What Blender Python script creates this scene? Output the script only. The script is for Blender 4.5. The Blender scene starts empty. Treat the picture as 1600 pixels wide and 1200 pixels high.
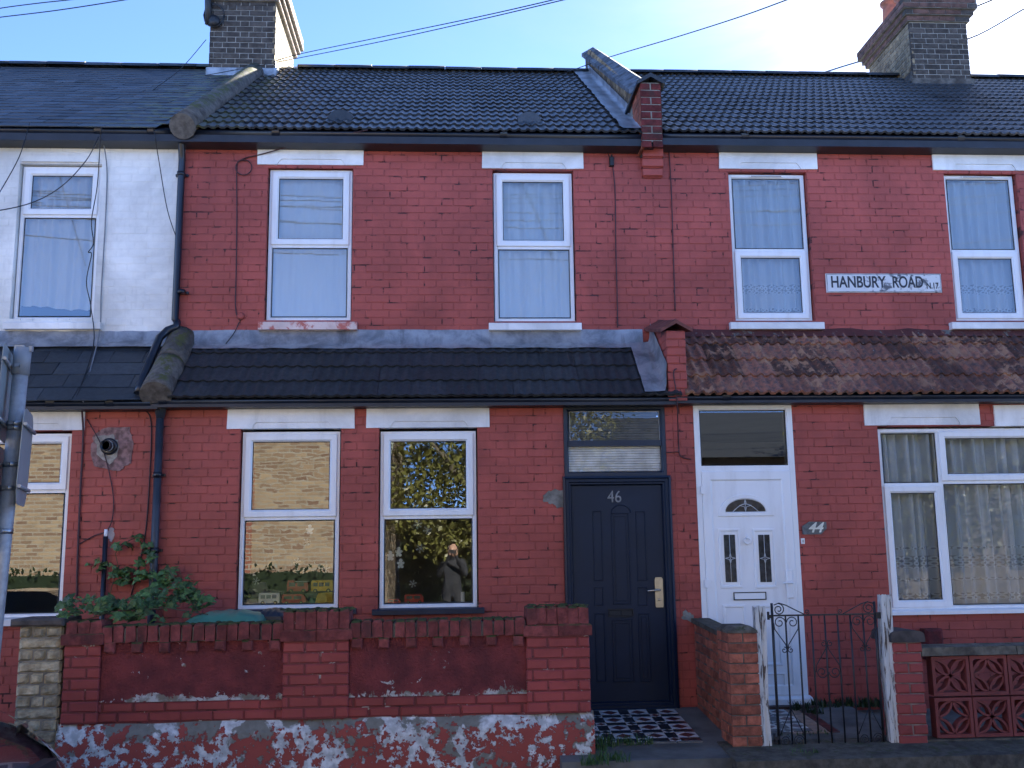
import bpy, bmesh, math, random
from mathutils import Vector, Matrix, noise as mnoise
random.seed(11)
S = bpy.context.scene
C = S.collection
R = math.radians
rnd = random.uniform

# ------------------------------------------------------------------ camera
FPX, YAW, PITCH, ROLL = 1575.0, R(3.417), R(9.408), R(-0.793)
CAM = Vector((0, -9.5, 1.62))
_f = Vector((math.sin(YAW) * math.cos(PITCH), math.cos(YAW) * math.cos(PITCH), math.sin(PITCH)))
_r = Vector((math.cos(YAW), -math.sin(YAW), 0))
_u = _r.cross(_f)
RT = math.cos(ROLL) * _r + math.sin(ROLL) * _u
UP = -math.sin(ROLL) * _r + math.cos(ROLL) * _u
cam = bpy.data.cameras.new('camera')
cam.sensor_width = 36
cam.lens = 36 * FPX / 1600
cam.clip_start = 0.05
cam.clip_end = 600
co = bpy.data.objects.new('camera', cam)
C.objects.link(co)
M = Matrix((RT, UP, -_f)).transposed().to_4x4()
M.translation = CAM
co.matrix_world = M
S.camera = co

# ------------------------------------------------------------------ sky, sun, exposure
SUN_EL, SUN_AZ = R(28.0), R(32.0)          # azimuth measured from +Y towards +X
SUND = Vector((math.sin(SUN_AZ) * math.cos(SUN_EL), math.cos(SUN_AZ) * math.cos(SUN_EL), math.sin(SUN_EL)))
SKY_STRENGTH, SUN_STRENGTH, EXPOSURE = 0.15, 5.0, 2.95
S.view_settings.view_transform = 'Standard'
S.view_settings.look = 'None'
S.view_settings.gamma = 1
S.view_settings.exposure = EXPOSURE
S.view_settings.use_curve_mapping = False


def nd(t, typ, ins=None, **props):
    n = t.nodes.new(typ)
    for k, v in props.items():
        setattr(n, k, v)
    for k, v in (ins or {}).items():
        s = n.inputs[k]
        if isinstance(v, bpy.types.NodeSocket):
            t.links.new(v, s)
        else:
            if isinstance(v, (tuple, list)) and len(v) == 3 and s.type == 'RGBA':
                v = (*v, 1)
            s.default_value = v
    return n


def mth(t, op, a, b=0.0, c=None, clamp=False):
    ins = {0: a, 1: b}
    if c is not None:
        ins[2] = c
    return nd(t, 'ShaderNodeMath', ins, operation=op, use_clamp=clamp).outputs[0]


def vmul(t, v, s):
    return nd(t, 'ShaderNodeVectorMath', {0: v, 1: s}, operation='MULTIPLY').outputs[0]


def nz(t, scale, vec, detail=4.0, rough=0.55, dist=0.0):
    return nd(t, 'ShaderNodeTexNoise', {'Vector': vec, 'Scale': scale, 'Detail': detail, 'Roughness': rough, 'Distortion': dist}).outputs['Fac']


def stp(t, x, a, b):
    return nd(t, 'ShaderNodeMapRange', {'Value': x, 'From Min': a, 'From Max': b, 'To Min': 0.0, 'To Max': 1.0}, interpolation_type='SMOOTHSTEP').outputs[0]


def mixc(t, fac, a, b):
    n = nd(t, 'ShaderNodeMix', None, data_type='RGBA')
    for k, v in ((0, fac), (6, a), (7, b)):
        s = n.inputs[k]
        if isinstance(v, bpy.types.NodeSocket):
            t.links.new(v, s)
        else:
            s.default_value = (*v, 1) if isinstance(v, (tuple, list)) and len(v) == 3 else v
    return n.outputs[2]


CLOUD = 0.9
world = bpy.data.worlds.new('World')
S.world = world
world.use_nodes = True
t = world.node_tree
t.nodes.clear()
sky = nd(t, 'ShaderNodeTexSky', None, sky_type='NISHITA')
sky.sun_disc = False
sky.sun_elevation = SUN_EL
sky.sun_rotation = SUN_AZ
sky.altitude = 30
sky.air_density = 0.2
sky.dust_density = 0.03
sky.ozone_density = 4.2
tc = nd(t, 'ShaderNodeTexCoord').outputs['Generated']
nrm = nd(t, 'ShaderNodeVectorMath', {0: tc}, operation='NORMALIZE').outputs[0]
sep = nd(t, 'ShaderNodeSeparateXYZ', {0: nrm})
# thin high cloud laid on a plane overhead
zz = mth(t, 'MAXIMUM', sep.outputs[2], 0.06)
cu = nd(t, 'ShaderNodeCombineXYZ', {0: mth(t, 'DIVIDE', sep.outputs[0], zz), 1: mth(t, 'DIVIDE', sep.outputs[1], zz), 2: 3.7}).outputs[0]
n1 = nz(t, 0.9, cu, 7, 0.62, 0.6)
n2 = nz(t, 0.33, cu, 3, 0.5, 0.3)
cosd = nd(t, 'ShaderNodeVectorMath', {0: nrm, 1: tuple(SUND)}, operation='DOT_PRODUCT').outputs['Value']
cosd = mth(t, 'MAXIMUM', cosd, 0.0)
ph = mth(t, 'ADD', mth(t, 'MULTIPLY', mth(t, 'POWER', cosd, 60.0), 4.0), mth(t, 'MULTIPLY', mth(t, 'POWER', cosd, 7.0), 0.6))
ph = mth(t, 'ADD', ph, 0.62)
cloudcol = nd(t, 'ShaderNodeVectorMath', {0: (1.0, 0.985, 0.97), 'Scale': ph}, operation='SCALE').outputs[0]
den = stp(t, mth(t, 'ADD', mth(t, 'ADD', mth(t, 'MULTIPLY', n1, 0.45), mth(t, 'MULTIPLY', n2, 0.5)), mth(t, 'MULTIPLY', mth(t, 'POWER', cosd, 14.0), 0.27)), 0.46, 0.98)
thin = mth(t, 'MULTIPLY', den, CLOUD)
col = mixc(t, thin, sky.outputs[0], cloudcol)
bg = nd(t, 'ShaderNodeBackground', {'Color': col, 'Strength': SKY_STRENGTH})
t.links.new(bg.outputs[0], nd(t, 'ShaderNodeOutputWorld').inputs[0])

sl = bpy.data.lights.new('sun', 'SUN')
sl.energy = SUN_STRENGTH
sl.angle = R(0.53)
sl.color = (1.0, 0.96, 0.84)
so = bpy.data.objects.new('sun', sl)
C.objects.link(so)
so.rotation_euler = (-SUND).to_track_quat('-Z', 'Y').to_euler()
so.location = SUND * 60


# ------------------------------------------------------------------ photo point -> point at a real depth
def ray(px, py):
    return _f * FPX + RT * (px - 800) - UP * (py - 600)


def W(px, py, Y):
    d = ray(px, py)
    return CAM + d * ((Y - CAM.y) / d.y)


def G(px, py, z):
    d = ray(px, py)
    return CAM + d * ((z - CAM.z) / d.z)


def RW(l, r, tp, b, Y):
    my, mx = (tp + b) / 2, (l + r) / 2
    return W(l, my, Y).x, W(r, my, Y).x, W(mx, b, Y).z, W(mx, tp, Y).z


# ------------------------------------------------------------------ mesh helpers
class MB:
    def __init__(s):
        s.v, s.f, s.m, s.s = [], [], [], []

    def face(s, idx, mi=0, sm=False):
        s.f.append(tuple(idx)); s.m.append(mi); s.s.append(sm)

    def pts(s, ps):
        a = len(s.v)
        s.v += [tuple(p) for p in ps]
        return list(range(a, a + len(ps)))

    def poly(s, ps, mi=0):
        s.face(s.pts(ps), mi)

    def box(s, x0, x1, y0, y1, z0, z1, mi=0):
        i = s.pts([(x0, y0, z0), (x1, y0, z0), (x1, y1, z0), (x0, y1, z0), (x0, y0, z1), (x1, y0, z1), (x1, y1, z1), (x0, y1, z1)])
        for q in ((0, 1, 5, 4), (1, 2, 6, 5), (2, 3, 7, 6), (3, 0, 4, 7), (4, 5, 6, 7), (3, 2, 1, 0)):
            s.face([i[k] for k in q], mi)

    def hexa(s, p, mi=0):                       # eight corners: bottom ring then top ring
        i = s.pts(p)
        for q in ((0, 1, 5, 4), (1, 2, 6, 5), (2, 3, 7, 6), (3, 0, 4, 7), (4, 5, 6, 7), (3, 2, 1, 0)):
            s.face([i[k] for k in q], mi)

    def cbox(s, x0, x1, y0, y1, z0, z1, c=0.006, mi=0):   # box with chamfered front (-Y) edges
        a = s.pts([(x0, y1, z0), (x1, y1, z0), (x1, y1, z1), (x0, y1, z1)])
        b = s.pts([(x0, y0 + c, z0), (x1, y0 + c, z0), (x1, y0 + c, z1), (x0, y0 + c, z1)])
        d = s.pts([(x0 + c, y0, z0 + c), (x1 - c, y0, z0 + c), (x1 - c, y0, z1 - c), (x0 + c, y0, z1 - c)])
        for k in range(4):
            n = (k + 1) % 4
            s.face((a[k], a[n], b[n], b[k]), mi)
            s.face((b[k], b[n], d[n], d[k]), mi)
        s.face(d, mi)
        s.face(a[::-1], mi)

    def prism(s, poly, y0, y1, mi=0, ax='y'):
        def P(a, b, y):
            return {'y': (a, y, b), 'x': (y, a, b), 'z': (a, b, y)}[ax]
        i = s.pts([P(a, b, y0) for a, b in poly])
        j = s.pts([P(a, b, y1) for a, b in poly])
        n = len(poly)
        s.face(i, mi); s.face(j[::-1], mi)
        for k in range(n):
            s.face((i[k], j[k], j[(k + 1) % n], i[(k + 1) % n]), mi)

    def ring(s, x0, x1, z0, z1, prof, mi=0, close=True):
        loops = []
        for ins, y in prof:
            loops.append(s.pts([(x0 + ins, y, z0 + ins), (x1 - ins, y, z0 + ins), (x1 - ins, y, z1 - ins), (x0 + ins, y, z1 - ins)]))
        m = len(loops)
        for a in range(m if close else m - 1):
            A, B = loops[a], loops[(a + 1) % m]
            for k in range(4):
                n = (k + 1) % 4
                s.face((A[k], A[n], B[n], B[k]), mi)

    def tube(s, pts, r, n=8, mi=0, cap=True, sm=True):
        pts = [Vector(p) for p in pts]
        rs = r if isinstance(r, (list, tuple)) else [r] * len(pts)
        loops = []
        up = None
        for k, p in enumerate(pts):
            a = pts[max(k - 1, 0)]
            b = pts[min(k + 1, len(pts) - 1)]
            d = (b - a)
            if d.length < 1e-9:
                d = Vector((0, 0, 1))
            d.normalize()
            if up is None:
                up = Vector((0, 0, 1)) if abs(d.z) < 0.9 else Vector((1, 0, 0))
            e = d.cross(up)
            if e.length < 1e-6:
                e = d.cross(Vector((0, 1, 0)))
            e.normalize()
            g = e.cross(d).normalized()
            up = g
            loops.append(s.pts([p + rs[k] * (math.cos(2 * math.pi * q / n) * e + math.sin(2 * math.pi * q / n) * g) for q in range(n)]))
        for A, B in zip(loops, loops[1:]):
            for q in range(n):
                w = (q + 1) % n
                s.face((A[q], A[w], B[w], B[q]), mi, sm)
        if cap:
            s.face(loops[0][::-1], mi); s.face(loops[-1], mi)

    def lathe(s, prof, c, n=16, mi=0, axis='z', sm=True):
        loops = []
        for r, h in prof:
            ps = []
            for q in range(n):
                a = 2 * math.pi * q / n
                u, v = r * math.cos(a), r * math.sin(a)
                ps.append({'z': (c[0] + u, c[1] + v, c[2] + h), 'y': (c[0] + u, c[1] + h, c[2] + v), 'x': (c[0] + h, c[1] + u, c[2] + v)}[axis])
            loops.append(s.pts(ps))
        for A, B in zip(loops, loops[1:]):
            for q in range(n):
                w = (q + 1) % n
                s.face((A[q], A[w], B[w], B[q]), mi, sm)
        s.face(loops[0][::-1], mi); s.face(loops[-1], mi)

    def sheet(s, fn, nu, nv, mi=0, sm=True):
        ids = [[s.pts([fn(i / nu, j / nv)])[0] for j in range(nv + 1)] for i in range(nu + 1)]
        for i in range(nu):
            for j in range(nv):
                s.face((ids[i][j], ids[i + 1][j], ids[i + 1][j + 1], ids[i][j + 1]), mi, sm)

    def mesh(s, name, mats, off=(0, 0, 0), fix=True):
        me = bpy.data.meshes.new(name)
        o = Vector(off)
        me.from_pydata([tuple(Vector(p) - o) for p in s.v], [], s.f)
        for mt in (mats if isinstance(mats, (list, tuple)) else [mats]):
            me.materials.append(mt)
        me.polygons.foreach_set('material_index', s.m)
        me.polygons.foreach_set('use_smooth', s.s)
        if fix:
            b = bmesh.new(); b.from_mesh(me)
            bmesh.ops.recalc_face_normals(b, faces=b.faces)
            b.to_mesh(me); b.free()
        me.update()
        return me


BASE = {}                                        # world position of each root


def link(name, data, parent=None, loc=(0, 0, 0), rot=None):
    o = bpy.data.objects.new(name, data)
    C.objects.link(o)
    o.location = loc
    if rot is not None:
        o.rotation_euler = rot
    if parent is not None:
        o.parent = parent
        BASE[o.name] = BASE[parent.name]
    else:
        BASE[o.name] = Vector((0, 0, 0)) if data is not None else Vector(loc)
    return o


def tag(o, label=None, cat=None, group=None, kind=None):
    for k, v in (('label', label), ('category', cat), ('group', group), ('kind', kind)):
        if v:
            o[k] = v
    return o


def thing(name, loc, label, cat, group=None):
    return tag(link(name, None, None, loc), label, cat, group)


def obj(name, mb, mats, parent=None, kind=None, fix=True, origin=None):
    """one mesh object, points given in world metres"""
    if parent is None:
        if origin is None:
            xs, ys, zs = zip(*mb.v)
            origin = ((min(xs) + max(xs)) / 2, (min(ys) + max(ys)) / 2, min(zs))
        o = link(name, mb.mesh(name, mats, origin, fix), None, origin)
        BASE[o.name] = Vector(origin)
    else:
        o = link(name, mb.mesh(name, mats, BASE[parent.name], fix), parent)
    if kind:
        o['kind'] = kind
    return o


def inst(name, me, parent, pos, rot=(0, 0, 0)):
    o = bpy.data.objects.new(name, me)
    C.objects.link(o)
    o.parent = parent
    o.location = Vector(pos) - BASE[parent.name]
    o.rotation_euler = rot
    return o


def new(name, mb, mats, label, cat, group=None, fix=True):
    return tag(obj(name, mb, mats, None, None, fix), label, cat, group)


# ------------------------------------------------------------------ materials
def mat(name):
    m = bpy.data.materials.new(name)
    m.use_nodes = True
    m.node_tree.nodes.clear()
    return m, m.node_tree


def P_(t):
    return nd(t, 'ShaderNodeNewGeometry').outputs['Position']


def fin(t, col, rough=0.6, h=None, bs=0.3, bd=0.01, metal=0.0, spec=0.5, coat=0.0):
    ins = {'Base Color': col, 'Roughness': rough, 'Metallic': metal, 'Specular IOR Level': spec, 'Coat Weight': coat}
    if h is not None:
        ins['Normal'] = nd(t, 'ShaderNodeBump', {'Height': h, 'Strength': bs, 'Distance': bd}).outputs[0]
    b = nd(t, 'ShaderNodeBsdfPrincipled', ins)
    t.links.new(b.outputs[0], nd(t, 'ShaderNodeOutputMaterial').inputs[0])


def sc(c, k):
    return tuple(min(1, x * k) for x in c)


def plain(name, c, rough=0.6, var=0.18, scale=9.0, bs=0.25, bscale=60.0, bd=0.004, metal=0.0, spec=0.5, rnd_obj=0.0, coat=0.0):
    m, t = mat(name)
    p = P_(t)
    f = nz(t, scale, p, 5)
    col = mixc(t, stp(t, f, 0.3, 0.7), sc(c, 1 - var), sc(c, 1 + var))
    if rnd_obj:
        rr = nd(t, 'ShaderNodeObjectInfo').outputs['Random']
        k = nd(t, 'ShaderNodeMapRange', {'Value': rr, 'To Min': 1 - rnd_obj, 'To Max': 1 + rnd_obj}).outputs[0]
        col = nd(t, 'ShaderNodeVectorMath', {0: col, 'Scale': k}, operation='SCALE').outputs[0]
    fin(t, col, rough, nz(t, bscale, p, 3) if bs else None, bs, bd, metal, spec, coat)
    return m


def painted(name, c, dark, crack=0.0, fleck=None, fl=(0.66, 0.70), rough=0.55, dirt=0.35):
    """old masonry paint: uneven tone, fine grain, grime; crack = bare dark gaps, fleck = colour showing where paint has gone"""
    m, t = mat(name)
    p = P_(t)
    ps = vmul(t, p, (1.0, 1.0, 2.2))
    col = mixc(t, stp(t, nz(t, 1.1, p, 6, 0.62, 0.5), 0.3, 0.72), sc(c, 0.74), sc(c, 1.20))
    col = mixc(t, mth(t, 'MULTIPLY', stp(t, nz(t, 7.0, p, 6, 0.65), 0.5, 0.8), dirt), col, dark)
    streak = nz(t, 2.6, vmul(t, p, (4.0, 4.0, 0.5)), 5, 0.6)
    col = mixc(t, mth(t, 'MULTIPLY', stp(t, streak, 0.53, 0.8), 0.38), col, sc(c, 0.58))
    if crack:
        g = nz(t, 6.0, ps, 4, 0.6)
        col = mixc(t, mth(t, 'MULTIPLY', stp(t, g, 0.64 - crack, 0.72 - crack), 0.88), col, sc(dark, 0.35))
    if fleck:
        g = nz(t, 9.0, p, 8, 0.68, 0.4)
        col = mixc(t, stp(t, g, *fl), col, fleck)
    h = mth(t, 'ADD', mth(t, 'MULTIPLY', nz(t, 95.0, p, 3), 0.4), nz(t, 16.0, p, 4))
    fin(t, col, rough, h, 0.55, 0.006, spec=0.35)
    return m


XA = -2.47                                 # party line of the slate roofed house
RED = (0.385, 0.080, 0.062)
M_red = painted('red masonry paint', RED, (0.15, 0.04, 0.040))
M_redj = painted('red paint over joints', sc(RED, 0.86), (0.09, 0.026, 0.026), crack=0.09)
M_white = painted('white masonry paint', (0.80, 0.80, 0.77), (0.42, 0.42, 0.40), dirt=0.25)
M_whitej = painted('white paint over joints', (0.77, 0.77, 0.74), (0.4, 0.4, 0.39), crack=-0.06, dirt=0.3)
M_lintel = painted('white lintel paint', (0.84, 0.84, 0.83), (0.58, 0.57, 0.54), dirt=0.2)
M_sillworn = painted('worn pinkish sill paint', (0.66, 0.52, 0.48), (0.45, 0.2, 0.16), fleck=(0.5, 0.14, 0.11), fl=(0.5, 0.62))

def upvc():
    m, t = mat('white window plastic')
    p = P_(t)
    col = mixc(t, stp(t, nz(t, 3.0, vmul(t, p, (3, 3, .6)), 5, .6), .45, .8), (.84, .85, .86), (.74, .74, .74))
    col = mixc(t, mth(t, 'MULTIPLY', stp(t, nz(t, 22, p, 5, .7), .62, .85), .3), col, (.45, .44, .41))
    fin(t, col, .30, nz(t, 6, p, 2), .12, .004)
    return m


M_upvc = upvc()
M_gasket = plain('black gasket', (0.012, 0.012, 0.014), 0.5, 0.1, bs=0)
M_navy = plain('navy door paint', (0.008, 0.016, 0.036), 0.40, 0.12, 3, 0.12, 120, 0.002, spec=0.3)
M_navy2 = plain('navy timber paint', (0.010, 0.017, 0.034), 0.45, 0.2, 6, 0.2, 60)
M_black = plain('black gutter plastic', (0.010, 0.013, 0.021), 0.30, 0.25, 4, 0.08, 30)
M_fascia = plain('black fascia board', (0.016, 0.018, 0.025), 0.5, 0.3, 5, 0.2, 40)
M_cable = plain('black cable sheath', (0.012, 0.012, 0.014), 0.5, 0.1, bs=0)
M_cableg = plain('grey cable sheath', (0.20, 0.21, 0.23), 0.5, 0.1, bs=0)
M_cablered = plain('cable painted over', (0.055, 0.017, 0.02), 0.6, 0.1, bs=0)
M_mortar = plain('pale mortar', (0.30, 0.275, 0.235), 0.9, 0.25, 12, 0.6, 70, 0.006)
M_mortard = plain('grey cement', (0.22, 0.21, 0.18), 0.9, 0.3, 10, 0.7, 50, 0.008)
M_conc = plain('weathered concrete', (0.17, 0.155, 0.13), 0.9, 0.35, 7, 0.7, 60, 0.006)
M_lead = None
M_chrome = plain('polished metal', (0.50, 0.44, 0.36), 0.32, 0.1, 30, 0.0, metal=1.0)
M_steel = plain('dull steel', (0.45, 0.46, 0.47), 0.35, 0.15, 20, 0.0, metal=1.0)
M_iron = plain('black wrought iron paint', (0.016, 0.016, 0.02), 0.42, 0.3, 30, 0.3, 150)
M_room = plain('room plaster', (0.20, 0.17, 0.14), 0.9, 0.1, 2, 0.0)
M_board = plain('window board gloss', (0.55, 0.54, 0.52), 0.4, 0.05, 2, 0.0)
M_terra = plain('terracotta pot', (0.30, 0.11, 0.065), 0.75, 0.3, 9, 0.4, 60)
M_galv = plain('galvanised pole', (0.36, 0.375, 0.39), 0.5, 0.14, 20, 0.15, 120, metal=0.2)
M_signback = plain('grey green sign back', (0.27, 0.31, 0.31), 0.45, 0.08, 4, 0.0)
M_redclay = plain('red clay ridge', (0.15, 0.045, 0.035), 0.75, 0.35, 12, 0.5, 70)


def lead():
    m, t = mat('lead sheet')
    p = P_(t)
    a = nz(t, 5.0, p, 6, 0.65, 0.4)
    col = mixc(t, stp(t, a, 0.32, 0.68), (0.18, 0.19, 0.205), (0.40, 0.41, 0.43))
    col = mixc(t, mth(t, 'MULTIPLY', stp(t, nz(t, 2.0, vmul(t, p, (5, 1, 1)), 5), 0.55, 0.75), 0.5), col, (0.08, 0.075, 0.07))
    fin(t, col, 0.42, nz(t, 9, p, 4), 0.5, 0.02, metal=0.4)
    return m


M_lead = lead()


def tiles(name, c1, c2, lich=None, lt=0.66, moss=None, rough=0.55, var=0.35, spec=0.5):
    m, t = mat(name)
    p = P_(t)
    col = mixc(t, stp(t, nz(t, 22, p, 5, 0.7), 0.3, 0.72), c1, c2)
    rr = nd(t, 'ShaderNodeObjectInfo').outputs['Random']
    k = nd(t, 'ShaderNodeMapRange', {'Value': rr, 'To Min': 1 - var, 'To Max': 1 + var}).outputs[0]
    col = nd(t, 'ShaderNodeVectorMath', {0: col, 'Scale': k}, operation='SCALE').outputs[0]
    if lich:
        big = nz(t, 1.6, p, 3)
        f = mth(t, 'MULTIPLY', stp(t, nz(t, 8, p, 7, 0.72, 0.3), lt - 0.05, lt + 0.03), stp(t, big, 0.42, 0.58))
        col = mixc(t, f, col, lich)
        col = mixc(t, stp(t, nz(t, 45, p, 2, 0.5), 0.735, 0.76), col, (0.45, 0.45, 0.42))
    if moss:
        x0, x1, mc = moss
        gx = nd(t, 'ShaderNodeSeparateXYZ', {0: p}).outputs[0]
        f = mth(t, 'MULTIPLY', stp(t, gx, x0, x1) if x0 < x1 else mth(t, 'SUBTRACT', 1.0, stp(t, gx, x1, x0)), stp(t, nz(t, 7, p, 6, 0.7), 0.47, 0.58))
        col = mixc(t, f, col, mc)
    fin(t, col, rough, nz(t, 70, p, 4), 0.35, 0.004, spec=spec)
    return m


M_tile = tiles('dark concrete roof tile', (0.021, 0.024, 0.028), (0.045, 0.049, 0.055), rough=0.42, spec=0.55, var=.5, moss=(XA + .75, XA + .1, (0.060, 0.066, 0.034)))
M_tile_low = tiles('black grey pent tile', (0.021, 0.023, 0.025), (0.043, 0.046, 0.050), rough=0.6, spec=0.3, var=0.2)
M_tile_red = tiles('rust red lichened tile', (0.062, 0.046, 0.044), (0.29, 0.108, 0.062), lich=(0.40, 0.21, 0.12), lt=0.54, rough=0.8, var=0.6)
M_slate = tiles('blue grey slate', (0.022, 0.030, 0.040), (0.042, 0.052, 0.065), rough=0.5, var=0.6, moss=(XA - 1.3, XA - .3, (0.10, 0.115, 0.06)))
M_slate_low = tiles('dark pent slate', (0.020, 0.026, 0.033), (0.036, 0.044, 0.054), rough=0.5, var=0.4)


def mossmat(name, c, g, up=0.4, amt=0.5, dirt=0.7):
    """masonry with moss on what faces up"""
    m, t = mat(name)
    ge = nd(t, 'ShaderNodeNewGeometry')
    p = ge.outputs['Position']
    nzv = nd(t, 'ShaderNodeSeparateXYZ', {0: ge.outputs['Normal']}).outputs[2]
    rr = nd(t, 'ShaderNodeObjectInfo').outputs['Random']
    col = mixc(t, stp(t, nz(t, 14, p, 5, 0.65), 0.3, 0.7), sc(c, 0.62), sc(c, 1.25))
    k = nd(t, 'ShaderNodeMapRange', {'Value': rr, 'To Min': 0.72, 'To Max': 1.22}).outputs[0]
    col = nd(t, 'ShaderNodeVectorMath', {0: col, 'Scale': k}, operation='SCALE').outputs[0]
    col = mixc(t, mth(t, 'MULTIPLY', stp(t, nz(t, 6, p, 5), 0.48, 0.7), dirt), col, (0.035, 0.027, 0.024))
    col = mixc(t, mth(t, 'MULTIPLY', stp(t, nzv, up, up + 0.3), stp(t, nz(t, 11, p, 6, 0.7), 0.62 - amt * 0.3, 0.72 - amt * 0.3)), col, g)
    h = mth(t, 'ADD', nz(t, 60, p, 4), mth(t, 'MULTIPLY', nz(t, 14, p, 3), 0.6))
    fin(t, col, 0.85, h, 0.8, 0.008, spec=0.25)
    return m


MOSS = (0.055, 0.068, 0.022)
M_coping = mossmat('mossy red coping brick', (0.215, 0.055, 0.050), MOSS, amt=0.75, dirt=0.55)
M_hip = mossmat('mossy cement ridge', (0.115, 0.102, 0.088), (0.085, 0.090, 0.030), amt=0.5)
M_cap = mossmat('concrete cap', (0.13, 0.115, 0.09), (0.06, 0.065, 0.03), amt=0.3)
M_rbrick = mossmat('orange red brick', (0.37, 0.120, 0.075), (0.2, 0.06, 0.04), amt=0.0, dirt=0.3)
M_rbrickd = mossmat('dark painted brick', (0.13, 0.026, 0.026), (0.1, 0.04, 0.03), amt=0.0)
M_chim = mossmat('sooty stock brick', (0.080, 0.066, 0.056), (0.10, 0.09, 0.05), amt=0.0)
M_chim2 = mossmat('buff stock brick with sunlit tone', (0.27, 0.20, 0.12), (0.10, 0.09, 0.05), amt=0.0)  # buff side brick, lightened so its colour carries part of the sunlight
M_stone = mossmat('buff split faced stone', (0.48, 0.395, 0.25), (0.2, 0.18, 0.1), amt=0.0, dirt=0.4)


def peel():
    """low plinth: red masonry paint flaking off white undercoat and grey render"""
    m, t = mat('flaking red paint on render')
    p = P_(t)
    n = mth(t, 'ADD', mth(t, 'MULTIPLY', nz(t, 15.0, p, 10, 0.68, 0.1), .74), mth(t, 'MULTIPLY', nz(t, 2.2, p, 4, 0.6, 0.2), .32))
    n2 = nz(t, 3.1, nd(t, 'ShaderNodeVectorMath', {0: p, 1: (7.1, 2.2, 3.3)}, operation='ADD').outputs[0], 7, 0.6, 0.5)
    z = nd(t, 'ShaderNodeSeparateXYZ', {0: p}).outputs[2]
    top = stp(t, z, PLZ - 0.11, PLZ - 0.005)
    nn = mth(t, 'ADD', n, mth(t, 'MULTIPLY', top, 0.085))
    red = mixc(t, nz(t, 4, p, 4), sc(RED, 0.62), sc(RED, 1.02))
    white = mixc(t, stp(t, nz(t, 18, p, 5), 0.35, 0.7), (0.40, 0.41, 0.40), (0.72, 0.73, 0.72))
    grey = mixc(t, nz(t, 25, p, 5), (0.12, 0.115, 0.095), (0.26, 0.25, 0.21))
    under = mixc(t, stp(t, mth(t, 'ADD', n2, mth(t, 'MULTIPLY', top, 0.04)), 0.53, 0.57), white, grey)
    f = stp(t, nn, 0.538, 0.552)
    col = mixc(t, f, red, under)
    edge = mth(t, 'MULTIPLY', stp(t, nn, 0.52, 0.538), mth(t, 'SUBTRACT', 1.0, f))
    col = mixc(t, mth(t, 'MULTIPLY', edge, 0.25), col, (0.08, 0.02, 0.02))
    h = mth(t, 'ADD', mth(t, 'MULTIPLY', mth(t, 'SUBTRACT', 1.0, f), 1.0), mth(t, 'ADD', mth(t, 'MULTIPLY', nz(t, 40, p, 4), 0.35), mth(t, 'MULTIPLY', nz(t, 6, p, 3), 0.8)))
    fin(t, col, 0.75, h, 0.7, 0.008, spec=0.3)
    return m


def roughcast(zlow, zhigh):
    """roughcast panel, painted red, paint lost in flecks, most of it along the foot"""
    m, t = mat('roughcast painted dark red')
    p = P_(t)
    z = nd(t, 'ShaderNodeSeparateXYZ', {0: p}).outputs[2]
    foot = mth(t, 'SUBTRACT', 1.0, stp(t, z, zlow, zlow + 0.075))
    n = nz(t, 13, p, 8, 0.7, 0.5)
    big = nz(t, 2.3, p, 3)
    f = stp(t, mth(t, 'ADD', mth(t, 'ADD', n, mth(t, 'MULTIPLY', foot, 0.2)), mth(t, 'MULTIPLY', mth(t, 'SUBTRACT', big, 0.5), 0.35)), 0.645, 0.67)
    red = mixc(t, stp(t, nz(t, 6, p, 5), 0.3, 0.7), (0.15, 0.036, 0.037), (0.27, 0.056, 0.054))
    under = mixc(t, stp(t, nz(t, 9, p, 4), 0.45, 0.6), (0.62, 0.60, 0.56), (0.25, 0.22, 0.17))
    col = mixc(t, f, red, under)
    h = mth(t, 'ADD', nz(t, 55, p, 5, 0.7), mth(t, 'MULTIPLY', nz(t, 20, p, 3), 0.7))
    fin(t, col, 0.85, h, 1.0, 0.024, spec=0.25)
    return m


def postpaint():
    m, t = mat('flaking white post paint')
    p = P_(t)
    n = nz(t, 9, vmul(t, p, (5.0, 5.0, 0.55)), 8, 0.65, 0.5)
    f = stp(t, n, 0.54, 0.58)
    wood = mixc(t, nz(t, 30, vmul(t, p, (4, 4, 0.3)), 5), (0.05, 0.032, 0.022), (0.17, 0.13, 0.10))
    col = mixc(t, f, mixc(t, nz(t, 5, p, 4), (0.50, 0.49, 0.46), (0.74, 0.73, 0.70)), wood)
    fin(t, col, 0.7, mth(t, 'SUBTRACT', nz(t, 40, vmul(t, p, (4, 4, 0.4)), 4), f), 0.8, 0.006)
    return m


def glass(name, ior=2.1, wav=0.0, wsc=4.0, tint=(0.90, 0.94, 0.93), det=1.0):
    m, t = mat(name)
    p = P_(t)
    nr = None
    if wav:
        h = nz(t, wsc, vmul(t, p, (1.0, 1.0, 1.3)), det, 0.5, 0.6)
        nr = nd(t, 'ShaderNodeBump', {'Height': h, 'Strength': 1.0, 'Distance': wav}).outputs[0]
    fr = nd(t, 'ShaderNodeFresnel', {'IOR': ior})
    gl = nd(t, 'ShaderNodeBsdfGlossy', {'Color': (1, 1, 1), 'Roughness': 0.0})
    if nr is not None:
        t.links.new(nr, gl.inputs['Normal'])
    tr = nd(t, 'ShaderNodeBsdfTransparent', {'Color': tint})
    mx = nd(t, 'ShaderNodeMixShader', {0: fr.outputs[0], 1: tr.outputs[0], 2: gl.outputs[0]})
    t.links.new(mx.outputs[0], nd(t, 'ShaderNodeOutputMaterial').inputs[0])
    return m


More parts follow.
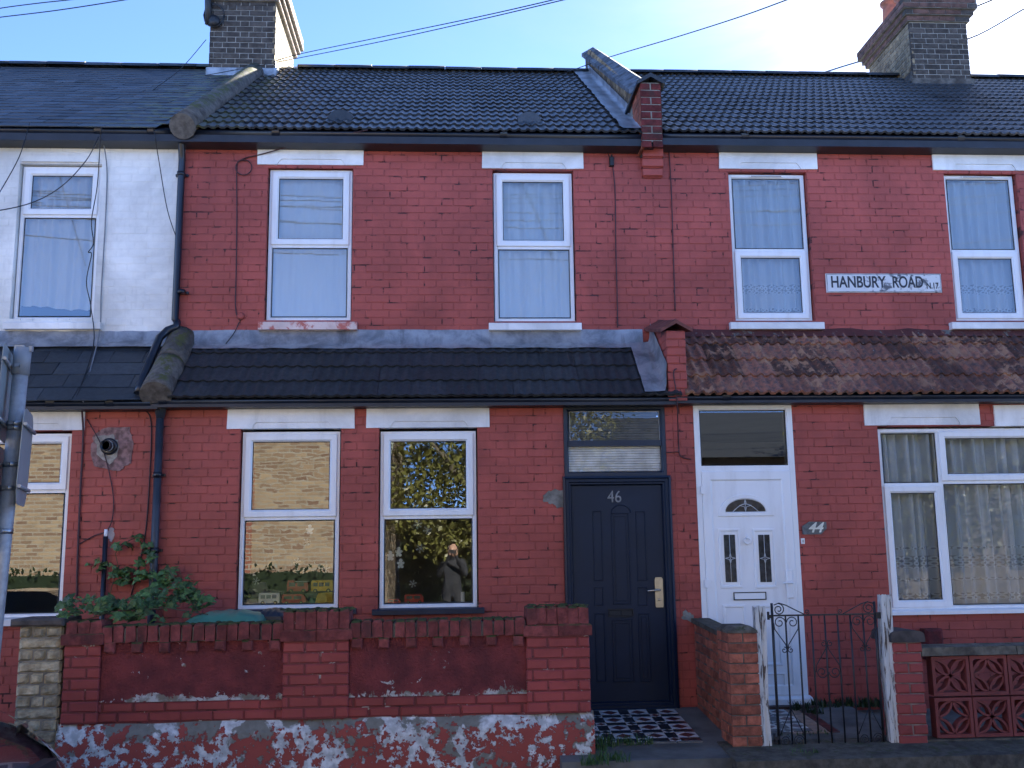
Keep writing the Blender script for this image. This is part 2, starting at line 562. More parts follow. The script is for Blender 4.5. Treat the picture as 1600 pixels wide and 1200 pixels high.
M_glass = glass('window glass', 2.3, 0.00012, 3.0, (0.97, 0.98, 0.98))
M_glassw = glass('old rippled reflective glass', 1.95, 0.0004, 3.4, det=1.5)
M_glassc = glass('clear window glass', 1.58, 0.00010, 3.0, (0.97, 0.98, 0.98))
M_glassf = glass('flat double glazing', 2.0, 0.000012, 2.0)


def cloth(name, c, alpha=0.9, lace=None):
    m, t = mat(name)
    p = P_(t)
    col = mixc(t, nz(t, 30, vmul(t, p, (1, 1, 0.1)), 4), sc(c, 0.93), sc(c, 1.04))
    d = nd(t, 'ShaderNodeBsdfDiffuse', {'Color': col})
    tl = nd(t, 'ShaderNodeBsdfTranslucent', {'Color': col})
    a = nd(t, 'ShaderNodeMixShader', {0: 0.12, 1: d.outputs[0], 2: tl.outputs[0]})
    al = alpha
    if lace:
        z0, z1, bands = lace
        x, y, z = nd(t, 'ShaderNodeSeparateXYZ', {0: p}).outputs
        v = nd(t, 'ShaderNodeTexVoronoi', {'Vector': nd(t, 'ShaderNodeCombineXYZ', {0: x, 1: 0.0, 2: z}).outputs[0], 'Scale': 22.0, 'Randomness': 0.12}).outputs['Distance']
        ringm = mth(t, 'SUBTRACT', stp(t, v, 0.20, 0.28), stp(t, v, 0.42, 0.5))
        tot = None
        for zc, hw in bands:
            b = mth(t, 'SUBTRACT', 1.0, stp(t, mth(t, 'ABSOLUTE', mth(t, 'SUBTRACT', z, zc)), hw * 0.9, hw * 1.1))
            tot = b if tot is None else mth(t, 'MAXIMUM', tot, b)
        al = mth(t, 'ADD', alpha, mth(t, 'MULTIPLY', tot, mth(t, 'SUBTRACT', mth(t, 'MULTIPLY', ringm, 0.9), 0.35)), clamp=True)
    mx = nd(t, 'ShaderNodeMixShader', {0: al, 1: nd(t, 'ShaderNodeBsdfTransparent').outputs[0], 2: a.outputs[0]})
    t.links.new(mx.outputs[0], nd(t, 'ShaderNodeOutputMaterial').inputs[0])
    return m


M_curtain = cloth('white lining curtain', (0.84, 0.90, 0.92), 1.0)
M_net = cloth('white net curtain', (0.82, 0.88, 0.90), 0.90)

# ------------------------------------------------------------------ depths of the street (metres; y = 0 is the upper house wall)
YU, YL = 0.0, -0.5                     # upper wall, ground floor wall
YW = -1.8                              # street face of the garden walls
YE, YR = -0.22, 3.4                    # eaves, ridge
XA = W(284, 300, YU).x                 # party line 48 / 46
XB = W(1017.5, 250, YU).x              # party line 46 / 44
XL, XRR = -6.8, 10.5                    # outer ends of the two outer houses
Z_EAVE = W(660, 229, YU).z
Z_PENT_TOP = W(660, 524, YU).z
Z_LOW_TOP = W(660, 634, YL).z
PLZ = W(500, 1126, YW).z               # top of the flaking plinth


def path_z(y):
    return 0.262 + (y - YL) * 0.085


def PX(px, py):                        # photo point on the sloping front path
    d = ray(px, py)
    k = 0.085
    tt = (0.262 + (CAM.y - YL) * k - CAM.z) / (d.z - d.y * k)
    return CAM + d * tt


# ------------------------------------------------------------------ ground
M_pave = plain('worn concrete paving', (0.27, 0.262, 0.24), 0.9, 0.35, 2.2, 0.6, 90, 0.004)
M_path = plain('dark damp concrete path', (0.11, 0.108, 0.098), 0.8, 0.45, 2.6, 0.6, 60, 0.006)
M_road = plain('asphalt', (0.075, 0.076, 0.078), 0.9, 0.25, 1.5, 0.8, 140, 0.005)
M_soil = plain('garden soil and concrete', (0.12, 0.11, 0.092), 0.95, 0.4, 4, 0.8, 40, 0.01)
M_kerb = plain('granite kerb', (0.20, 0.195, 0.185), 0.8, 0.2, 14, 0.4, 90)


def flat(name, x0, x1, y0, y1, z, m, thick=0.2):
    b = MB(); b.box(x0, x1, y0, y1, z - thick, z)
    return tag(obj(name, b, m), kind='structure')


flat('ground', -300, 300, -300, 300, -0.16, M_soil, 0.3)
flat('road', -120, 120, -8.9, -4.55, -0.11, M_road, 0.045)
flat('pavement', -40, 40, -4.42, YW + 0.02, 0.0, M_pave, 0.15)
flat('pavement', -40, 40, -11.4, -9.03, 0.0, M_pave, 0.15)
for y in (-4.55, -9.03):
    b = MB()
    for k in range(-22, 22):
        b.cbox(k * 0.92 + 0.004, k * 0.92 + 0.916, y, y + 0.128, -0.15, 0.004, 0.01)
    tag(obj('kerb', b, M_kerb), kind='structure')

# ------------------------------------------------------------------ brickwork
ST, HD, JT, CO = 0.215, 0.1025, 0.010, 0.075


def joints(j):
    """thin joints where paint has filled them, full ones where it has not"""
    global ST, HD, JT
    ST, HD, JT = 0.225 - j, 0.1125 - j, j


def course_list(x0, x1, z0, z1, holes=(), co=CO, bond='flemish', off=0.0, jit=0.004):
    out = []
    n = int((z1 - z0) / co + 0.5)
    hb = co - JT
    for k in range(n):
        za = z0 + k * co
        zb = min(za + hb, z1)
        blocked = sorted((h[0], h[1]) for h in holes if min(zb, h[3]) - max(za, h[2]) > 0.018)
        if bond == 'flemish':
            x = x0 - (0 if k % 2 == 0 else (ST + HD) / 2 + JT) - off
            seq = 0
        else:
            x = x0 - (0 if k % 2 == 0 else (ST + JT) / 2) - off
            seq = None
        while x < x1 - 0.012:
            L = ST if seq is None else (ST if seq % 2 == 0 else HD)
            if seq is not None:
                seq += 1
            a, b = max(x, x0), min(x + L, x1)
            x += L + JT
            segs = [(a, b)]
            for h0, h1 in blocked:
                ns = []
                for p, q in segs:
                    if q <= h0 or p >= h1:
                        ns.append((p, q))
                    else:
                        if h0 - p > 0.02: ns.append((p, h0))
                        if q - h1 > 0.02: ns.append((h1, q))
                segs = ns
            for p, q in segs:
                if q - p > 0.02:
                    out.append((p, q, za, zb))
    return out


def brick_mesh(name, L, H, m, d=0.006, c=0.006, rough=0.0015, back=0.02):
    b = MB()
    a = b.pts([(sx * L / 2, back, sz * H / 2) for sx, sz in ((-1, -1), (1, -1), (1, 1), (-1, 1))])
    e = b.pts([(sx * L / 2 + rnd(-rough, rough), 0, sz * H / 2 + rnd(-rough, rough)) for sx, sz in ((-1, -1), (1, -1), (1, 1), (-1, 1))])
    n = b.pts([(sx * (L / 2 - c) + rnd(-rough, rough), -d + rnd(-rough, rough) * 0.7, sz * (H / 2 - c) + rnd(-rough, rough)) for sx, sz in ((-1, -1), (1, -1), (1, 1), (-1, 1))])
    for k in range(4):
        w = (k + 1) % 4
        b.face((a[k], a[w], e[w], e[k])); b.face((e[k], e[w], n[w], n[k]))
    b.face(n)
    return b.mesh(name, m)


def brick_faces(b, xa, xb, za, zb, Y, d=0.006, c=0.006, j=0.002):
    e = b.pts([(xa + rnd(-j, j), Y + 0.012, za + rnd(-j, j)), (xb + rnd(-j, j), Y + 0.012, za + rnd(-j, j)), (xb + rnd(-j, j), Y + 0.012, zb + rnd(-j, j)), (xa + rnd(-j, j), Y + 0.012, zb + rnd(-j, j))])
    dd = d + rnd(-j, j)
    n = b.pts([(xa + c, Y - dd, za + c), (xb - c, Y - dd + rnd(-j, j) * .6, za + c), (xb - c, Y - dd, zb - c), (xa + c, Y - dd, zb - c)])
    for k in range(4):
        w = (k + 1) % 4
        b.face((e[k], e[w], n[w], n[k]))
    b.face(n)


_bm = {}


def variants(key, L, H, m, n=5, **kw):
    k = (key, round(L, 3))
    if k not in _bm:
        _bm[k] = [brick_mesh('brick', L, H, m, **kw) for _ in range(n)]
    return _bm[k]


def lay(parent, bricks, Y, m, limit=300, key='red', d=0.005, c=0.006, tilt=0.006, single_cut=False, order=None):
    """first `limit` whole bricks become objects of their own, the rest one mesh"""
    H = CO - JT
    rest = MB()
    whole = [q for q in bricks if single_cut or min(abs(q[1] - q[0] - ST), abs(q[1] - q[0] - HD)) < 0.003]
    if order:
        whole.sort(key=order)
    chosen = set(whole[:limit])
    for q in bricks:
        xa, xb, za, zb = q
        if q in chosen:
            L = round(xb - xa, 2) if single_cut and min(abs(xb - xa - ST), abs(xb - xa - HD)) > 0.003 else (ST if xb - xa > 0.16 else HD)
            if single_cut and L not in (ST, HD):
                L = xb - xa
                me = variants(key, round(L, 2), H, m, 2, d=d, c=c)[0]
            else:
                me = random.choice(variants(key, L, H, m, d=d, c=c))
            inst('brick', me, parent, ((xa + xb) / 2 + rnd(-.0015, .0015), Y + rnd(-.0022, .0015), (za + zb) / 2 + rnd(-.0022, .0022)), (rnd(-tilt, tilt), rnd(-tilt, tilt), rnd(-tilt, tilt) * .5))
        else:
            brick_faces(rest, xa, xb, za, zb, Y, d, c)
    if rest.f:
        obj('brickwork', rest, m, parent, 'stuff')


def wall_sheet(b, x0, x1, z0, z1, Y, holes, reveal=0.13):
    xs = sorted({x0, x1, *[v for h in holes for v in h[:2] if x0 < v < x1]})
    zs = sorted({z0, z1, *[v for h in holes for v in h[2:] if z0 < v < z1]})
    for xa, xb in zip(xs, xs[1:]):
        for za, zb in zip(zs, zs[1:]):
            cx, cz = (xa + xb) / 2, (za + zb) / 2
            if any(h[0] < cx < h[1] and h[2] < cz < h[3] for h in holes):
                continue
            b.poly([(xa, Y, za), (xb, Y, za), (xb, Y, zb), (xa, Y, zb)])
    for h in holes:
        a, c, d, e = max(h[0], x0), min(h[1], x1), max(h[2], z0), min(h[3], z1)
        for p, q in (((a, d), (a, e)), ((c, e), (c, d)), ((a, e), (c, e)), ((c, d), (a, d))):
            b.poly([(p[0], Y, p[1]), (q[0], Y, q[1]), (q[0], Y + reveal, q[1]), (p[0], Y + reveal, p[1])])


def room(parent, x0, x1, y0, y1, z0, z1):
    b = MB()
    b.poly([(x0, y1, z0), (x1, y1, z0), (x1, y1, z1), (x0, y1, z1)])
    b.poly([(x0, y0, z0), (x0, y1, z0), (x0, y1, z1), (x0, y0, z1)])
    b.poly([(x1, y0, z0), (x1, y1, z0), (x1, y1, z1), (x1, y0, z1)])
    b.poly([(x0, y0, z0), (x1, y0, z0), (x1, y1, z0), (x0, y1, z0)])
    b.poly([(x0, y0, z1), (x1, y0, z1), (x1, y1, z1), (x0, y1, z1)])
    return obj('room', b, M_room, parent)


# ------------------------------------------------------------------ windows
def window(parent, rect, Y, cols, fw=0.036, gm=None, vent=None):
    """cols: [(xa, xb, [(za, zb, kind)...])] with cell limits on mullion centre lines"""
    x0, x1, z0, z1 = rect
    b = MB()
    b.ring(x0, x1, z0, z1, [(0, Y + 0.07), (0, Y), (fw - 0.010, Y), (fw, Y + 0.012), (fw, Y + 0.07)])
    T = 0.019
    for k, (xa, xb, cells) in enumerate(cols):
        if k:
            b.box(xa - T, xa + T, Y + 0.002, Y + 0.066, z0 + fw - .002, z1 - fw + .002)
        for za, zb, kind in cells:
            if zb < z1 - 0.01:
                b.box((xa + T if k else x0 + fw) - .001, (xb - T if k < len(cols) - 1 else x1 - fw) + .001, Y + 0.003, Y + 0.064, zb - T, zb + T)
    if vent:
        vx0, vx1, vz = vent
        b.cbox(vx0, vx1, Y - 0.014, Y - 0.0005, vz - 0.011, vz + 0.011, 0.004)
    win = obj('window', b, M_upvc, parent)
    if vent:
        v = MB(); v.box(vx0 + .015, vx1 - .015, Y - 0.0155, Y - 0.0135, vz - 0.004, vz + 0.002)
        obj('trickle_vent', v, M_gasket, win)
    for k, (xa, xb, cells) in enumerate(cols):
        ca = xa + T if k else x0 + fw
        cb = xb - T if k < len(cols) - 1 else x1 - fw
        for za, zb, kind in cells:
            cza = za + T if za > z0 + 0.01 else z0 + fw
            czb = zb - T if zb < z1 - 0.01 else z1 - fw
            g = MB()
            if kind == 'sash':
                w = 0.052
                s = MB()
                s.ring(ca, cb, cza, czb, [(-0.012, Y + 0.004), (-0.012, Y - 0.010), (-0.007, Y - 0.015), (w - 0.016, Y - 0.015), (w, Y + 0.001), (w, Y + 0.02), (-0.002, Y + 0.02), (-0.002, Y + 0.004)])
                obj('sash', s, M_upvc, win)
            else:
                w = 0.004
            g.ring(ca, cb, cza, czb, [(w, Y + 0.0125), (w, Y + 0.006), (w + 0.007, Y + 0.009), (w + 0.007, Y + 0.0125)])
            obj('gasket', g, M_gasket, win)
            p = MB()
            yy = Y + 0.011
            tz = rnd(-.0012, .0012)
            p.poly([(ca + w, yy, cza + w), (cb - w, yy + tz, cza + w), (cb - w, yy + tz + rnd(-.001, .001), czb - w), (ca + w, yy, czb - w)])
            obj('pane', p, gm or M_glass, win, fix=False)
    return win


def curtain(name, x0, x1, z0, z1, Y, m, label, folds=9, amp=0.022, scallop=0.0, seed=0):
    b = MB()
    r = random.Random(seed)
    ph = [r.uniform(0, 6.28) for _ in range(4)]

    def fn(u, v):
        w = u * folds * 6.283
        y = Y + amp * (math.sin(w + ph[0] + 0.5 * math.sin(v * 2 + ph[1])) + 0.6 * math.sin(w * 0.47 + ph[2]) + 0.35 * math.sin(w * 1.9 + ph[3]))
        z = z0 + (z1 - z0) * v
        if scallop:
            z += (1 - v) * scallop * math.sin(u * 5.0 + ph[1])
        return (x0 + (x1 - x0) * u, y, z)
    b.sheet(fn, int(folds * 9), 8)
    return new(name, b, m, label, 'curtain', fix=False)


def lintel(parent, l, r, tp, bt, Y, m=M_lintel, notch=(0.215, 0.80), nh=0.30, proud=0.022):
    x0, x1, z0, z1 = RW(l, r, tp, bt, Y)
    w, h = x1 - x0, z1 - z0
    a, c = x0 + notch[0] * w, x0 + notch[1] * w
    zn = z0 + nh * h
    j = lambda: rnd(-.004, .004)
    b = MB()
    b.prism([(x0 + j(), z0), (a - 0.03, z0 + j() * .5), (a - 0.012, z0 + nh * h * .55), (a + 0.012, zn), (c - 0.012, zn), (c + 0.012, z0 + nh * h * .55), (c + 0.03, z0), (x1, z0 + j()), (x1 + j(), z1), (x0 + j(), z1 + j())], Y - proud, Y + 0.10)
    # plain moulded strip set back in the notch
    b.prism([(a - 0.028, z0 + 0.003), (c + 0.028, z0 + 0.003), (c + .011, z0 + nh * h * .55), (c - 0.012, zn - 0.001), (a + 0.012, zn - 0.001), (a - .011, z0 + nh * h * .55)], Y - 0.0105, Y + 0.09)
    return obj('lintel', b, m, parent)


def sill(parent, l, r, tp, bt, Y, m, proud=0.07):
    x0, x1, z0, z1 = RW(l, r, tp, bt, Y - proud)
    b = MB()
    b.prism([(Y - proud, z0), (Y + 0.09, z0), (Y + 0.09, z1 + 0.012), (Y - proud + .006, z1), (Y - proud, z1 - 0.008)], x0, x1, ax='x')
    return obj('sill', b, m, parent)


def hole(rc, mt=0.012, mb_=0.006):
    return (rc[0] - .012, rc[1] + .012, rc[2] - mb_, rc[3] + mt)


# ------------------------------------------------------------------ roofs
class Roof:
    def __init__(s, xref, eave_y, ridge_y, ye, yr):
        s.ye, s.yr = ye, yr
        s.ze, s.zr = W(xref, eave_y, ye).z, W(xref, ridge_y, yr).z
        s.L = math.hypot(yr - ye, s.zr - s.ze)
        s.p = math.atan2(s.zr - s.ze, yr - ye)

    def at(s, x, d, h=0.0):
        return Vector((x, s.ye + d * math.cos(s.p) - h * math.sin(s.p), s.ze + d * math.sin(s.p) + h * math.cos(s.p)))


def tile_mesh(w, l, m, rolls=3, rh=0.016, th=0.022, lift=0.026):
    b = MB()
    prof = []
    per = w / rolls
    for k in range(rolls):
        for u, h in ((0.0, 0.0), (0.20, 0.02), (0.34, 0.72), (0.5, 1.0), (0.66, 0.72), (0.80, 0.02)):
            prof.append((k * per + u * per, h * rh))
    prof.append((w, 0.0))
    top0 = b.pts([(x, 0, lift + h) for x, h in prof])
    top1 = b.pts([(x, l, 0.002 + h) for x, h in prof])
    f0 = b.pts([(x, -0.001, lift + h) for x, h in prof])
    f1 = b.pts([(x, 0.004, lift + h - th) for x, h in prof])
    for k in range(len(prof) - 1):
        b.face((top0[k], top0[k + 1], top1[k + 1], top1[k]), 0, True)
        b.face((f1[k], f1[k + 1], f0[k + 1], f0[k]))
    i = b.pts([(0, 0, lift - th), (0, 0, lift), (0, l, 0.002), (w, 0, lift - th), (w, 0, lift), (w, l, 0.002)])
    b.face(i[:3]); b.face(i[3:])
    return b.mesh('tile', m)


def slate_mesh(w, l, m, th=0.010, lift=0.016):
    b = MB()
    j = lambda: rnd(-.003, .003)
    b.hexa([(j(), j(), lift - th), (w - .004 + j(), j(), lift - th), (w - .004, l, -0.002), (0, l, -0.002),
            (0, 0, lift), (w - .004, 0, lift), (w - .004, l, th - .004), (0, l, th - .004)])
    return b.mesh('tile', m)


def cover(parent, rf, x0, x1, meshes, w, gauge, limit=300, stagger=0.0, jit=0.0, s0=-0.03, smax=None, xin=lambda d: -1e9, xout=lambda d: 1e9):
    rest = MB()
    n = 0
    rows = int(((smax or rf.L) - s0 - 0.02) / gauge) + 1
    for r in range(rows):
        d = s0 + r * gauge
        x = x0 - (stagger * w if r % 2 else 0)
        while x < x1 - 0.02:
            if x + w * 0.9 > max(x0, xin(d)) and x + w * 0.4 < min(x1, xout(d)):
                me = random.choice(meshes)
                pos = rf.at(x + rnd(-jit, jit), d + rnd(-jit, jit), rnd(0, jit * .5))
                rot = (rf.p + rnd(-jit, jit), 0, rnd(-jit, jit))
                if n < limit:
                    inst('tile', me, parent, pos, rot)
                else:
                    mw = Matrix.Translation(pos) @ Matrix.Rotation(rot[0], 4, 'X')
                    vs = rest.pts([mw @ v.co for v in me.vertices])
                    for q in me.polygons:
                        rest.face([vs[i] for i in q.vertices], 0, q.use_smooth)
                n += 1
            x += w
    if rest.f:
        obj('tiling', rest, meshes[0].materials[0], parent, 'stuff')


def deck(parent, rf, x0, x1, back=True, name='roof'):
    b = MB()
    a, r = rf.at(0, 0, -0.03), rf.at(0, rf.L, -0.03)
    if back:
        yb = 2 * rf.yr - rf.ye
        b.prism([(a.y, a.z), (r.y, r.z), (yb, a.z), (yb, a.z - .1), (a.y, a.z - .1)], x0, x1, ax='x')
    else:
        b.prism([(a.y, a.z), (r.y, r.z), (r.y, a.z - .06), (a.y, a.z - .06)], x0, x1, ax='x')
    return obj(name, b, M_fascia, parent)


def gutter(parent, x0, x1, Yc, zt, r=0.058, m=M_black, joints=()):
    b = MB()
    n = 10
    prof = [(Yc + r * math.cos(math.pi + math.pi * k / n), zt + r * math.sin(math.pi + math.pi * k / n)) for k in range(n + 1)]
    inner = [(Yc + (r - .006) * math.cos(math.pi + math.pi * k / n), zt + (r - .006) * math.sin(math.pi + math.pi * k / n)) for k in range(n + 1)]
    poly = prof + inner[::-1]
    i = b.pts([(x0, y, z) for y, z in poly]); j = b.pts([(x1, y, z) for y, z in poly])
    for k in range(len(poly)):
        w = (k + 1) % len(poly)
        b.face((i[k], i[w], j[w], j[k]), 0, k not in (n, len(poly) - 1))
    for a in (i, j):
        for k in range(n):
            b.face((a[k], a[k + 1], a[len(poly) - 2 - k], a[len(poly) - 1 - k]))
    g = obj('gutter', b, m, parent)
    for x in joints:
        c = MB()
        i = c.pts([(x - .035, Yc + (r + .006) * math.cos(math.pi * (1 + k / n)), zt + .004 + (r + .006) * math.sin(math.pi * (1 + k / n))) for k in range(n + 1)])
        j = c.pts([(x + .035, Yc + (r + .006) * math.cos(math.pi * (1 + k / n)), zt + .004 + (r + .006) * math.sin(math.pi * (1 + k / n))) for k in range(n + 1)])
        for k in range(n):
            c.face((i[k], i[k + 1], j[k + 1], j[k]), 0, True)
        obj('gutter_joint', c, m, g)
    return g


def box_part(name, parent, m, *a, c=None):
    b = MB()
    (b.cbox if c else b.box)(*a, **({'c': c} if c else {}))
    return obj(name, b, m, parent)


# ================================================================== the three houses
HG = 'brick terraced houses in one row'
zb = 0.2
h46 = thing('terraced_house', ((XA + XB) / 2, YL, zb), 'red painted middle house with two narrow ground floor windows and navy door numbered 46', 'house', HG)
h44 = thing('terraced_house', (XB + 2.2, YL, zb), 'red painted house with white front door, wide net curtained window and clay chimney pots', 'house', HG)
h48 = thing('terraced_house', (XA - 2.2, YL, zb), 'house with white painted upper storey, slate roof and red painted ground floor', 'house', HG)

# openings (x0, x1, z0, z1)
YF = YU + 0.055
YG = YL + 0.045
wA, wB = RW(419.4, 549.2, 266, 501.5, YF), RW(772.3, 895.5, 271, 503, YF)
wC, wD = RW(1143.2, 1262, 273.5, 502, YF), RW(1482, 1592, 275, 502, YF)
wE = RW(29, 153.6, 261, 501, YF)
lA, lB = RW(375.8, 529.8, 674.8, 951.5, YG), RW(594, 744.4, 674, 950, YG)
lC = RW(1380, 1730, 669.5, 951, YG)
lE = RW(-47, 105, 678, 966, YG)
d46 = RW(882.5, 1053, 745, 1107, YL + .02)
t46 = RW(880.5, 1039, 635, 745, YL + .02)
d44 = RW(1092, 1249, 631.5, 1096, YL + .01)
h46d = (d46[0], d46[1], d46[2] - .1, d46[3])
h46t = (t46[0], t46[1], d46[3], t46[3] + .02)
h44d = (d44[0], d44[1], d44[2] - .2, d44[3] + .02)
ZG = 0.05

joints(0.0075)
for house, x0, x1, uh, lh, up, upj, key in (
        (h46, XA + .02, XB, [hole(wA), hole(wB)], [hole(lA, .03), hole(lB, .03), h46d, h46t], M_red, M_redj, 'red'),
        (h44, XB, XRR, [hole(wC), hole(wD)], [h44d, hole(lC, .02)], M_red, M_redj, 'red'),
        (h48, XL, XA + .02, [hole(wE)], [hole(lE, .02)], M_white, M_whitej, 'white')):
    b = MB(); wall_sheet(b, x0, x1, Z_PENT_TOP - .3, Z_EAVE + .12, YU, uh)
    w = obj('wall', b, upj, house, fix=False)
    bl = course_list(x0, x1, Z_PENT_TOP - .2, Z_EAVE + .06, uh, off=rnd(0, .2))
    vis = [q for q in bl if -4.4 < q[0] < 5.9]
    b2 = MB(); wall_sheet(b2, x0, x1, ZG - .2, Z_LOW_TOP + .12, YL, lh)
    w2 = obj('wall', b2, M_redj, house, fix=False)
    bl2 = course_list(x0, x1, ZG, Z_LOW_TOP + .08, lh, off=rnd(0, .2))
    inview = lambda q: (0 if -4.2 < q[0] < 5.4 and q[2] > 0.75 else 1, -(q[1] - q[0] > .16))
    lay(w2, bl2, YL, M_red, 190 if house is h46 else (150 if house is h44 else 90), 'red', order=inview, d=0.0035, c=0.004)
    inv2 = lambda q: (0 if -4.2 < q[0] < 5.4 else 1, -(q[1] - q[0] > .16), q[2])
    lay(w, bl, YU, up, 110 if house is h46 else (130 if house is h44 else 60), key, order=inv2, d=0.0035 if key == 'red' else 0.0015, c=0.004)
    room(house, x0 + .12, x1 - .12, YU + .132, 3.6, Z_PENT_TOP - .25, Z_EAVE + .05)
    room(house, x0 + .12, x1 - .12, YL + .132, 3.2, ZG - .1, Z_LOW_TOP + .04)

joints(0.010)
# ---- upper windows
cz = lambda y, x=660, Y=YF: W(x, y, Y).z
wn = window(h46, wA, YF, [(wA[0], wA[1], [(wA[2], cz(384, 484), 'fix'), (cz(384, 484), wA[3], 'sash')])])
wn = window(h46, wB, YF, [(wB[0], wB[1], [(wB[2], cz(386.5, 834), 'fix'), (cz(386.5, 834), wB[3], 'sash')])])
for r in (wC, wD):
    xm = (r[0] + r[1]) / 2
    window(h44, r, YF, [(r[0], r[1], [(r[2], cz(392, 1200), 'sash'), (cz(392, 1200), r[3], 'fix')])], vent=(xm - .17, xm + .17, r[3] - .018))
window(h48, wE, YF, [(wE[0], wE[1], [(wE[2], cz(337, 95), 'fix'), (cz(337, 95), wE[3], 'sash')])])
# ---- ground floor windows
cg = lambda y, x: W(x, y, YG).z
window(h46, lA, YG, [(lA[0], lA[1], [(lA[2], cg(809, 452), 'fix'), (cg(809, 452), lA[3], 'sash')])], gm=M_glassw)
window(h46, lB, YG, [(lB[0], lB[1], [(lB[2], cg(807, 670), 'fix'), (cg(807, 670), lB[3], 'sash')])], gm=M_glassw)
window(h48, lE, YG, [(lE[0], lE[1], [(lE[2], cg(767, 60), 'fix'), (cg(767, 60), lE[3], 'sash')])], gm=M_glassf)
xm1, xm2 = W(1475, 810, YG).x, W(1634, 810, YG).x
window(h44, lC, YG, [(lC[0], xm1, [(lC[2], cg(758, 1430), 'sash'), (cg(758, 1430), lC[3], 'fix')]),
                     (xm1, xm2, [(lC[2], cg(752, 1550), 'fix'), (cg(752, 1550), lC[3], 'sash')]),
                     (xm2, lC[1], [(lC[2], cg(758, 1680), 'sash'), (cg(758, 1680), lC[3], 'fix')])], gm=M_glassc)

# ---- lintels and sills
for a in ((402.8, 568, 229.5, 258.5), (753, 911, 234, 264.5)):
    lintel(h46, *a, YU)
for a in ((1123, 1275.5, 236.5, 265), (1456, 1612, 239.5, 267)):
    lintel(h44, *a, YU, nh=0.34)
for a in ((356, 554.5, 636.5, 670), (573, 764.8, 635, 668.5)):
    lintel(h46, *a, YL)
for a in ((1349.5, 1529, 631.5, 664.6), (1552, 1731, 632.5, 665.5)):
    lintel(h44, *a, YL, nh=0.36)
lintel(h48, -62, 133, 637.5, 673, YL)
x0, x1, z0, z1 = RW(43, 148, 245, 254, YU)
b = MB(); b.prism([(x0 - .05, z0), (x1 + .05, z0), (x1, z1), (x0, z1)], YU - .025, YU + .05)
obj('lintel_moulding', b, M_white, h48)
s1 = sill(h46, 402.8, 557.8, 502.5, 514.5, YU, M_sillworn); s1['label'] = 'worn sill with red paint rubbed over the white'
sill(h46, 764, 909, 504.2, 515, YU, M_lintel)
sill(h44, 1142, 1288.5, 503, 513.6, YU, M_lintel)
sill(h44, 1488, 1624, 503, 513.4, YU, M_lintel)
sill(h48, 4, 156, 503, 513.5, YU, M_lintel)
sill(h46, 345, 556, 953, 961, YL, M_navy2, 0.06)
sill(h46, 581, 757, 951.5, 960, YL, M_navy2, 0.06)
sill(h44, 1384, 1740, 952, 958.5, YL, M_upvc, 0.05)
sill(h48, -60, 108, 967, 978, YL, M_lintel, 0.06)

# ---- main roofs
GA = 0.272
r46 = Roof(660, 204.5, 113, YE, YR)
r44 = Roof(1300, 209, 122, YE, YR)
r48 = Roof(150, 199, 107, YE, YR)
tm = [tile_mesh(0.27, 0.34, M_tile, 3) for _ in range(1)]
tml = [tile_mesh(0.30, 0.40, M_tile_low, 3, rh=0.012, th=0.026, lift=0.030)]
tmr = [tile_mesh(0.30, 0.40, M_tile_red, 3, rh=0.026, th=0.030, lift=0.032)]
sm = [slate_mesh(0.25, 0.33, M_slate) for _ in range(4)]
sml = [slate_mesh(0.29, 0.36, M_slate_low, 0.009, 0.014) for _ in range(3)]
rd46 = deck(h46, r46, XA, XB)
rd44 = deck(h44, r44, XB, XRR)
rd48 = deck(h48, r48, XL, XA)
cover(rd46, r46, XA + .16, XB - .10, tm, 0.27, GA, jit=0.005)
cover(rd44, r44, XB + .10, XRR, tm, 0.27, GA, 300, jit=0.005)
cover(rd48, r48, XL, XA - .1, sm, 0.25, 0.185, 300, 0.5, jit=0.004)
for rf, par, x0, x1, m in ((r46, rd46, XA + .55, XB - .1, M_tile), (r44, rd44, XB - .02, XRR, M_tile), (r48, rd48, XL, XA - .3, M_slate)):
    n = int((x1 - x0) / 0.45)
    w = (x1 - x0) / n
    me = MB()
    k = 8
    i = me.pts([(0, 0.115 * math.cos(math.pi * q / k), 0.075 * math.sin(math.pi * q / k)) for q in range(k + 1)])
    j = me.pts([(w - .004, 0.115 * math.cos(math.pi * q / k), 0.075 * math.sin(math.pi * q / k)) for q in range(k + 1)])
    for q in range(k):
        me.face((i[q], i[q + 1], j[q + 1], j[q]), 0, True)
    me.face(i); me.face(j)
    me = me.mesh('ridge_tile', m)
    for q in range(n):
        inst('ridge_tile', me, par, (x0 + q * w, rf.yr, rf.zr + .0 + rnd(-.004, .004)), (0, rnd(-.006, .006), 0))

# two hooded tile vents
for px, py in ((532, 181), (827, 188)):
    rf = r46
    p = W(px, py, YE + .42)
    b = MB()
    c = rf.at(p.x, 0.50, 0.0)
    n = 10
    i = b.pts([(c.x + .115 * math.cos(math.pi * q / n), c.y - .02, c.z + .03 + .085 * math.sin(math.pi * q / n)) for q in range(n + 1)])
    j = b.pts([(c.x + .115 * math.cos(math.pi * q / n), c.y + .22, c.z + .15 + .03 * math.sin(math.pi * q / n)) for q in range(n + 1)])
    for q in range(n):
        b.face((i[q], i[q + 1], j[q + 1], j[q]), 0, True)
    b.face(i)
    b.box(c.x - .12, c.x + .12, c.y - .03, c.y + .18, c.z - .02, c.z + .03)
    obj('roof_vent', b, M_tile, rd46)

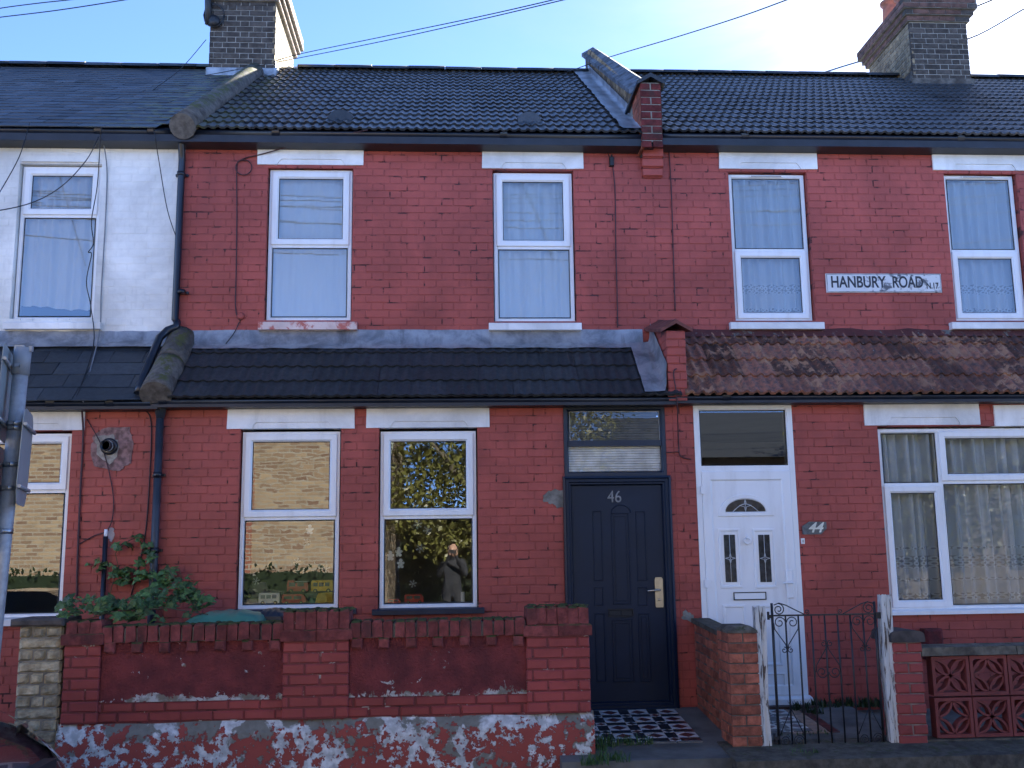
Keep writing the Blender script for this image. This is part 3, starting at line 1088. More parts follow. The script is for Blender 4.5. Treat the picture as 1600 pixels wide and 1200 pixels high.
# ---- eaves: soffit, fascia, gutters
for house, x0, x1, zt, zbm, rf in ((h46, XA + .02, XB, 0, 0, r46), (h44, XB, XRR, 0, 0, r44), (h48, XL, XA + .02, 0, 0, r48)):
    zf = Z_EAVE
    box_part('fascia', house, M_fascia, x0, x1, -0.10, -0.07, zf - .01, rf.ze - .02)
    box_part('soffit', house, M_fascia if house is not h48 else M_white, x0, x1, -0.069, 0.02, zf, zf + .03)
    gutter(house, x0 + .002, x1 - .002, -0.165, rf.ze - .012, joints=[x0 + .9, x0 + 3.1] if house is not h48 else [XA - .75, XA - .25])
# rendered strip under the eaves of the white house
box_part('cornice', h48, M_white, XL, XA, -0.05, 0.0, Z_EAVE - .055, Z_EAVE - .012)

# ---- pent roofs over the ground floor
YP = -0.70
p46 = Roof(660, 619, 543, YP, -0.03)
p44 = Roof(1320, 614, 527, YP, -0.03)
p48 = Roof(150, 624, 540, YP, -0.03)
XP0, XP1 = W(302, 575, -0.3).x, W(1010, 575, -0.3).x
XPa = W(265, 575, -0.35).x              # half round party ridge
XPb = W(1056, 575, YP).x                # party pier
q46 = deck(h46, p46, XPa, XPb, False, 'pent_roof')
q44 = deck(h44, p44, XPb, XRR, False, 'pent_roof')
q48 = deck(h48, p48, XL, XPa, False, 'pent_roof')
ga = p46.L / 3.45
cover(q46, p46, XPa + .10, XPb - .13, tml, 0.30, ga, jit=0.003, smax=p46.L - .05)
cover(q44, p44, XPb + .07, XRR, tmr, 0.30, p44.L / 3.5, jit=0.004, smax=p44.L - .05)
cover(q48, p48, -5.3, XPa - .06, sml, 0.29, p48.L / 4.4, 300, 0.5, jit=0.004, smax=p48.L - .05)
for house, x0, x1, rf in ((h46, XA, XPb, p46), (h44, XPb, XRR, p44), (h48, XL, XA, p48)):
    zf = W(660, 634, YL).z
    box_part('fascia', house, M_fascia, x0, x1, YL - .085, YL - .055, zf, rf.ze - .03)
    box_part('soffit', house, M_mortard, x0, x1, YL - .054, YL + .02, zf + .004, zf + .03)
    gutter(house, x0 + .002, x1 - .002, YL - .145, rf.ze - .018, 0.052, joints={h46: [XA + .1], h44: [XPb + .45, XPb + 2.2], h48: [XA - .85, XA - .35]}[house])


def flashing(parent, xs, ztop, rf, dlow, m=M_lead, wob=0.006):
    """lead dressed from the wall down on to the tiles, in lapped lengths"""
    for a, c in zip(xs, xs[1:]):
        b = MB()
        n = 10

        def fn(u, v):
            x = a + (c + .012 - a) * u
            lowp = rf.at(x, rf.L - dlow, 0.045 + wob * math.sin(x * 62.8) + rnd(-.003, .003))
            top = Vector((x, -0.006 - .002 * (1 if xs.index(a) % 2 else 0), ztop + rnd(-.004, .004)))
            mid = Vector((x, -0.03, rf.at(x, rf.L, .06).z + rnd(-.004, .004)))
            if v < 0.5:
                return tuple(top.lerp(mid, v * 2))
            return tuple(mid.lerp(lowp, v * 2 - 1))
        b.sheet(fn, n, 2)
        obj('flashing', b, m, parent, fix=False)


zfl = W(660, 515.5, 0).z
flashing(h46, [W(300, 530, 0).x, W(560, 530, 0).x, W(800, 530, 0).x, W(1002, 530, 0).x], zfl, p46, 0.09)
flashing(h48, [XL, W(-40, 530, 0).x, W(160, 530, 0).x, W(272, 530, 0).x], zfl - .01, p48, 0.09, wob=0.0)
# cement fillet over the rust red tiles
b = MB()
b.sheet(lambda u, v: (XPb + .06 + u * 8.6, *(lambda q: (q.y, q.z))(Vector((0, -0.004, zfl + .005 + rnd(-.01, .01))).lerp(p44.at(0, p44.L - .05, .045 + rnd(-.006, .006)), v))), 60, 3)
M_fillet = painted('cement fillet, half painted red', (0.11, 0.036, 0.032), (0.05, 0.03, 0.03), fleck=(0.17, 0.165, 0.14), fl=(0.56, 0.62))
obj('fillet', b, M_fillet, h44, fix=False)


# ---- half round party ridges between 48 and 46
def hip(parent, rf, x, r, d0, d1, parts, m=M_hip, name='party_ridge', off=0.03):
    ds = [d0 + (d1 - d0) * k / parts for k in range(parts + 1)]
    for a, c in zip(ds, ds[1:]):
        b = MB()
        n = 6
        pts = [rf.at(x + rnd(-.004, .004), a + (c - .006 - a) * k / n, off) for k in range(n + 1)]
        b.tube(pts, [r * rnd(.97, 1.02) for _ in pts], 16)
        obj(name, b, m, parent)


XH = XA + 0.06
hip(h46, r46, XH, 0.125, -0.06, r46.L - .35, 1)
hip(h46, p46, XPa, 0.135, -0.02, p46.L + .13, 2, off=0.035)

# ---- party parapet between 46 and 44
pw = 0.115
XPQ = XB
b = MB()
y0, y1 = YE + .16, YR + .25
hp = 0.36


def zroof(rf, y):
    return rf.ze + (y - rf.ye) * math.tan(rf.p)


zt0, zt1 = zroof(r46, y0) + hp, zroof(r46, YR) + hp + .05
b.hexa([(XPQ - pw, y0, zroof(r46, y0) - .3), (XPQ + pw, y0, zroof(r46, y0) - .3), (XPQ + pw, y1, zroof(r46, YR) - .5), (XPQ - pw, y1, zroof(r46, YR) - .5),
        (XPQ - pw, y0, zt0), (XPQ + pw, y0, zt0), (XPQ + pw, y1, zt1), (XPQ - pw, y1, zt1)])
par = obj('parapet', b, M_chim, h46)
M_copes = mossmat('blue grey coping slab', (0.13, 0.145, 0.165), (0.16, 0.16, 0.10), up=.75, amt=.35)
# bricks seen edge-on along its cheek
for k in range(34):
    f = (k + .5) / 34
    y = y0 + .1 + (YR - y0 - .1) * f
    for lev in range(2):
        bb = (-.0, )
    z = zroof(r46, y) + hp - .085
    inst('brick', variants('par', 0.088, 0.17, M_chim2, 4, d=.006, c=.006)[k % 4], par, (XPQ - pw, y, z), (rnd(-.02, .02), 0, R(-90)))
n = 9
for k in range(n):                       # gabled coping slabs
    f0, f1 = k / n, (k + 1) / n - .004
    ya, yb = y0 + .25 + (y1 + .02 - y0 - .25) * f0, y0 + .25 + (y1 + .02 - y0 - .25) * f1
    za, zb_ = zt0 + (zt1 - zt0) * (ya - y0) / (y1 - y0), zt0 + (zt1 - zt0) * (yb - y0) / (y1 - y0)
    b = MB()
    j = rnd(-.004, .004)
    w = 0.165
    A = [(XPQ - w, ya, za - .02 + j), (XPQ - w, ya, za + .03 + j), (XPQ, ya, za + .13 + j), (XPQ + w, ya, za + .03 + j), (XPQ + w, ya, za - .02 + j)]
    B = [(XPQ - w, yb, zb_ - .02 + j), (XPQ - w, yb, zb_ + .03 + j), (XPQ, yb, zb_ + .13 + j), (XPQ + w, yb, zb_ + .03 + j), (XPQ + w, yb, zb_ - .02 + j)]
    i, jn = b.pts(A), b.pts(B)
    for q in range(5):
        b.face((i[q], i[(q + 1) % 5], jn[(q + 1) % 5], jn[q]))
    b.face(i); b.face(jn)
    obj('coping_slab', b, M_copes, par)
# lead along the foot of the parapet
b = MB()
xl = XPQ - pw - .006


def ff(u, v):
    d = .02 + (r46.L - .05) * u
    y = r46.at(0, d).y
    if v < .4:
        q = (xl - rnd(0, .006), y, r46.at(0, d, 0).z + .16 - .12 * (v / .4))
    else:
        s = (v - .4) / .6
        p = r46.at(xl - .20 * s + rnd(-.012, .012) * (s > .9), d, .05 - .0 * s + rnd(-.006, .006))
        q = tuple(p)
    return q


b.sheet(ff, 36, 5)
obj('flashing', b, M_lead, par, fix=False)

# pilaster end of the parapet with gabled cap, corbel below the gutter
xa, xb, zb0, zt = RW(1001, 1034, 128, 206, -0.24)
b = MB(); b.box(xa + .008, xb - .008, -0.232, 0.35, zb0 - .1, zt - .005)
pil = obj('pilaster', b, M_mortard, h46)
nc = int((zt - zb0 + .06) / CO) + 2
for k in range(nc):
    z = zt - .01 - (k + .5) * CO
    w = xb - xa
    sp = [(xa, xa + w * .48), (xa + w * .52, xb)] if k % 2 == 0 else [(xa, xb)]
    for p, q in sp:
        inst('brick', variants('pil', round(q - p - .006, 3), .065, M_rbrick if (k in (2, 4) and p == xa) else M_rbrickd, 1, d=.004)[0], pil, ((p + q) / 2, -0.236, z))
    for yy in (-.12, .1):
        inst('brick', variants('pilr', .21, .065, M_rbrick, 2, d=.004)[k % 2], pil, (xa + .006, yy, z), (0, 0, R(-90)))
b = MB()
w = (xb - xa) / 2 + .035
cx = (xa + xb) / 2
A = [(cx - w, zt - .04), (cx - w, zt - .005), (cx, zt + .085), (cx + w, zt - .005), (cx + w, zt - .04), (cx, zt + .04)]
b.prism(A, -.275, .45)
obj('cap', b, M_tile, pil)
xc = W(1017.5, 250, -0.06)
zs = [W(1017, y, -0.06).z for y in (219, 233, 248, 262, 275)]
b = MB()
for k in range(4):
    d = (.13, .105, .08, .055)[k]
    hw = (.103, .103, .106, .100)[k]
    b.cbox(XB - hw, XB + hw, -d, 0.02, zs[k + 1] + .008, zs[k] - .006, 0.006)
    b.box(XB - hw + .008, XB + hw - .008, -d + .03, 0.015, zs[k + 1] - .002, zs[k + 1] + .010)
obj('corbel', b, M_red, h46)

# lower pier between the two pent roofs
xa, xb, z0_, z1_ = RW(1042.5, 1073, 515, 624, YP)
b = MB()
b.hexa([(xa + .006, YP + .006, z0_ - .01), (xb - .006, YP + .006, z0_ - .01), (xb - .006, -.005, z0_ - .01), (xa + .006, -.005, z0_ - .01),
        (xa + .006, YP + .006, z1_ - .01), (xb - .006, YP + .006, z1_ - .01), (xb - .006, -.005, z1_ + .17), (xa + .006, -.005, z1_ + .17)])
pier = obj('party_pier', b, M_redj, h46)
for k in range(int((z1_ - z0_) / CO + .3)):
    z = z1_ - .015 - (k + .5) * CO
    w = xb - xa
    for p, q in ([(xa, xa + w * .62), (xa + w * .64, xb)] if k % 2 else [(xa, xb)]):
        inst('brick', variants('pp', round(q - p - .004, 2), .065, M_red, 2, d=.004)[k % 2], pier, ((p + q) / 2, YP, z))
    for yy in (YP + .12, YP + .35):
        inst('brick', variants('ppl', .21, .065, M_red, 2, d=.004)[k % 2], pier, (xa + .006, yy, z), (0, 0, R(-90)))
b = MB()
cx = (xa + xb) / 2
for ya, yb, dz in ((YP - .045, -0.34, 0.0), (-0.345, -.004, .085)):
    w = .145
    za, zb_ = z1_ + dz, z1_ + dz + .085
    A = [(cx - w, ya, za - .03), (cx - w, ya, za), (cx, ya, za + .085), (cx + w, ya, za), (cx + w, ya, za - .03), (cx, ya, za + .05)]
    B = [(x, yb, z + zb_ - za) for x, _, z in A]
    b2 = MB(); i, j = b2.pts(A), b2.pts(B)
    for q in range(6):
        b2.face((i[q], i[(q + 1) % 6], j[(q + 1) % 6], j[q]))
    b2.face(i); b2.face(j)
    obj('cap', b2, M_redclay, pier)
b = MB()


def fg(u, v):
    d = -.02 + (p46.L + .02) * u
    q = p46.at(0, d)
    if v < .45:
        s = v / .45
        return (xa - .008 - .012 * s + rnd(-.003, .003), q.y, q.z + (.05 + .20 * (1 - u * .3)) * (1 - s) + .05)
    s = (v - .45) / .55
    p = p46.at(xa - .02 - .20 * s, d, .055 + rnd(-.008, .008))
    return tuple(p)


b.sheet(fg, 14, 6)
obj('flashing', b, M_lead, pier, fix=False)


# ---- chimneys
def chimney(house, l, r, ybase, ytop, Y, depth, corb, sideleft, pots, pots_x=0.5, ymid=60, tall=0.5, fm=None):
    x0, x1 = W(l, ymid, Y).x, W(r, ymid, Y).x
    zb0 = W((l + r) / 2, ybase, Y).z
    zt = W((l + r) / 2, ytop, Y).z           # underside of the corbel
    ch = MB(); ch.box(x0 + .010, x1 - .010, Y + .0095, Y + depth - .010, zb0 - .5, zt + .06)
    c = obj('chimney', ch, M_mortar, house)
    sx = x0 if sideleft else x1
    for q in course_list(x0, x1, zb0, zt + .01, off=.0):
        L = q[1] - q[0]
        me = random.choice(variants('chim', ST if abs(L - ST) < .004 else (HD if abs(L - HD) < .004 else round(L, 2)), .065, M_chim, 4, d=.003, c=.004, back=.03))
        inst('brick', me, c, ((q[0] + q[1]) / 2, Y + .006 + rnd(-.003, .002), (q[2] + q[3]) / 2), (0, 0, rnd(-.01, .01)))
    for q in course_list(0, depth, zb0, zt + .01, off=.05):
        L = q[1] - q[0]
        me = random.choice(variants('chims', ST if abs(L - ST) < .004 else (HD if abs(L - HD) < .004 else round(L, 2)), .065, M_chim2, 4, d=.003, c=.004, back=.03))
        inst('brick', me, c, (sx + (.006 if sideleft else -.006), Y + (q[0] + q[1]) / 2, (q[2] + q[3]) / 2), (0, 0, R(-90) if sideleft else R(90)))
    z = zt + .006
    for k, o in enumerate(corb):
        b = MB()
        xx0, xx1, yy0, yy1 = x0 - o, x1 + o, Y - o, Y + depth + o
        b.box(xx0 + .006, xx1 - .006, yy0 + .006, yy1 - .006, z - .004, z + .071)
        cb = obj('corbel', b, M_mortard, c)
        nf = int((xx1 - xx0) / .225)
        for i in range(nf + 1):
            a, e = max(xx0, xx0 + (i - .5 * (k % 2)) * .225), min(xx1, xx0 + (i + 1 - .5 * (k % 2)) * .225 - .008)
            if e - a > .03:
                inst('brick', variants('corb', round(e - a, 2), .066, M_chim if k % 3 else M_rbrickc, 1, d=.006, c=.004)[0], c, ((a + e) / 2, yy0 + .004, z + .035))
        ns = int((yy1 - yy0) / .225)
        for i in range(ns + 1):
            a, e = yy0 + max(0, (i - .5 * (k % 2))) * .225, min(yy1, yy0 + (i + 1 - .5 * (k % 2)) * .225 - .008)
            if e - a > .03:
                inst('brick', variants('corb', round(e - a, 2), .066, M_chim if k % 3 else M_rbrickc, 1, d=.006, c=.004)[0], c, ((xx0 + .004) if sideleft else (xx1 - .004), (a + e) / 2, z + .035), (0, 0, R(-90) if sideleft else R(90)))
        z += .075
    b = MB(); b.box(x0 - .02, x1 + .02, Y - .02, Y + depth + .02, z, z + .03)
    for k in range(pots):
        py = Y + depth * (k + .5) / pots
        b.lathe([(.19, .03), (.13, .12)], ((x0 + x1) / 2 - .0, py, z), 12)
    obj('flaunching', b, M_mortard, c)
    for k in range(pots):
        py = Y + depth * (k + .5) / pots
        b = MB()
        H = tall * (1, .8, 1.1, .9)[k % 4]
        b.lathe([(.125, .05), (.105, H - .1), (.10, H - .06), (.135, H - .04), (.135, H), (.10, H), (.09, H - .06)], (x0 + (x1 - x0) * pots_x, py, z), 18)
        obj('chimney_pot', b, M_terra, c)
    # lead apron
    b = MB()
    b.box(x0 - .03, x1 + .03, Y - .012, Y + .011, zb0 - .05, zb0 + .085)
    b.hexa([(x0 - .05, Y - .16, zb0 - .17), (x1 + .05, Y - .16, zb0 - .17), (x1 + .03, Y - .010, zb0 - .045), (x0 - .03, Y - .010, zb0 - .045),
            (x0 - .05, Y - .16, zb0 - .155), (x1 + .05, Y - .16, zb0 - .155), (x1 + .03, Y - .010, zb0 - .03), (x0 - .03, Y - .010, zb0 - .03)])
    sgn = -1 if sideleft else 1
    xo = x0 if sideleft else x1
    b.box(min(xo, xo + sgn * .012), max(xo, xo + sgn * .012), Y + .02, Y + .5, zb0 - .05, zb0 + .20)
    obj('flashing', b, fm or M_lead, c)
    return c, x0, x1, zb0, zt


M_rbrickc = mossmat('red corbel brick', (0.16, 0.085, 0.065), (0.1, 0.09, 0.05), amt=0.0)
YC = 2.9
c1 = chimney(h46, 327.5, 430, 116, 3, YC, 1.5, (.04, .08, .12, .12), False, 4)
c2 = chimney(h44, 1424, 1514, 132, 35, YC, 1.35, (.035, .075, .115, .115), True, 3, 0.36, 80, tall=.58, fm=M_hip)

# ================================================================== doors
def bead(b, x0, x1, z0, z1, Y, w=0.014, h=0.007):
    b.ring(x0, x1, z0, z1, [(0, Y + .004), (w * .35, Y - h), (w * .65, Y - h), (w, Y + .004)])


def slab(name, mb_args, m, parent):
    b = MB(); b.box(*mb_args)
    return obj(name, b, m, parent)


# --- navy steel door of number 46
YD = YL + 0.028
b = MB()
b.ring(t46[0], t46[1], t46[2] + .004, t46[3], [(0, YL + .10), (0, YL - .012), (.030, YL - .012), (.042, YL + .006), (.042, YL + .10)])
fanl = obj('fanlight', b, M_navy2, h46)
ta = RW(889.5, 1030.5, 642.5, 689, YL + .03)
tb_ = RW(889.5, 1032, 697, 744, YL + .03)
slab('rail', (t46[0] + .040, t46[1] - .040, YL - .004, YL + .08, tb_[3] - .003, ta[2] + .003), M_navy2, fanl)
for k, r in enumerate((ta, tb_)):
    p = MB(); p.poly([(r[0], YL + .034, r[2]), (r[1], YL + .034, r[2]), (r[1], YL + .034, r[3]), (r[0], YL + .034, r[3])])
    obj('pane', p, M_glassc, fanl, fix=False)
    if k == 0:
        f = MB(); f.ring(r[0] + .002, r[1] - .002, r[2] + .002, r[3] - .002, [(0, YL + .032), (0, YL + .026), (.004, YL + .026), (.004, YL + .032)])
        obj('putty', f, plain('cracked white putty', (0.5, 0.5, 0.48), .8), fanl)
    bl = MB()
    ns = 12
    for q in range(ns):
        z = r[2] + (r[3] - r[2]) * (q + .5) / ns
        hh = (r[3] - r[2]) / ns
        y = YL + .050
        bl.hexa([(r[0] - .02, y, z - hh * .42), (r[1] + .02, y, z - hh * .42), (r[1] + .02, y + .001, z - hh * .42), (r[0] - .02, y + .001, z - hh * .42),
                 (r[0] - .02, y + .006, z + hh * .46), (r[1] + .02, y + .006, z + hh * .46), (r[1] + .02, y + .007, z + hh * .46), (r[0] - .02, y + .007, z + hh * .46)])
    obj('blind', bl, plain('pale blind slats', (0.80, 0.81, 0.80), .5, bs=0) if k else plain('dusty dark blind slats', (0.13, 0.13, 0.125), .5, bs=0), fanl)
door = link('door', None, h46)
BASE[door.name] = BASE[h46.name]
b = MB()
b.ring(d46[0], d46[1], d46[2] - .02, d46[3] + .004, [(0, YL + .09), (0, YL - .034), (.018, YL - .040), (.026, YL - .022), (.050, YL - .022), (.058, YL - .008), (.070, YL - .008), (.078, YL + .026), (.078, YL + .09)])
obj('frame', b, M_navy, door)
lf = RW(896, 1045, 757.5, 1102, YD)
b = MB(); b.cbox(d46[0] + .076, d46[1] - .076, YD, YD + .05, d46[2] + .055, d46[3] - .074, .004)
for l, r, tp, bt in ((956, 985, 801, 945), (926.4, 942, 798, 908), (994, 1010, 798, 908), (928.5, 943.5, 917, 947), (996, 1012, 917, 947), (930, 946.5, 958, 1066), (957, 990, 968, 1066), (998, 1017, 958, 1066)):
    x0, x1, z0, z1 = RW(l, r, tp, bt, YD)
    bead(b, x0, x1, z0, z1, YD)
    bead(b, x0 + .026, x1 - .026, z0 + .03, z1 - .03, YD, .010, .004) if x1 - x0 > .1 else None
for bx, by in ((970.5, 789),):
    x0, x1, z0, z1 = RW(955, 985, 789, 801, YD)
    for k in range(10):
        a0, a1 = math.pi * k / 10, math.pi * (k + 1) / 10
        cx, rx = (x0 + x1) / 2, (x1 - x0) / 2
        p = [(cx + rx * math.cos(a), z0 + (z1 - z0) * math.sin(a)) for a in (a0, a1)]
        b.tube([(p[0][0], YD - .002, p[0][1]), (p[1][0], YD - .002, p[1][1])], .006, 6)
obj('leaf', b, M_navy, door)
x0, x1, z0, z1 = RW(950.5, 990, 951, 963.5, YD)
b = MB(); b.ring(x0, x1, z0, z1, [(0, YD + .002), (.002, YD - .014), (.010, YD - .014), (.013, YD - .004), (.013, YD + .002)])
b.box(x0 + .015, (x0 + x1) / 2 - .008, YD - .010, YD - .002, z0 + .012, z1 - .018)
b.box((x0 + x1) / 2 + .008, x1 - .015, YD - .010, YD - .002, z0 + .012, z1 - .018)
obj('letterbox', b, M_gasket, door)
x0, x1, z0, z1 = RW(1023.5, 1036, 902, 949, YD - .01)
b = MB(); b.prism([(x0 + .004, z0), (x1 - .004, z0), (x1, z0 + .015), (x1, z1 - .015), (x1 - .01, z1), (x0 + .01, z1), (x0, z1 - .015), (x0, z0 + .015)], YD - .016, YD + .001)
zl = z1 - .42 * (z1 - z0)
b.tube([(x0 + .035, YD - .014, zl), (x0 + .035, YD - .055, zl), (x0 + .02, YD - .060, zl), (x0 - .075, YD - .060, zl - .006)], [.010, .010, .010, .008], 10)
b.lathe([(.012, -.018), (.012, -.028), (.006, -.03)], ((x0 + x1) / 2, YD, zl - .085), 12, axis='y')
obj('handle', b, M_chrome, door)


def text(name, s, size, m, parent, center, extrude=0.002, rotz=0.0, shear=0.0, bold=0.0, label=None, width=None):
    cu = bpy.data.curves.new(name, 'FONT')
    cu.body = s
    cu.size = size
    cu.align_x = 'CENTER'; cu.align_y = 'CENTER'
    cu.extrude = extrude
    cu.shear = shear
    cu.offset = bold
    tmp = bpy.data.objects.new(name, cu)
    C.objects.link(tmp)
    dg = bpy.context.evaluated_depsgraph_get()
    me = bpy.data.meshes.new_from_object(tmp.evaluated_get(dg))
    bpy.data.objects.remove(tmp)
    me.materials.clear(); me.materials.append(m)
    if width:
        xs = [v.co.x for v in me.vertices]
        k = width / (max(xs) - min(xs))
        for v in me.vertices:
            v.co.x *= k
    o = bpy.data.objects.new(name, me)
    C.objects.link(o)
    o.parent = parent
    o.location = Vector(center) - BASE[parent.name]
    o.rotation_euler = (R(90), 0, rotz)
    return o


p = W(960, 777, YD)
text('house_number', '46', 0.15, plain('dull chrome digits', (.20, .21, .23), .4, .2, 30, 0.0, metal=.8), door, (p.x, YD - .004, p.z), .004, width=.125)
slab('threshold', (d46[0] + .02, d46[1] - .02, YL - .06, YL + .10, d46[2] - .10, d46[2] - .022), M_conc, h46)

# --- white panelled door of number 44
YE4 = YL + .012
frame4 = link('door', None, h44); BASE[frame4.name] = BASE[h44.name]
b = MB()
b.ring(d44[0], d44[1], d44[2], d44[3], [(0, YE4 + .08), (0, YE4 - .02), (.046, YE4 - .02), (.056, YE4 - .006), (.056, YE4 + .08)])
zt4 = W(1160, 731.5, YE4).z
b.box(d44[0] + .050, d44[1] - .050, YE4 - .016, YE4 + .06, zt4 - .03, zt4 + .022)
obj('frame', b, M_upvc, frame4)
x0, x1 = d44[0] + .056, d44[1] - .056
g = MB(); zz0, zz1 = zt4 + .022, d44[3] - .056
g.ring(x0, x1, zz0, zz1, [(0, YE4 + .01), (0, YE4 - .001), (.008, YE4 + .002), (.008, YE4 + .01)])
obj('gasket', g, M_gasket, frame4)
p = MB(); p.poly([(x0, YE4 + .012, zz0), (x1, YE4 + .012, zz0), (x1, YE4 + .010, zz1), (x0, YE4 + .010, zz1)])
obj('pane', p, M_glassf, frame4, fix=False)
b = MB()
LX0, LX1, LZ0, LZ1 = d44[0] + .050, d44[1] - .050, d44[2] + .05, zt4 - .026
b.ring(LX0, LX1, LZ0, LZ1, [(0, YE4 + .05), (0, YE4 - .024), (.008, YE4 - .030), (.076, YE4 - .030), (.090, YE4 - .016), (.090, YE4 + .05)])
YPn = YE4 - .016
b.box(LX0 + .085, LX1 - .085, YPn, YPn + .04, LZ0 + .085, LZ1 - .085)


def raised(l, r, tp, bt, w=.026):
    x0, x1, z0, z1 = RW(l, r, tp, bt, YPn)
    b.ring(x0, x1, z0, z1, [(0, YPn + .003), (.004, YPn - .010), (w - .008, YPn - .010), (w, YPn + .003)])


raised(1123.5, 1158.5, 826, 919); raised(1177.5, 1212.5, 826, 919)
raised(1131, 1167, 945, 1040); raised(1185, 1221, 945, 1040)
raised(1130, 1228, 1052, 1080, .02)
ax0, ax1, az0, az1 = RW(1120.5, 1208, 771.5, 807, YPn)
gx0, gx1, gz0, gz1 = RW(1133, 1195.5, 780, 799.5, YPn)
nn = 18


def arch(x0, x1, z0, z1, y):
    cx, rx = (x0 + x1) / 2, (x1 - x0) / 2
    return [(cx + rx * math.cos(math.pi * k / nn), y, z0 + (z1 - z0) * math.sin(math.pi * k / nn)) for k in range(nn + 1)]


lo = [b.pts(arch(*a)) for a in ((ax0, ax1, az0, az1, YPn + .003), (ax0 + .006, ax1 - .006, az0 + .006, az1 - .006, YPn - .012), (gx0 - .010, gx1 + .010, gz0 - .008, gz1 + .010, YPn - .012), (gx0, gx1, gz0, gz1, YPn - .002))]
for A, B in zip(lo, lo[1:]):
    for k in range(nn):
        b.face((A[k], A[k + 1], B[k + 1], B[k]))
    b.face((A[0], B[0], B[nn], A[nn]))
obj('leaf', b, M_upvc, frame4)
M_dglass = plain('dark leaded glass', (0.035, 0.038, 0.042), 0.08, 0.5, 18, 0.25, 30, 0.004)
M_came = plain('lead came', (0.55, 0.56, 0.56), 0.4, 0.1, bs=0)
p = MB(); p.poly(arch(gx0, gx1, gz0, gz1, YPn - .004))
pa = obj('pane', p, M_dglass, frame4)
ca = MB()
cx = (gx0 + gx1) / 2
ca.tube([(gx0 + (gx1 - gx0) * .18 + (gx1 - gx0) * .64 * k / 10, YPn - .006, gz0 + (gz1 - gz0) * .62 * math.sin(math.pi * k / 10)) for k in range(11)], .0035, 5)
ca.tube([(cx, YPn - .006, gz0), (cx, YPn - .006, gz1)], .003, 5)


def star(mb, x, y, z, r, q=.28):
    pts = []
    for k in range(8):
        rr = r if k % 2 == 0 else r * q
        pts.append((x + rr * math.sin(math.pi * k / 4), z + rr * math.cos(math.pi * k / 4)))
    for k in range(8):
        a, c = pts[k], pts[(k + 1) % 8]
        mb.tube([(a[0], y, a[1]), (c[0], y, c[1])], .0025, 4)


star(ca, cx, YPn - .007, gz0 + (gz1 - gz0) * .5, .055)
obj('leading', ca, M_came, pa)
for l, r in ((1132.2, 1149.8), (1186.2, 1204)):
    x0, x1, z0, z1 = RW(l, r, 835.5, 909.5, YPn)
    p = MB(); p.box(x0, x1, YPn - .004, YPn + .01, z0, z1)
    pa = obj('pane', p, M_dglass, frame4)
    ca = MB(); xc = (x0 + x1) / 2
    ca.tube([(xc, YPn - .006, z0), (xc, YPn - .006, z1)], .0028, 5)
    star(ca, xc, YPn - .007, (z0 + z1) / 2, .046)
    obj('leading', ca, M_came, pa)
x0, x1, z0, z1 = RW(1146, 1197, 925, 937.5, YPn)
b = MB(); b.ring(x0, x1, z0, z1, [(0, YPn + .002), (0, YPn - .010), (.008, YPn - .010), (.008, YPn + .002)])
lb = obj('letterbox', b, M_gasket, frame4)
slab('flap', (x0 + .009, x1 - .009, YPn - .008, YPn + .001, z0 + .009, z1 - .009), M_upvc, lb)
p = W(1167, 845, YPn)
b = MB()
b.lathe([(.018, .0), (.014, -.012), (.004, -.016)], (p.x, YPn, p.z + .028), 12, axis='y')
b.tube([(p.x + .030 * math.sin(a), YPn - .016, p.z + .026 * math.cos(a)) for a in [R(40 + 28 * k) for k in range(11)]], .0075, 8)
b.lathe([(.010, .0), (.010, -.014)], (p.x, YPn, p.z - .028), 10, axis='y')
obj('knocker', b, M_upvc, frame4)
x0, x1, z0, z1 = RW(1229, 1239.5, 890, 935, YE4 - .03)
b = MB(); b.cbox(x0, x1, YE4 - .042, YE4 - .029, z0, z1, .008)
zh = z0 + (z1 - z0) * .55
b.tube([(x1 - .015, YE4 - .04, zh), (x1 - .015, YE4 - .075, zh), (x0 - .04, YE4 - .078, zh)], .010, 10)
obj('handle', b, M_upvc, frame4)
for py in (766, 912):
    q = W(1090, py, YE4)
    slab('hinge', (LX0 - .018, LX0 + .024, YE4 - .046, YE4 - .026, q.z - .035, q.z + .035), M_upvc, frame4)
x0, x1, z0, z1 = RW(1102, 1270, 1091.5, 1102, YL - .07)
b = MB(); b.prism([(YL - .09, z0), (YL + .06, z0), (YL + .06, z1 + .02), (YL - .07, z1), (YL - .09, z1 - .01)], x0, x1, ax='x')
obj('sill', b, M_upvc, frame4)
slab('step', (x0 + .01, x1 + .02, YL - .16, YL - .001, path_z(YL) - .1, z0 - .004), plain('dark quarry tile step', (0.055, 0.026, 0.020), .6, .4, 20), h44)

# ---- patches of bare cement and mortar on the walls
M_patch = plain('bare grey cement patch', (0.19, 0.175, 0.15), .9, .35, 14, .6, 50)


def blob(name, pts, Y, m, parent, th=.006, nj=.006):
    P2 = []
    for k in range(len(pts)):
        a, c = pts[k], pts[(k + 1) % len(pts)]
        for s in range(4):
            f = s / 4
            q = W(a[0] + (c[0] - a[0]) * f, a[1] + (c[1] - a[1]) * f, Y)
            P2.append((q.x + rnd(-nj, nj) * 2, q.z + rnd(-nj, nj) * 2))
    b = MB(); b.prism(P2, Y - th, Y + .012)
    return obj(name, b, m, parent)


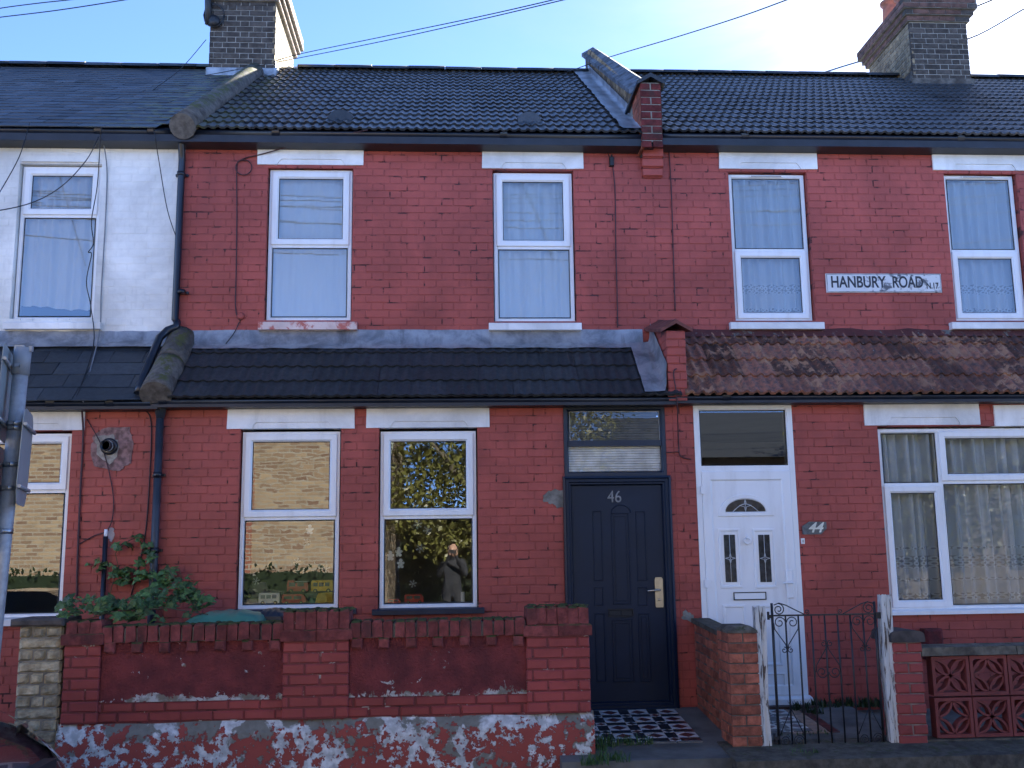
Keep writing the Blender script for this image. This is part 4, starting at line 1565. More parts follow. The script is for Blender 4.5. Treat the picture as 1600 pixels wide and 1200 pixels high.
blob('cement_patch', [(849, 773), (862, 766), (885, 764), (885, 794), (872, 793), (862, 786), (850, 784)], YL - .005, M_patch, h46)
blob('cement_patch', [(146, 683), (158, 670), (203, 668), (208, 690), (206, 724), (195, 730), (186, 738), (145, 728), (141, 704)], YL - .005, plain('smeared pinkish cement', (0.235, 0.135, 0.125), .9, .5, 22, .5, 60), h48)
blob('cement_patch', [(150, 682), (176, 680), (186, 690), (184, 714), (172, 726), (152, 710)], YL - .010, plain('pale mortar around flue', (0.33, 0.30, 0.26), .9, .3, 20, .5, 60), h48)
blob('cement_patch', [(168, 828), (176, 824), (181, 834), (174, 846), (168, 838)], YL - .005, plain('pale filler', (0.45, 0.36, 0.34), .9), h48)

# ================================================================== fixtures on the walls
q = W(172, 698, YL)
b = MB()
b.lathe([(.074, .01), (.074, -.022), (.060, -.030), (.056, -.030)], (q.x, YL - .012, q.z), 22, axis='y')
b.lathe([(.046, -.02), (.046, -.12), (.040, -.125), (.038, -.06)], (q.x, YL - .012, q.z), 20, axis='y')
fl = obj('boiler_flue', b, M_black)
tag(fl, 'round black boiler flue sticking out of a patched wall', 'flue')
b = MB(); b.lathe([(.0475, -.052), (.0475, -.060)], (q.x, YL - .012, q.z), 20, axis='y')
obj('collar', b, M_upvc, fl)

# street name plate
x0, x1, z0, z1 = RW(1291, 1471, 427.5, 457, YU - .02)


def signmat():
    m, t = mat('weathered white enamel')
    p = P_(t)
    x = nd(t, 'ShaderNodeSeparateXYZ', {0: p}).outputs[0]
    n = nz(t, 13, vmul(t, p, (1, 1, 1.2)), 6, .65, .4)
    w = (x1 - x0)
    reg = mth(t, 'MULTIPLY', stp(t, x, x0 + w * .18, x0 + w * .62), mth(t, 'SUBTRACT', 1.0, mth(t, 'MULTIPLY', stp(t, x, x0 + w * .78, x0 + w * .98), .5)))
    f = stp(t, mth(t, 'ADD', n, mth(t, 'MULTIPLY', reg, .12)), .60, .74)
    col = mixc(t, mth(t, 'MULTIPLY', f, .9), mixc(t, nz(t, 4, p), (.56, .57, .58), (.74, .75, .75)), (.03, .03, .04))
    fin(t, col, .35)
    return m


sg = thing('street_sign', ((x0 + x1) / 2, YU - .02, z0), 'weathered white street name plate reading HANBURY ROAD N.17', 'street sign')
b = MB(); b.cbox(x0, x1, YU - .022, YU - .004, z0, z1, .004)
obj('plate', b, signmat(), sg)
b = MB(); b.ring(x0 + .006, x1 - .006, z0 + .006, z1 - .006, [(0, YU - .0215), (0, YU - .0232), (.006, YU - .0232), (.006, YU - .0215)])
M_ink = plain('black enamel lettering', (.02, .02, .024), .4, bs=0)
obj('border', b, plain('dirty grey edge', (.25, .25, .26), .5, .5, 20, bs=0), sg)
w = x1 - x0
zc = (z0 + z1) / 2 - .002
text('lettering', 'HANBURY', .163, M_ink, sg, (x0 + w * .275, YU - .0228, zc + .006), .0012, bold=.0034, width=w * .475)
text('lettering', 'ROAD', .163, M_ink, sg, (x0 + w * .705, YU - .0228, zc + .006), .0012, bold=.0034, width=w * .265)
text('lettering', 'N.17', .085, M_ink, sg, (x0 + w * .918, YU - .0228, zc - .028), .0012, bold=.002, width=w * .105)

# number plaque and bell push
x0, x1, z0, z1 = RW(1254, 1291.5, 815, 835, YL - .02)
w, h = x1 - x0, z1 - z0
pl = thing('number_plaque', ((x0 + x1) / 2, YL - .02, z0), 'small slate plaque with white number 44 beside white door', 'plaque')
b = MB(); b.prism([(x0, z0 + .006), (x0 + .01, z0), (x0 + w * .75, z0), (x1, z0 + h * .45), (x1, z1 - .004), (x0 + w * .3, z1), (x0, z1 - h * .35)], YL - .024, YL - .004)
obj('plate', b, plain('grey slate', (.12, .125, .12), .7, .3, 30, .5, 120), pl)
text('lettering', '44', .125, plain('white digits', (.75, .74, .62), .5, bs=0), pl, ((x0 + x1) / 2, YL - .027, (z0 + z1) / 2), .003, shear=.35, bold=.002, width=w * .66)
x0, x1, z0, z1 = RW(1252, 1257.5, 841, 850, YL - .015)
b = MB(); b.cbox(x0, x1, YL - .018, YL - .004, z0, z1, .004)
bell = obj('doorbell', b, M_upvc); tag(bell, 'small white bell push below the number 44 plaque', 'doorbell')
slab('button', ((x0 + x1) / 2 - .008, (x0 + x1) / 2 + .008, YL - .021, YL - .017, (z0 + z1) / 2 - .012, (z0 + z1) / 2 + .012), M_steel, bell)

# cable boxes
x0, x1, z0, z1 = RW(952, 959, 246, 260, YU - .02)
b = MB(); b.cbox(x0, x1, YU - .045, YU - .004, z0, z1, .006); b.tube([((x0 + x1) / 2, YU - .03, z1), ((x0 + x1) / 2, YU - .05, z1 + .02)], .008, 6)
tag(obj('junction_box', b, M_cable), 'small dark cable box under the eaves near the brick corbel', 'junction box')
x0, x1, z0, z1 = RW(369, 383, 487, 500, YU - .02)
b = MB(); b.lathe([(.035, .0), (.035, -.02), (.02, -.03)], ((x0 + x1) / 2, YU - .004, (z0 + z1) / 2), 12, axis='y')
tag(obj('junction_box', b, M_red), 'small red painted cable box left of the worn window sill', 'junction box')
x0, x1, z0, z1 = RW(1443, 1470, 982, 1012, YL - .06)
b = MB(); b.cbox(x0, x1, YL - .12, YL - .006, z0 - .1, z1, .02)
tag(obj('meter_box', b, M_rbrickd), 'dark red meter box low on the wall under the wide window', 'meter box')
x0, x1, z0, z1 = RW(322, 343, 2, 46, YC - .06)
b = MB()
b.tube([(x0, YC - .1, z1 + .3), (x0 + .02, YC - .06, z1), (x0 + .03, YC - .05, z0 + .08)], .045, 8)
b.lathe([(.03, 0), (.08, -.02), (.08, -.06), (.03, -.08)], (x0 + .10, YC - .02, z0 + .12), 12, axis='y')
b.tube([(x0 + .10 + .13 * math.cos(a), YC - .05, z0 + .2 + .16 * math.sin(a)) for a in [R(k * 30) for k in range(13)]], .012, 6)
tag(obj('cable_bracket', b, M_cable), 'black cable bracket with coiled wire on chimney corner', 'bracket')

# downpipe: eaves -> over the pent roof -> ground
dp = thing('downpipe', (W(247, 900, YL - .06).x, YL - .06, .25), 'dark plastic downpipe bending over the pent roof at the party line', 'downpipe')
YPp = YU - .06
a = W(287.5, 214, YPp); c = W(277.5, 503, YPp)
b = MB()
b.tube([a + Vector((.0, -.10, .03)), a + Vector((0, -.09, -.05)), a + Vector((-.01, -.01, -.19)), a + Vector((-.01, 0, -.24)), Vector((a.x - .012, YPp, c.z + .02)), Vector((c.x + .0, YPp, c.z))], .034, 12)
obj('pipe', b, M_black, dp)
e1, e2, e3 = W(262, 516, -.10), W(249, 528, -.14), W(219, 603, -.66)
b = MB()
b.tube([Vector((c.x, YPp, c.z + .01)), Vector((c.x - .01, YPp - .01, c.z - .05)), e1, e2, e3, e3 + Vector((-.005, -.03, -.07))], .037, 12)
obj('elbow', b, M_black, dp)
a, c = W(251, 636, YL - .06), W(243, 935, YL - .06)
b = MB()
b.lathe([(.036, -.10), (.056, 0), (.056, .05)], (a.x, a.y, a.z), 14)
b.tube([a, Vector((a.x, a.y, .2))], .034, 12)
obj('pipe', b, plain('faded blue grey pipe', (.026, .034, .048), .45, .3, 8), dp)
for py in (742, 860):
    z = W(247, py, YL - .06).z
    b = MB(); b.lathe([(.040, -.025), (.040, .025)], (a.x, a.y, z), 14); b.box(a.x - .055, a.x + .055, YL - .03, YL - .004, z - .012, z + .012)
    obj('bracket', b, M_black, dp)
for py in (272, 456):
    z = W(282, py, YPp).z
    b = MB(); b.lathe([(.040, -.02), (.040, .02)], (W(283, py, YPp).x, YPp, z), 14); b.box(W(283, py, YPp).x - .06, W(283, py, YPp).x + .06, YU - .03, YU - .004, z - .012, z + .012)
    obj('bracket', b, M_black, dp)


def cable(pts, label, r=.0048, m=None, name='cable', group='cables strung over the house fronts'):
    """pts: (px, py, depth)"""
    w = [W(*p) for p in pts]
    fine = []
    for k in range(len(w) - 1):
        p0, p1, p2, p3 = w[max(k - 1, 0)], w[k], w[k + 1], w[min(k + 2, len(w) - 1)]
        for s in range(6):
            f = s / 6
            fine.append(0.5 * ((2 * p1) + (p2 - p0) * f + (2 * p0 - 5 * p1 + 4 * p2 - p3) * f * f + (3 * p1 - p0 - 3 * p2 + p3) * f ** 3))
    fine.append(w[-1])
    b = MB(); b.tube(fine, r, 5)
    return new(name, b, m or M_cable, label, 'cable', group)


yw, yl = YU - .016, YL - .016
cable([(322, 62, YC - .1), (282, 108, 2.4), (233, 146, 1.6), (227, 165, 1.0), (240, 203, -.24), (248, 250, -.12), (262, 330, -.07), (281, 385, -.09)], 'black cable sagging from chimney across slates to the downpipe')
cable([(248, 118, 2.9), (215, 152, 1.6), (172, 183, .3), (159, 200, -.25), (157, 216, -.22), (152, 290, -.09), (143, 345, -.08), (146, 380, -.08), (138, 394, -.09), (143, 398, -.07), (135, 440, -.08), (142, 480, -.08), (146, 540, -.15), (118, 625, -.72)], 'black cable hanging loose across the white house window')
cable([(160, 214, -.12), (167, 262, yw), (165, 340, yw), (158, 460, yw), (156, 516, -.03), (142, 575, -.35), (130, 628, -.72)], 'thin grey cable down the white wall beside the window', .006, M_cableg)
cable([(154, 214, -.24), (135, 250, -.6), (95, 292, -1.2), (40, 320, -1.9), (-60, 338, -2.8)], 'black wire sloping down across the white house window to the left')
cable([(46, 192, -.2), (30, 245, -.5), (-5, 308, -1.0)], 'short black wire at far left under the slate gutter')
cable([(128, 640, yl - .06), (130, 680, yl), (126, 760, yl), (121, 880, yl), (120, 935, yl)], 'paired dark cables down the red wall left of the flue', .009, M_cablered)
cable([(136, 655, yl), (160, 700, YL - .03), (175, 760, yl), (177, 800, yl), (168, 828, YL - .03), (145, 838, yl), (124, 850, yl)], 'thin dark cable looping below the boiler flue', .005, M_cablered)
cable([(226, 640, YL - .05), (236, 660, yl), (234, 740, yl), (226, 840, yl), (205, 930, yl)], 'dark cable running beside the lower downpipe', .007, M_cablered)
cable([(575, 203, -.25), (480, 222, -.11), (412, 240, yw - .02), (378, 249, yw), (370, 262, yw), (370, 330, yw), (369, 420, yw), (368, 480, yw), (374, 500, yw), (380, 494, yw)], 'red painted cable dropping from the eaves left of worn sill window', .006, M_cablered)
cable([(374, 503, yw), (366, 520, -.03), (353, 537, -.08)], 'short black cable on lead flashing left of the worn sill', .005)
q = W(381, 262, yw)
b = MB(); b.tube([(q.x + .078 * math.cos(a), yw - .008, q.z + .078 * math.sin(a)) for a in [R(20 * k) for k in range(19)]], .006, 6, cap=False)
new('cable_coil', b, M_cablered, 'coil of painted cable high on the red wall', 'cable')
cable([(946, 228, -.12), (950, 240, yw), (955, 250, yw - .02)], 'short wire from fascia to the dark cable box', .004)
cable([(957, 258, yw), (961, 300, yw), (962, 380, yw), (964, 455, yw), (965, 512, yw)], 'thin painted cable below the dark cable box', .006, M_cablered)
cable([(1045, 234, yw), (1049, 300, yw), (1052, 400, yw), (1055, 486, yw)], 'thin dark cable right of the brick corbel', .006, M_cablered)
cable([(1073, 575, YP + .1), (1055, 577, YP - .012), (1053, 590, YP - .012), (1058, 625, YP - .012), (1060, 690, yl), (1063, 712, yl), (1080, 718, yl)], 'dark cable from party pier to white door frame', .006, M_cablered)
cable([(1040, 707, yl), (1061, 706, yl - .004)], 'short cable between the two front doors', .005, M_cablered)

OW = 'overhead wires against the sky'
cable([(428, 96, YC - .02), (470, 84, 2.3), (600, 57, 1.0), (740, 28, -.6), (872, -2, -2.0), (1010, -36, -3.2)], 'upper of two wires rising right from the left chimney', .005, group=OW)
cable([(320, 118, YC - .25), (380, 107, YC - .1), (470, 90, 2.2), (600, 64, .9), (740, 33, -.7), (880, 0, -2.1), (1020, -34, -3.3)], 'lower of two wires rising right from the left chimney', .005, group=OW)
cable([(880, 115, 3.3), (950, 90, 2.4), (1060, 57, .9), (1160, 25, -.6), (1240, -4, -1.8), (1330, -34, -3)], 'wire rising right above the parapet between the houses', .006, group=OW)
cable([(1255, 124, 3.6), (1340, 97, 5.2), (1430, 74, 5.2), (1515, 60, 5.0), (1602, 13, 3.0), (1680, -30, 1.5)], 'wire passing behind the right chimney', .013, group=OW)
cable([(1505, 18, 4.9), (1555, -2, 4.6), (1640, -40, 4.0)], 'wire leaving the top of the right chimney', .013, group=OW)
cable([(-40, 22, 1.0), (0, 13, 1.0), (60, 5, .6), (115, -1, .3), (200, -12, 0)], 'upper wire in the sky at top left', .006, group=OW)
cable([(-40, 33, 1.0), (0, 27, 1.0), (90, 16, .5), (200, -1, 0), (300, -18, -.5)], 'lower wire in the sky at top left', .006, group=OW)

# ================================================================== curtains and what stands in the windows
yc = YF + .085


def cur(r, m, label, folds, amp, seed, zcut=0.0, sc_=0.0, y=yc, nm='curtain'):
    curtain(nm, r[0] - .05, r[1] + .05, r[2] + zcut, r[3] + .04, y, m, label, folds, amp, sc_, seed)


cur(wA, M_curtain, 'flat white curtain behind the window above the worn sill', 5, .008, 3)
cur(wB, M_curtain, 'white curtain with soft folds behind the middle upper window', 6, .022, 4)
wl = [(cz(472, 1205), .05), (cz(486, 1205), .025)]
M_net44 = cloth('net with lace band', (.86, .88, .88), .92, (0, 1, [(cz(449, 1205), .045), (cz(483, 1205), .025)]))
cur(wC, M_net44, 'lace edged net curtain in the window left of the street sign', 8, .026, 5, nm='net_curtain')
cur(wD, M_net44, 'lace edged net curtain in the window right of the street sign', 8, .026, 6, nm='net_curtain')
cur(wE, M_net, 'net curtain with raised wavy hem in the white house window', 6, .024, 7, cz(478, 90) - wE[2], .02, nm='net_curtain')
M_netlow = cloth('grey lit net with lace bands', (.72, .78, .82), .88, (0, 1, [(cg(877, 1540), .055), (cg(905, 1540), .012), (cg(855, 1540), .012), (cg(932, 1540), .03)]))
curtain('net_curtain', lC[0] - .05, lC[1] + .05, lC[2] - .02, lC[3] + .04, YG + .15, M_netlow, 'long pleated net curtain with lace bands in the wide window', 21, .05, 0, 8)

# window boards inside
zA, zB = lA[2] + .034, lB[2] + .034
slab('window_board', (lA[0] - .05, lA[1] + .05, YG + .055, YG + .34, zA - .03, zA), M_board, h46)
slab('window_board', (lB[0] - .05, lB[1] + .05, YG + .055, YG + .34, zB - .03, zB), M_board, h46)
slab('window_board', (wE[0] - .05, wE[1] + .05, YF + .075, YF + .3, wE[2] + .004, wE[2] + .034), M_board, h48)


def toy(label, l, r, tp, bt, Y, z, body, kind='van', cat='toy', extra=None):
    """small plastic toy vehicle: shaped body, windows, wheels"""
    x0, x1 = W(l, (tp + bt) / 2, Y).x, W(r, (tp + bt) / 2, Y).x
    h = W((l + r) / 2, tp, Y).z - W((l + r) / 2, bt, Y).z
    w, d = x1 - x0, min(.09, (x1 - x0) * .5)
    m = plain('toy plastic', sc(body, 1.35), .35, .05, bs=0)
    b = MB()
    zb_ = z + h * .16
    if kind == 'engine':
        pr = [(x0, zb_), (x1, zb_), (x1, zb_ + h * .62), (x0 + w * .36, zb_ + h * .62), (x0 + w * .33, zb_ + h * .84), (x0 + w * .06, zb_ + h * .84), (x0, zb_ + h * .45)]
    elif kind == 'bus':
        pr = [(x0, zb_), (x1, zb_), (x1, z + h * .92), (x1 - w * .06, z + h), (x0 + w * .05, z + h), (x0, z + h * .85)]
    elif kind == 'mirrored_car':
        pr = [(x0, z + h * .3), (x0 + w * .05, z + h * .05), (x1 - w * .1, z + h * .05), (x1, z + h * .4), (x0 + w * .62, z + h * .55), (x0 + w * .55, z + h), (x0 + w * .25, z + h), (x0 + w * .18, z + h * .6)]
    else:
        pr = [(x0, zb_), (x1, zb_), (x1, z + h * .55), (x1 - w * .12, z + h), (x0 + w * .03, z + h), (x0, z + h * .8)]
    b.prism(pr, Y, Y + d)
    root = thing('toy_' + {'engine': 'fire_engine', 'bus': 'bus', 'mirrored_car': 'truck', 'van': 'van'}[kind], ((x0 + x1) / 2, Y + d / 2, z), label, 'toy')
    obj('body', b, m, root)
    if kind != 'mirrored_car':
        g = MB()
        n = {'bus': 3, 'van': 2, 'engine': 2}[kind]
        for k in range(n):
            a = x0 + w * (.1 + .8 * k / n)
            g.box(a, a + w * .8 / n * .78, Y - .002, Y + .004, z + h * .52, z + h * .82)
        obj('window', g, plain('toy window', (.05, .07, .09), .2, bs=0) if body[0] < .7 or kind != 'bus' else plain('toy window', (.3, .34, .38), .2, bs=0), root)
    for f in (.2, .8):
        c = MB(); c.lathe([(h * .17, -.008), (h * .17, .012)], (x0 + w * f, Y, z + h * .17), 14, axis='y')
        wh = obj('wheel', c, M_gasket, root)
        c = MB(); c.lathe([(h * .09, -.010), (h * .09, -.007)], (x0 + w * f, Y, z + h * .17), 10, axis='y')
        obj('hub', c, plain('toy hub', (.4, .36, .12), .4, bs=0), wh)
    if kind == 'engine':
        l_ = MB()
        for dy in (.01, d - .014):
            l_.box(x0 + w * .2, x1 - w * .02, Y + dy, Y + dy + .004, zb_ + h * .70, zb_ + h * .74)
        for k in range(6):
            l_.box(x0 + w * (.26 + .12 * k), x0 + w * (.28 + .12 * k), Y + .014, Y + d - .014, zb_ + h * .705, zb_ + h * .735)
        obj('ladder', l_, plain('toy ladder', (.7, .68, .6), .4, bs=0), root)
    return root


yt = YG + .07
zt2 = W(430, 929, yt).z
toy('white toy bus with dark windows on the left window board', 404, 437, 924, 943, yt, zA, (.72, .73, .72), 'bus')
toy('red toy van with pale blue window on the left window board', 440, 478, 927, 943, yt, zA, (.36, .02, .025), 'van')
slab_ = MB(); slab_.box(W(448, 928, yt + .1).x, W(524, 928, yt + .1).x, yt + .105, yt + .22, zA, W(480, 927, yt + .1).z)
tag(obj('toy_box', slab_, plain('dark green box', (.02, .07, .06), .5, bs=0)), 'dark green box carrying toys on the left window board', 'box')
ztop = W(480, 927, yt + .1).z
toy('red toy fire engine with ladder standing on the dark green box', 448, 481, 907, 928, yt + .11, ztop, (.42, .03, .03), 'engine')
toy('yellow toy bus standing on the dark green box', 486, 520, 908, 928, yt + .11, ztop, (.62, .42, .03), 'bus')
toy('dark blue truck shape standing in for a car mirrored in the glass', 376, 446, 904, 930, yt + .14, zA + .05, (.018, .028, .06), 'mirrored_car')  # dark shape modelled in place of a car mirrored in the glass
b = MB(); b.box(W(376, 935, yt + .1).x, W(440, 935, yt + .1).x, yt + .13, yt + .22, zA, zA + .05)
tag(obj('toy_box', b, plain('pale grey box', (.45, .47, .5), .5, bs=0)), 'pale flat box under the dark mirrored car shape', 'box')
b = MB(); b.cbox(W(384, 940, yt).x, W(402, 940, yt).x, yt, yt + .05, zA, W(393, 936, yt).z, .006)
tag(obj('toy_block', b, plain('cream block', (.58, .50, .36), .5, bs=0)), 'cream toy block left of the white toy bus', 'toy')
x0, x1 = W(487, 935, yt).x, W(521, 935, yt).x
zt3 = W(505, 925, yt).z
b = MB(); b.prism([(x0 + .03, zA), (x1, zA), (x1 + .004, zt3), (x0 + .06, zt3 - .01), (x0 + .045, zt3 - .03)], yt, yt + .07)
tag(obj('toy_crate', b, plain('yellow plastic', (.55, .40, .03), .4, bs=0)), 'open yellow plastic toy crate at right end of window board', 'toy')
b = MB(); b.lathe([(.028, 0), (.034, .03), (.02, .055)], (x0 + .01, yt + .03, zA), 12)
tag(obj('toy_cup', b, plain('green plastic', (.06, .22, .16), .4, bs=0)), 'small green toy cup beside the yellow toy crate', 'toy')
toy('red toy van on the right window board', 632, 662, 921, 936, yt, zB, (.40, .02, .02), 'van')
toy('low red toy truck in the corner of the right window board', 606, 626, 930, 938, yt, zB, (.42, .03, .02), 'van')
b = MB(); b.cbox(W(720, 930, yt).x, W(726, 930, yt).x, yt, yt + .03, zB, W(723, 925, yt).z, .004)
tag(obj('plug', b, M_upvc), 'white plug standing on the right window board', 'plug')

M_stick = plain('frosted white sticker', (.62, .64, .64), .6, .05, bs=0)


def flake(px, py, rpx):
    q = W(px, py, YG + .012)
    r = rpx / FPX * 9
    b = MB()
    y = YG + .0128
    for k in range(6):
        a = R(60 * k + 15)
        d = Vector((math.cos(a), 0, math.sin(a))); e = Vector((-d.z, 0, d.x))
        c = Vector((q.x, y, q.z))
        b.poly([c - e * .003, c + d * r - e * .0025, c + d * r + e * .0025, c + e * .003])
        for f in (.5, .75):
            for sgn in (-1, 1):
                p0 = c + d * r * f
                p1 = p0 + (d * .6 + e * sgn * .8) * r * .26
                b.poly([p0 - d * .003, p1 - d * .002, p1 + d * .002, p0 + d * .003])
    return b


SG = 'snowflake stickers on the ground floor window glass'
WH = {'A': 'left', 'B': 'right'}
for px, py, r, lab in ((479, 847, 6, 'white snowflake sticker highest on the left narrow window'), (464, 878, 6, 'white snowflake sticker in the middle of the left narrow window'),
                       (509, 889, 7, 'white snowflake sticker at right edge of the left narrow window'), (400, 908, 6, 'white snowflake sticker above the dark mirrored car shape'),
                       (653, 819, 7, 'white snowflake sticker highest on the right narrow window'), (668, 828, 7, 'white snowflake sticker below the highest on right narrow window'),
                       (657, 857, 7, 'white snowflake sticker in the middle of the right narrow window'), (645, 912, 6, 'white snowflake sticker above the red toy van')):
    b = flake(px, py, r)
    new('snowflake_sticker', b, M_stick, lab, 'sticker', SG, fix=False)
for px, py, lab in ((610, 868, 'white gingerbread shaped sticker, left of a close pair on right window'), (623, 862, 'white gingerbread shaped sticker, right of a close pair on right window'), (626, 880, 'white gingerbread shaped sticker below the close pair'), (484, 827, 'white gingerbread shaped sticker on the left narrow window')):
    q = W(px, py, YG + .0128)
    b = MB()
    for dx, dz, r in ((0, .025, .017), (0, -.004, .022), (-.022, .002, .012), (.022, .002, .012), (-.013, -.030, .014), (.013, -.030, .014)):
        b.poly([(q.x + dx + r * math.cos(R(36 * k)), q.y - rnd(0, .0008), q.z + dz + r * math.sin(R(36 * k))) for k in range(10)])
    new('gingerbread_sticker', b, M_stick, lab, 'sticker', fix=False)

# wires on the other side of the street, mirrored in the upper windows
for k, (z, sag, y) in enumerate(((9.15, .25, -9.9), (9.02, .30, -9.95), (8.95, .22, -9.85), (8.86, .36, -10.0), (8.75, .28, -9.9), (8.3, .40, -10.05), (9.3, .3, -9.8))):
    b = MB(); b.tube([(-14 + 28 * q / 40, y + .3 * q / 40, z + (.25 - .5 * q / 40) * (1 if k % 2 else -1) - sag * 2.2 * (1 - (2 * q / 40 - 1) ** 2)) for q in range(41)], .011, 5)
    new('cable', b, M_cable, ('overhead wire across the street, mirrored in the upper windows'), 'cable', 'wires mirrored in the upper windows')

# ================================================================== front paths
XW0, XW1 = W(97, 1050, YW).x, W(923, 1050, YW).x
XD0, XD1 = W(1142, 1085, YW).x, W(1188, 1085, YW).x          # brick pillar of the dividing wall
XP0_, XP1_ = W(1402, 1090, YW).x, W(1447, 1090, YW).x        # pier of number 44


def sloped(name, x0, x1, y0, y1, m, dz=0.0, kind='structure'):
    b = MB()
    b.hexa([(x0, y0, -.2), (x1, y0, -.2), (x1, y1, -.2), (x0, y1, -.2), (x0, y0, path_z(y0) + dz), (x1, y0, path_z(y0) + dz), (x1, y1, path_z(y1) + dz), (x0, y1, path_z(y1) + dz)])
    return tag(obj(name, b, m), kind=kind)


YT = PX(1000, 1160).y
XT1 = PX(1098, 1158).x
path46 = sloped('path', XW1 - .25, XD0 + .05, -2.02, YL, M_path)
path44 = sloped('path', XD1 - .02, XP0_ + .1, -2.06, YL, M_path)
sloped('garden', XL, XW1 - .24, YW + .2, YL, M_soil, -.10)
sloped('garden', XP0_ + .08, XRR, YW + .1, YL, M_soil, -.06)
# kerb slab under gate
b = MB()
b.hexa([(XD1 - .3, -2.16, -.15), (XRR, -2.16, -.15), (XRR, -1.6, -.15), (XD1 - .3, -1.6, -.15), (XD1 - .3, -2.15, path_z(-2.1) + .006), (XRR, -2.15, path_z(-2.1) + .006), (XRR, -1.62, path_z(-1.62) + .008), (XD1 - .3, -1.62, path_z(-1.62) + .008)])
tag(obj('kerb', b, M_cap), kind='structure')

M_tb = plain('black path tile', (.016, .018, .024), .3, .4, 14, .1, 60)
M_tw = plain('white path tile', (.50, .50, .48), .35, .25, 14, .1, 60)
M_tr = plain('dark red path tile', (.085, .022, .022), .35, .3, 14, .1, 60)
M_tbuff = plain('buff edging tile', (.30, .20, .14), .6, .25, 14, .1, 60)
M_tgrey = plain('grey edging tile', (.16, .15, .13), .8, .3, 14, .3, 60)


def tile_poly(parent, pts, m, x, y):
    b = MB()
    g = .0025
    cx = sum(p[0] for p in pts) / len(pts); cy = sum(p[1] for p in pts) / len(pts)
    dz = rnd(.004, .007)
    q = [(p[0] + (cx - p[0]) * .03, p[1] + (cy - p[1]) * .03) for p in pts]
    i = b.pts([(a, c, path_z(c) + dz) for a, c in q]); j = b.pts([(a, c, path_z(c) - .004) for a, c in pts])
    b.face(i)
    for k in range(len(pts)):
        w = (k + 1) % len(pts)
        b.face((i[k], i[w], j[w], j[k]))
    return obj('tile', b, m, parent)


def tile_field(parent, xr, yb, nx, ny, U=.232, bw=.152):
    s = U - bw
    for i in range(nx):
        for k in range(ny):
            x0, y1 = xr - (i + 1) * U, yb - k * U
            y0 = y1 - bw
            xa, xb = x0 + s, x0 + U
            xm, ym = (xa + xb) / 2, (y0 + y1) / 2
            tile_poly(parent, [(xm, y0 + .015), (xb - .012, ym), (xm, y1 - .015), (xa + .012, ym)], M_tr, 0, 0)
            for (cx, cy) in ((xa, y0), (xb, y0), (xb, y1), (xa, y1)):
                ex, ey = (xa + .012 if cx == xa else xb - .012), (y0 + .015 if cy == y0 else y1 - .015)
                tile_poly(parent, [(cx, cy), (xm, cy), (xm, ey), (ex, ym), (cx, ym)], M_tw, 0, 0)
            tile_poly(parent, [(x0, y0), (xa, y0), (xa, y1), (x0, y1)], M_tb, 0, 0)
            tile_poly(parent, [(xa, y0 - s), (xb, y0 - s), (xb, y0), (xa, y0)], M_tb, 0, 0)
            c0, c1 = x0, y0 - s
            tile_poly(parent, [(c0 + s / 2, c1), (c0 + s, c1 + s / 2), (c0 + s / 2, c1 + s), (c0, c1 + s / 2)], M_tb if (i + k) % 3 else M_tr, 0, 0)
            for q in ([(c0, c1), (c0 + s / 2, c1), (c0, c1 + s / 2)], [(c0 + s / 2, c1), (c0 + s, c1), (c0 + s, c1 + s / 2)], [(c0 + s, c1 + s / 2), (c0 + s, c1 + s), (c0 + s / 2, c1 + s)], [(c0, c1 + s / 2), (c0 + s / 2, c1 + s), (c0, c1 + s)]):
                tile_poly(parent, q, M_tw, 0, 0)


ybk = YL - .075
ny = 4
U46 = (ybk - YT) / ny
tile_field(path46, XT1, ybk, 4, ny, U46, U46 * .65)
x0 = XT1 - 4 * U46
for k in range(5):
    tile_poly(path46, [(x0 + k * U46 * .8, YT - .045), (x0 + (k + 1) * U46 * .8 - .006, YT - .045), (x0 + (k + 1) * U46 * .8 - .006, YT - .004), (x0 + k * U46 * .8, YT - .004)], M_tgrey, 0, 0)
pbr = PX(1322, 1152)
pfb = PX(1275, 1120)
XR4 = PX(1250, 1128).x
tile_field(path44, XR4, YL - .18, 3, 3, .232, .152)
yf4 = YL - .18 - 3 * .232
for k in range(4):
    tile_poly(path44, [(XR4 + .004, yf4 + k * .174), (XR4 + .12, yf4 + k * .174), (XR4 + .12, yf4 + k * .174 + .168), (XR4 + .004, yf4 + k * .174 + .168)], M_tbuff, 0, 0)
    tile_poly(path44, [(XR4 + .125, yf4 - .05 + k * .19), (XR4 + .20, yf4 - .05 + k * .19), (XR4 + .20, yf4 - .05 + k * .19 + .184), (XR4 + .125, yf4 - .05 + k * .19 + .184)], M_tr, 0, 0)
    tile_poly(path44, [(XR4 - .5 + k * .155, yf4 - .06), (XR4 - .5 + k * .155 + .15, yf4 - .06), (XR4 - .5 + k * .155 + .15, yf4 - .005), (XR4 - .5 + k * .155, yf4 - .005)], M_tbuff if k > 1 else M_tgrey, 0, 0)

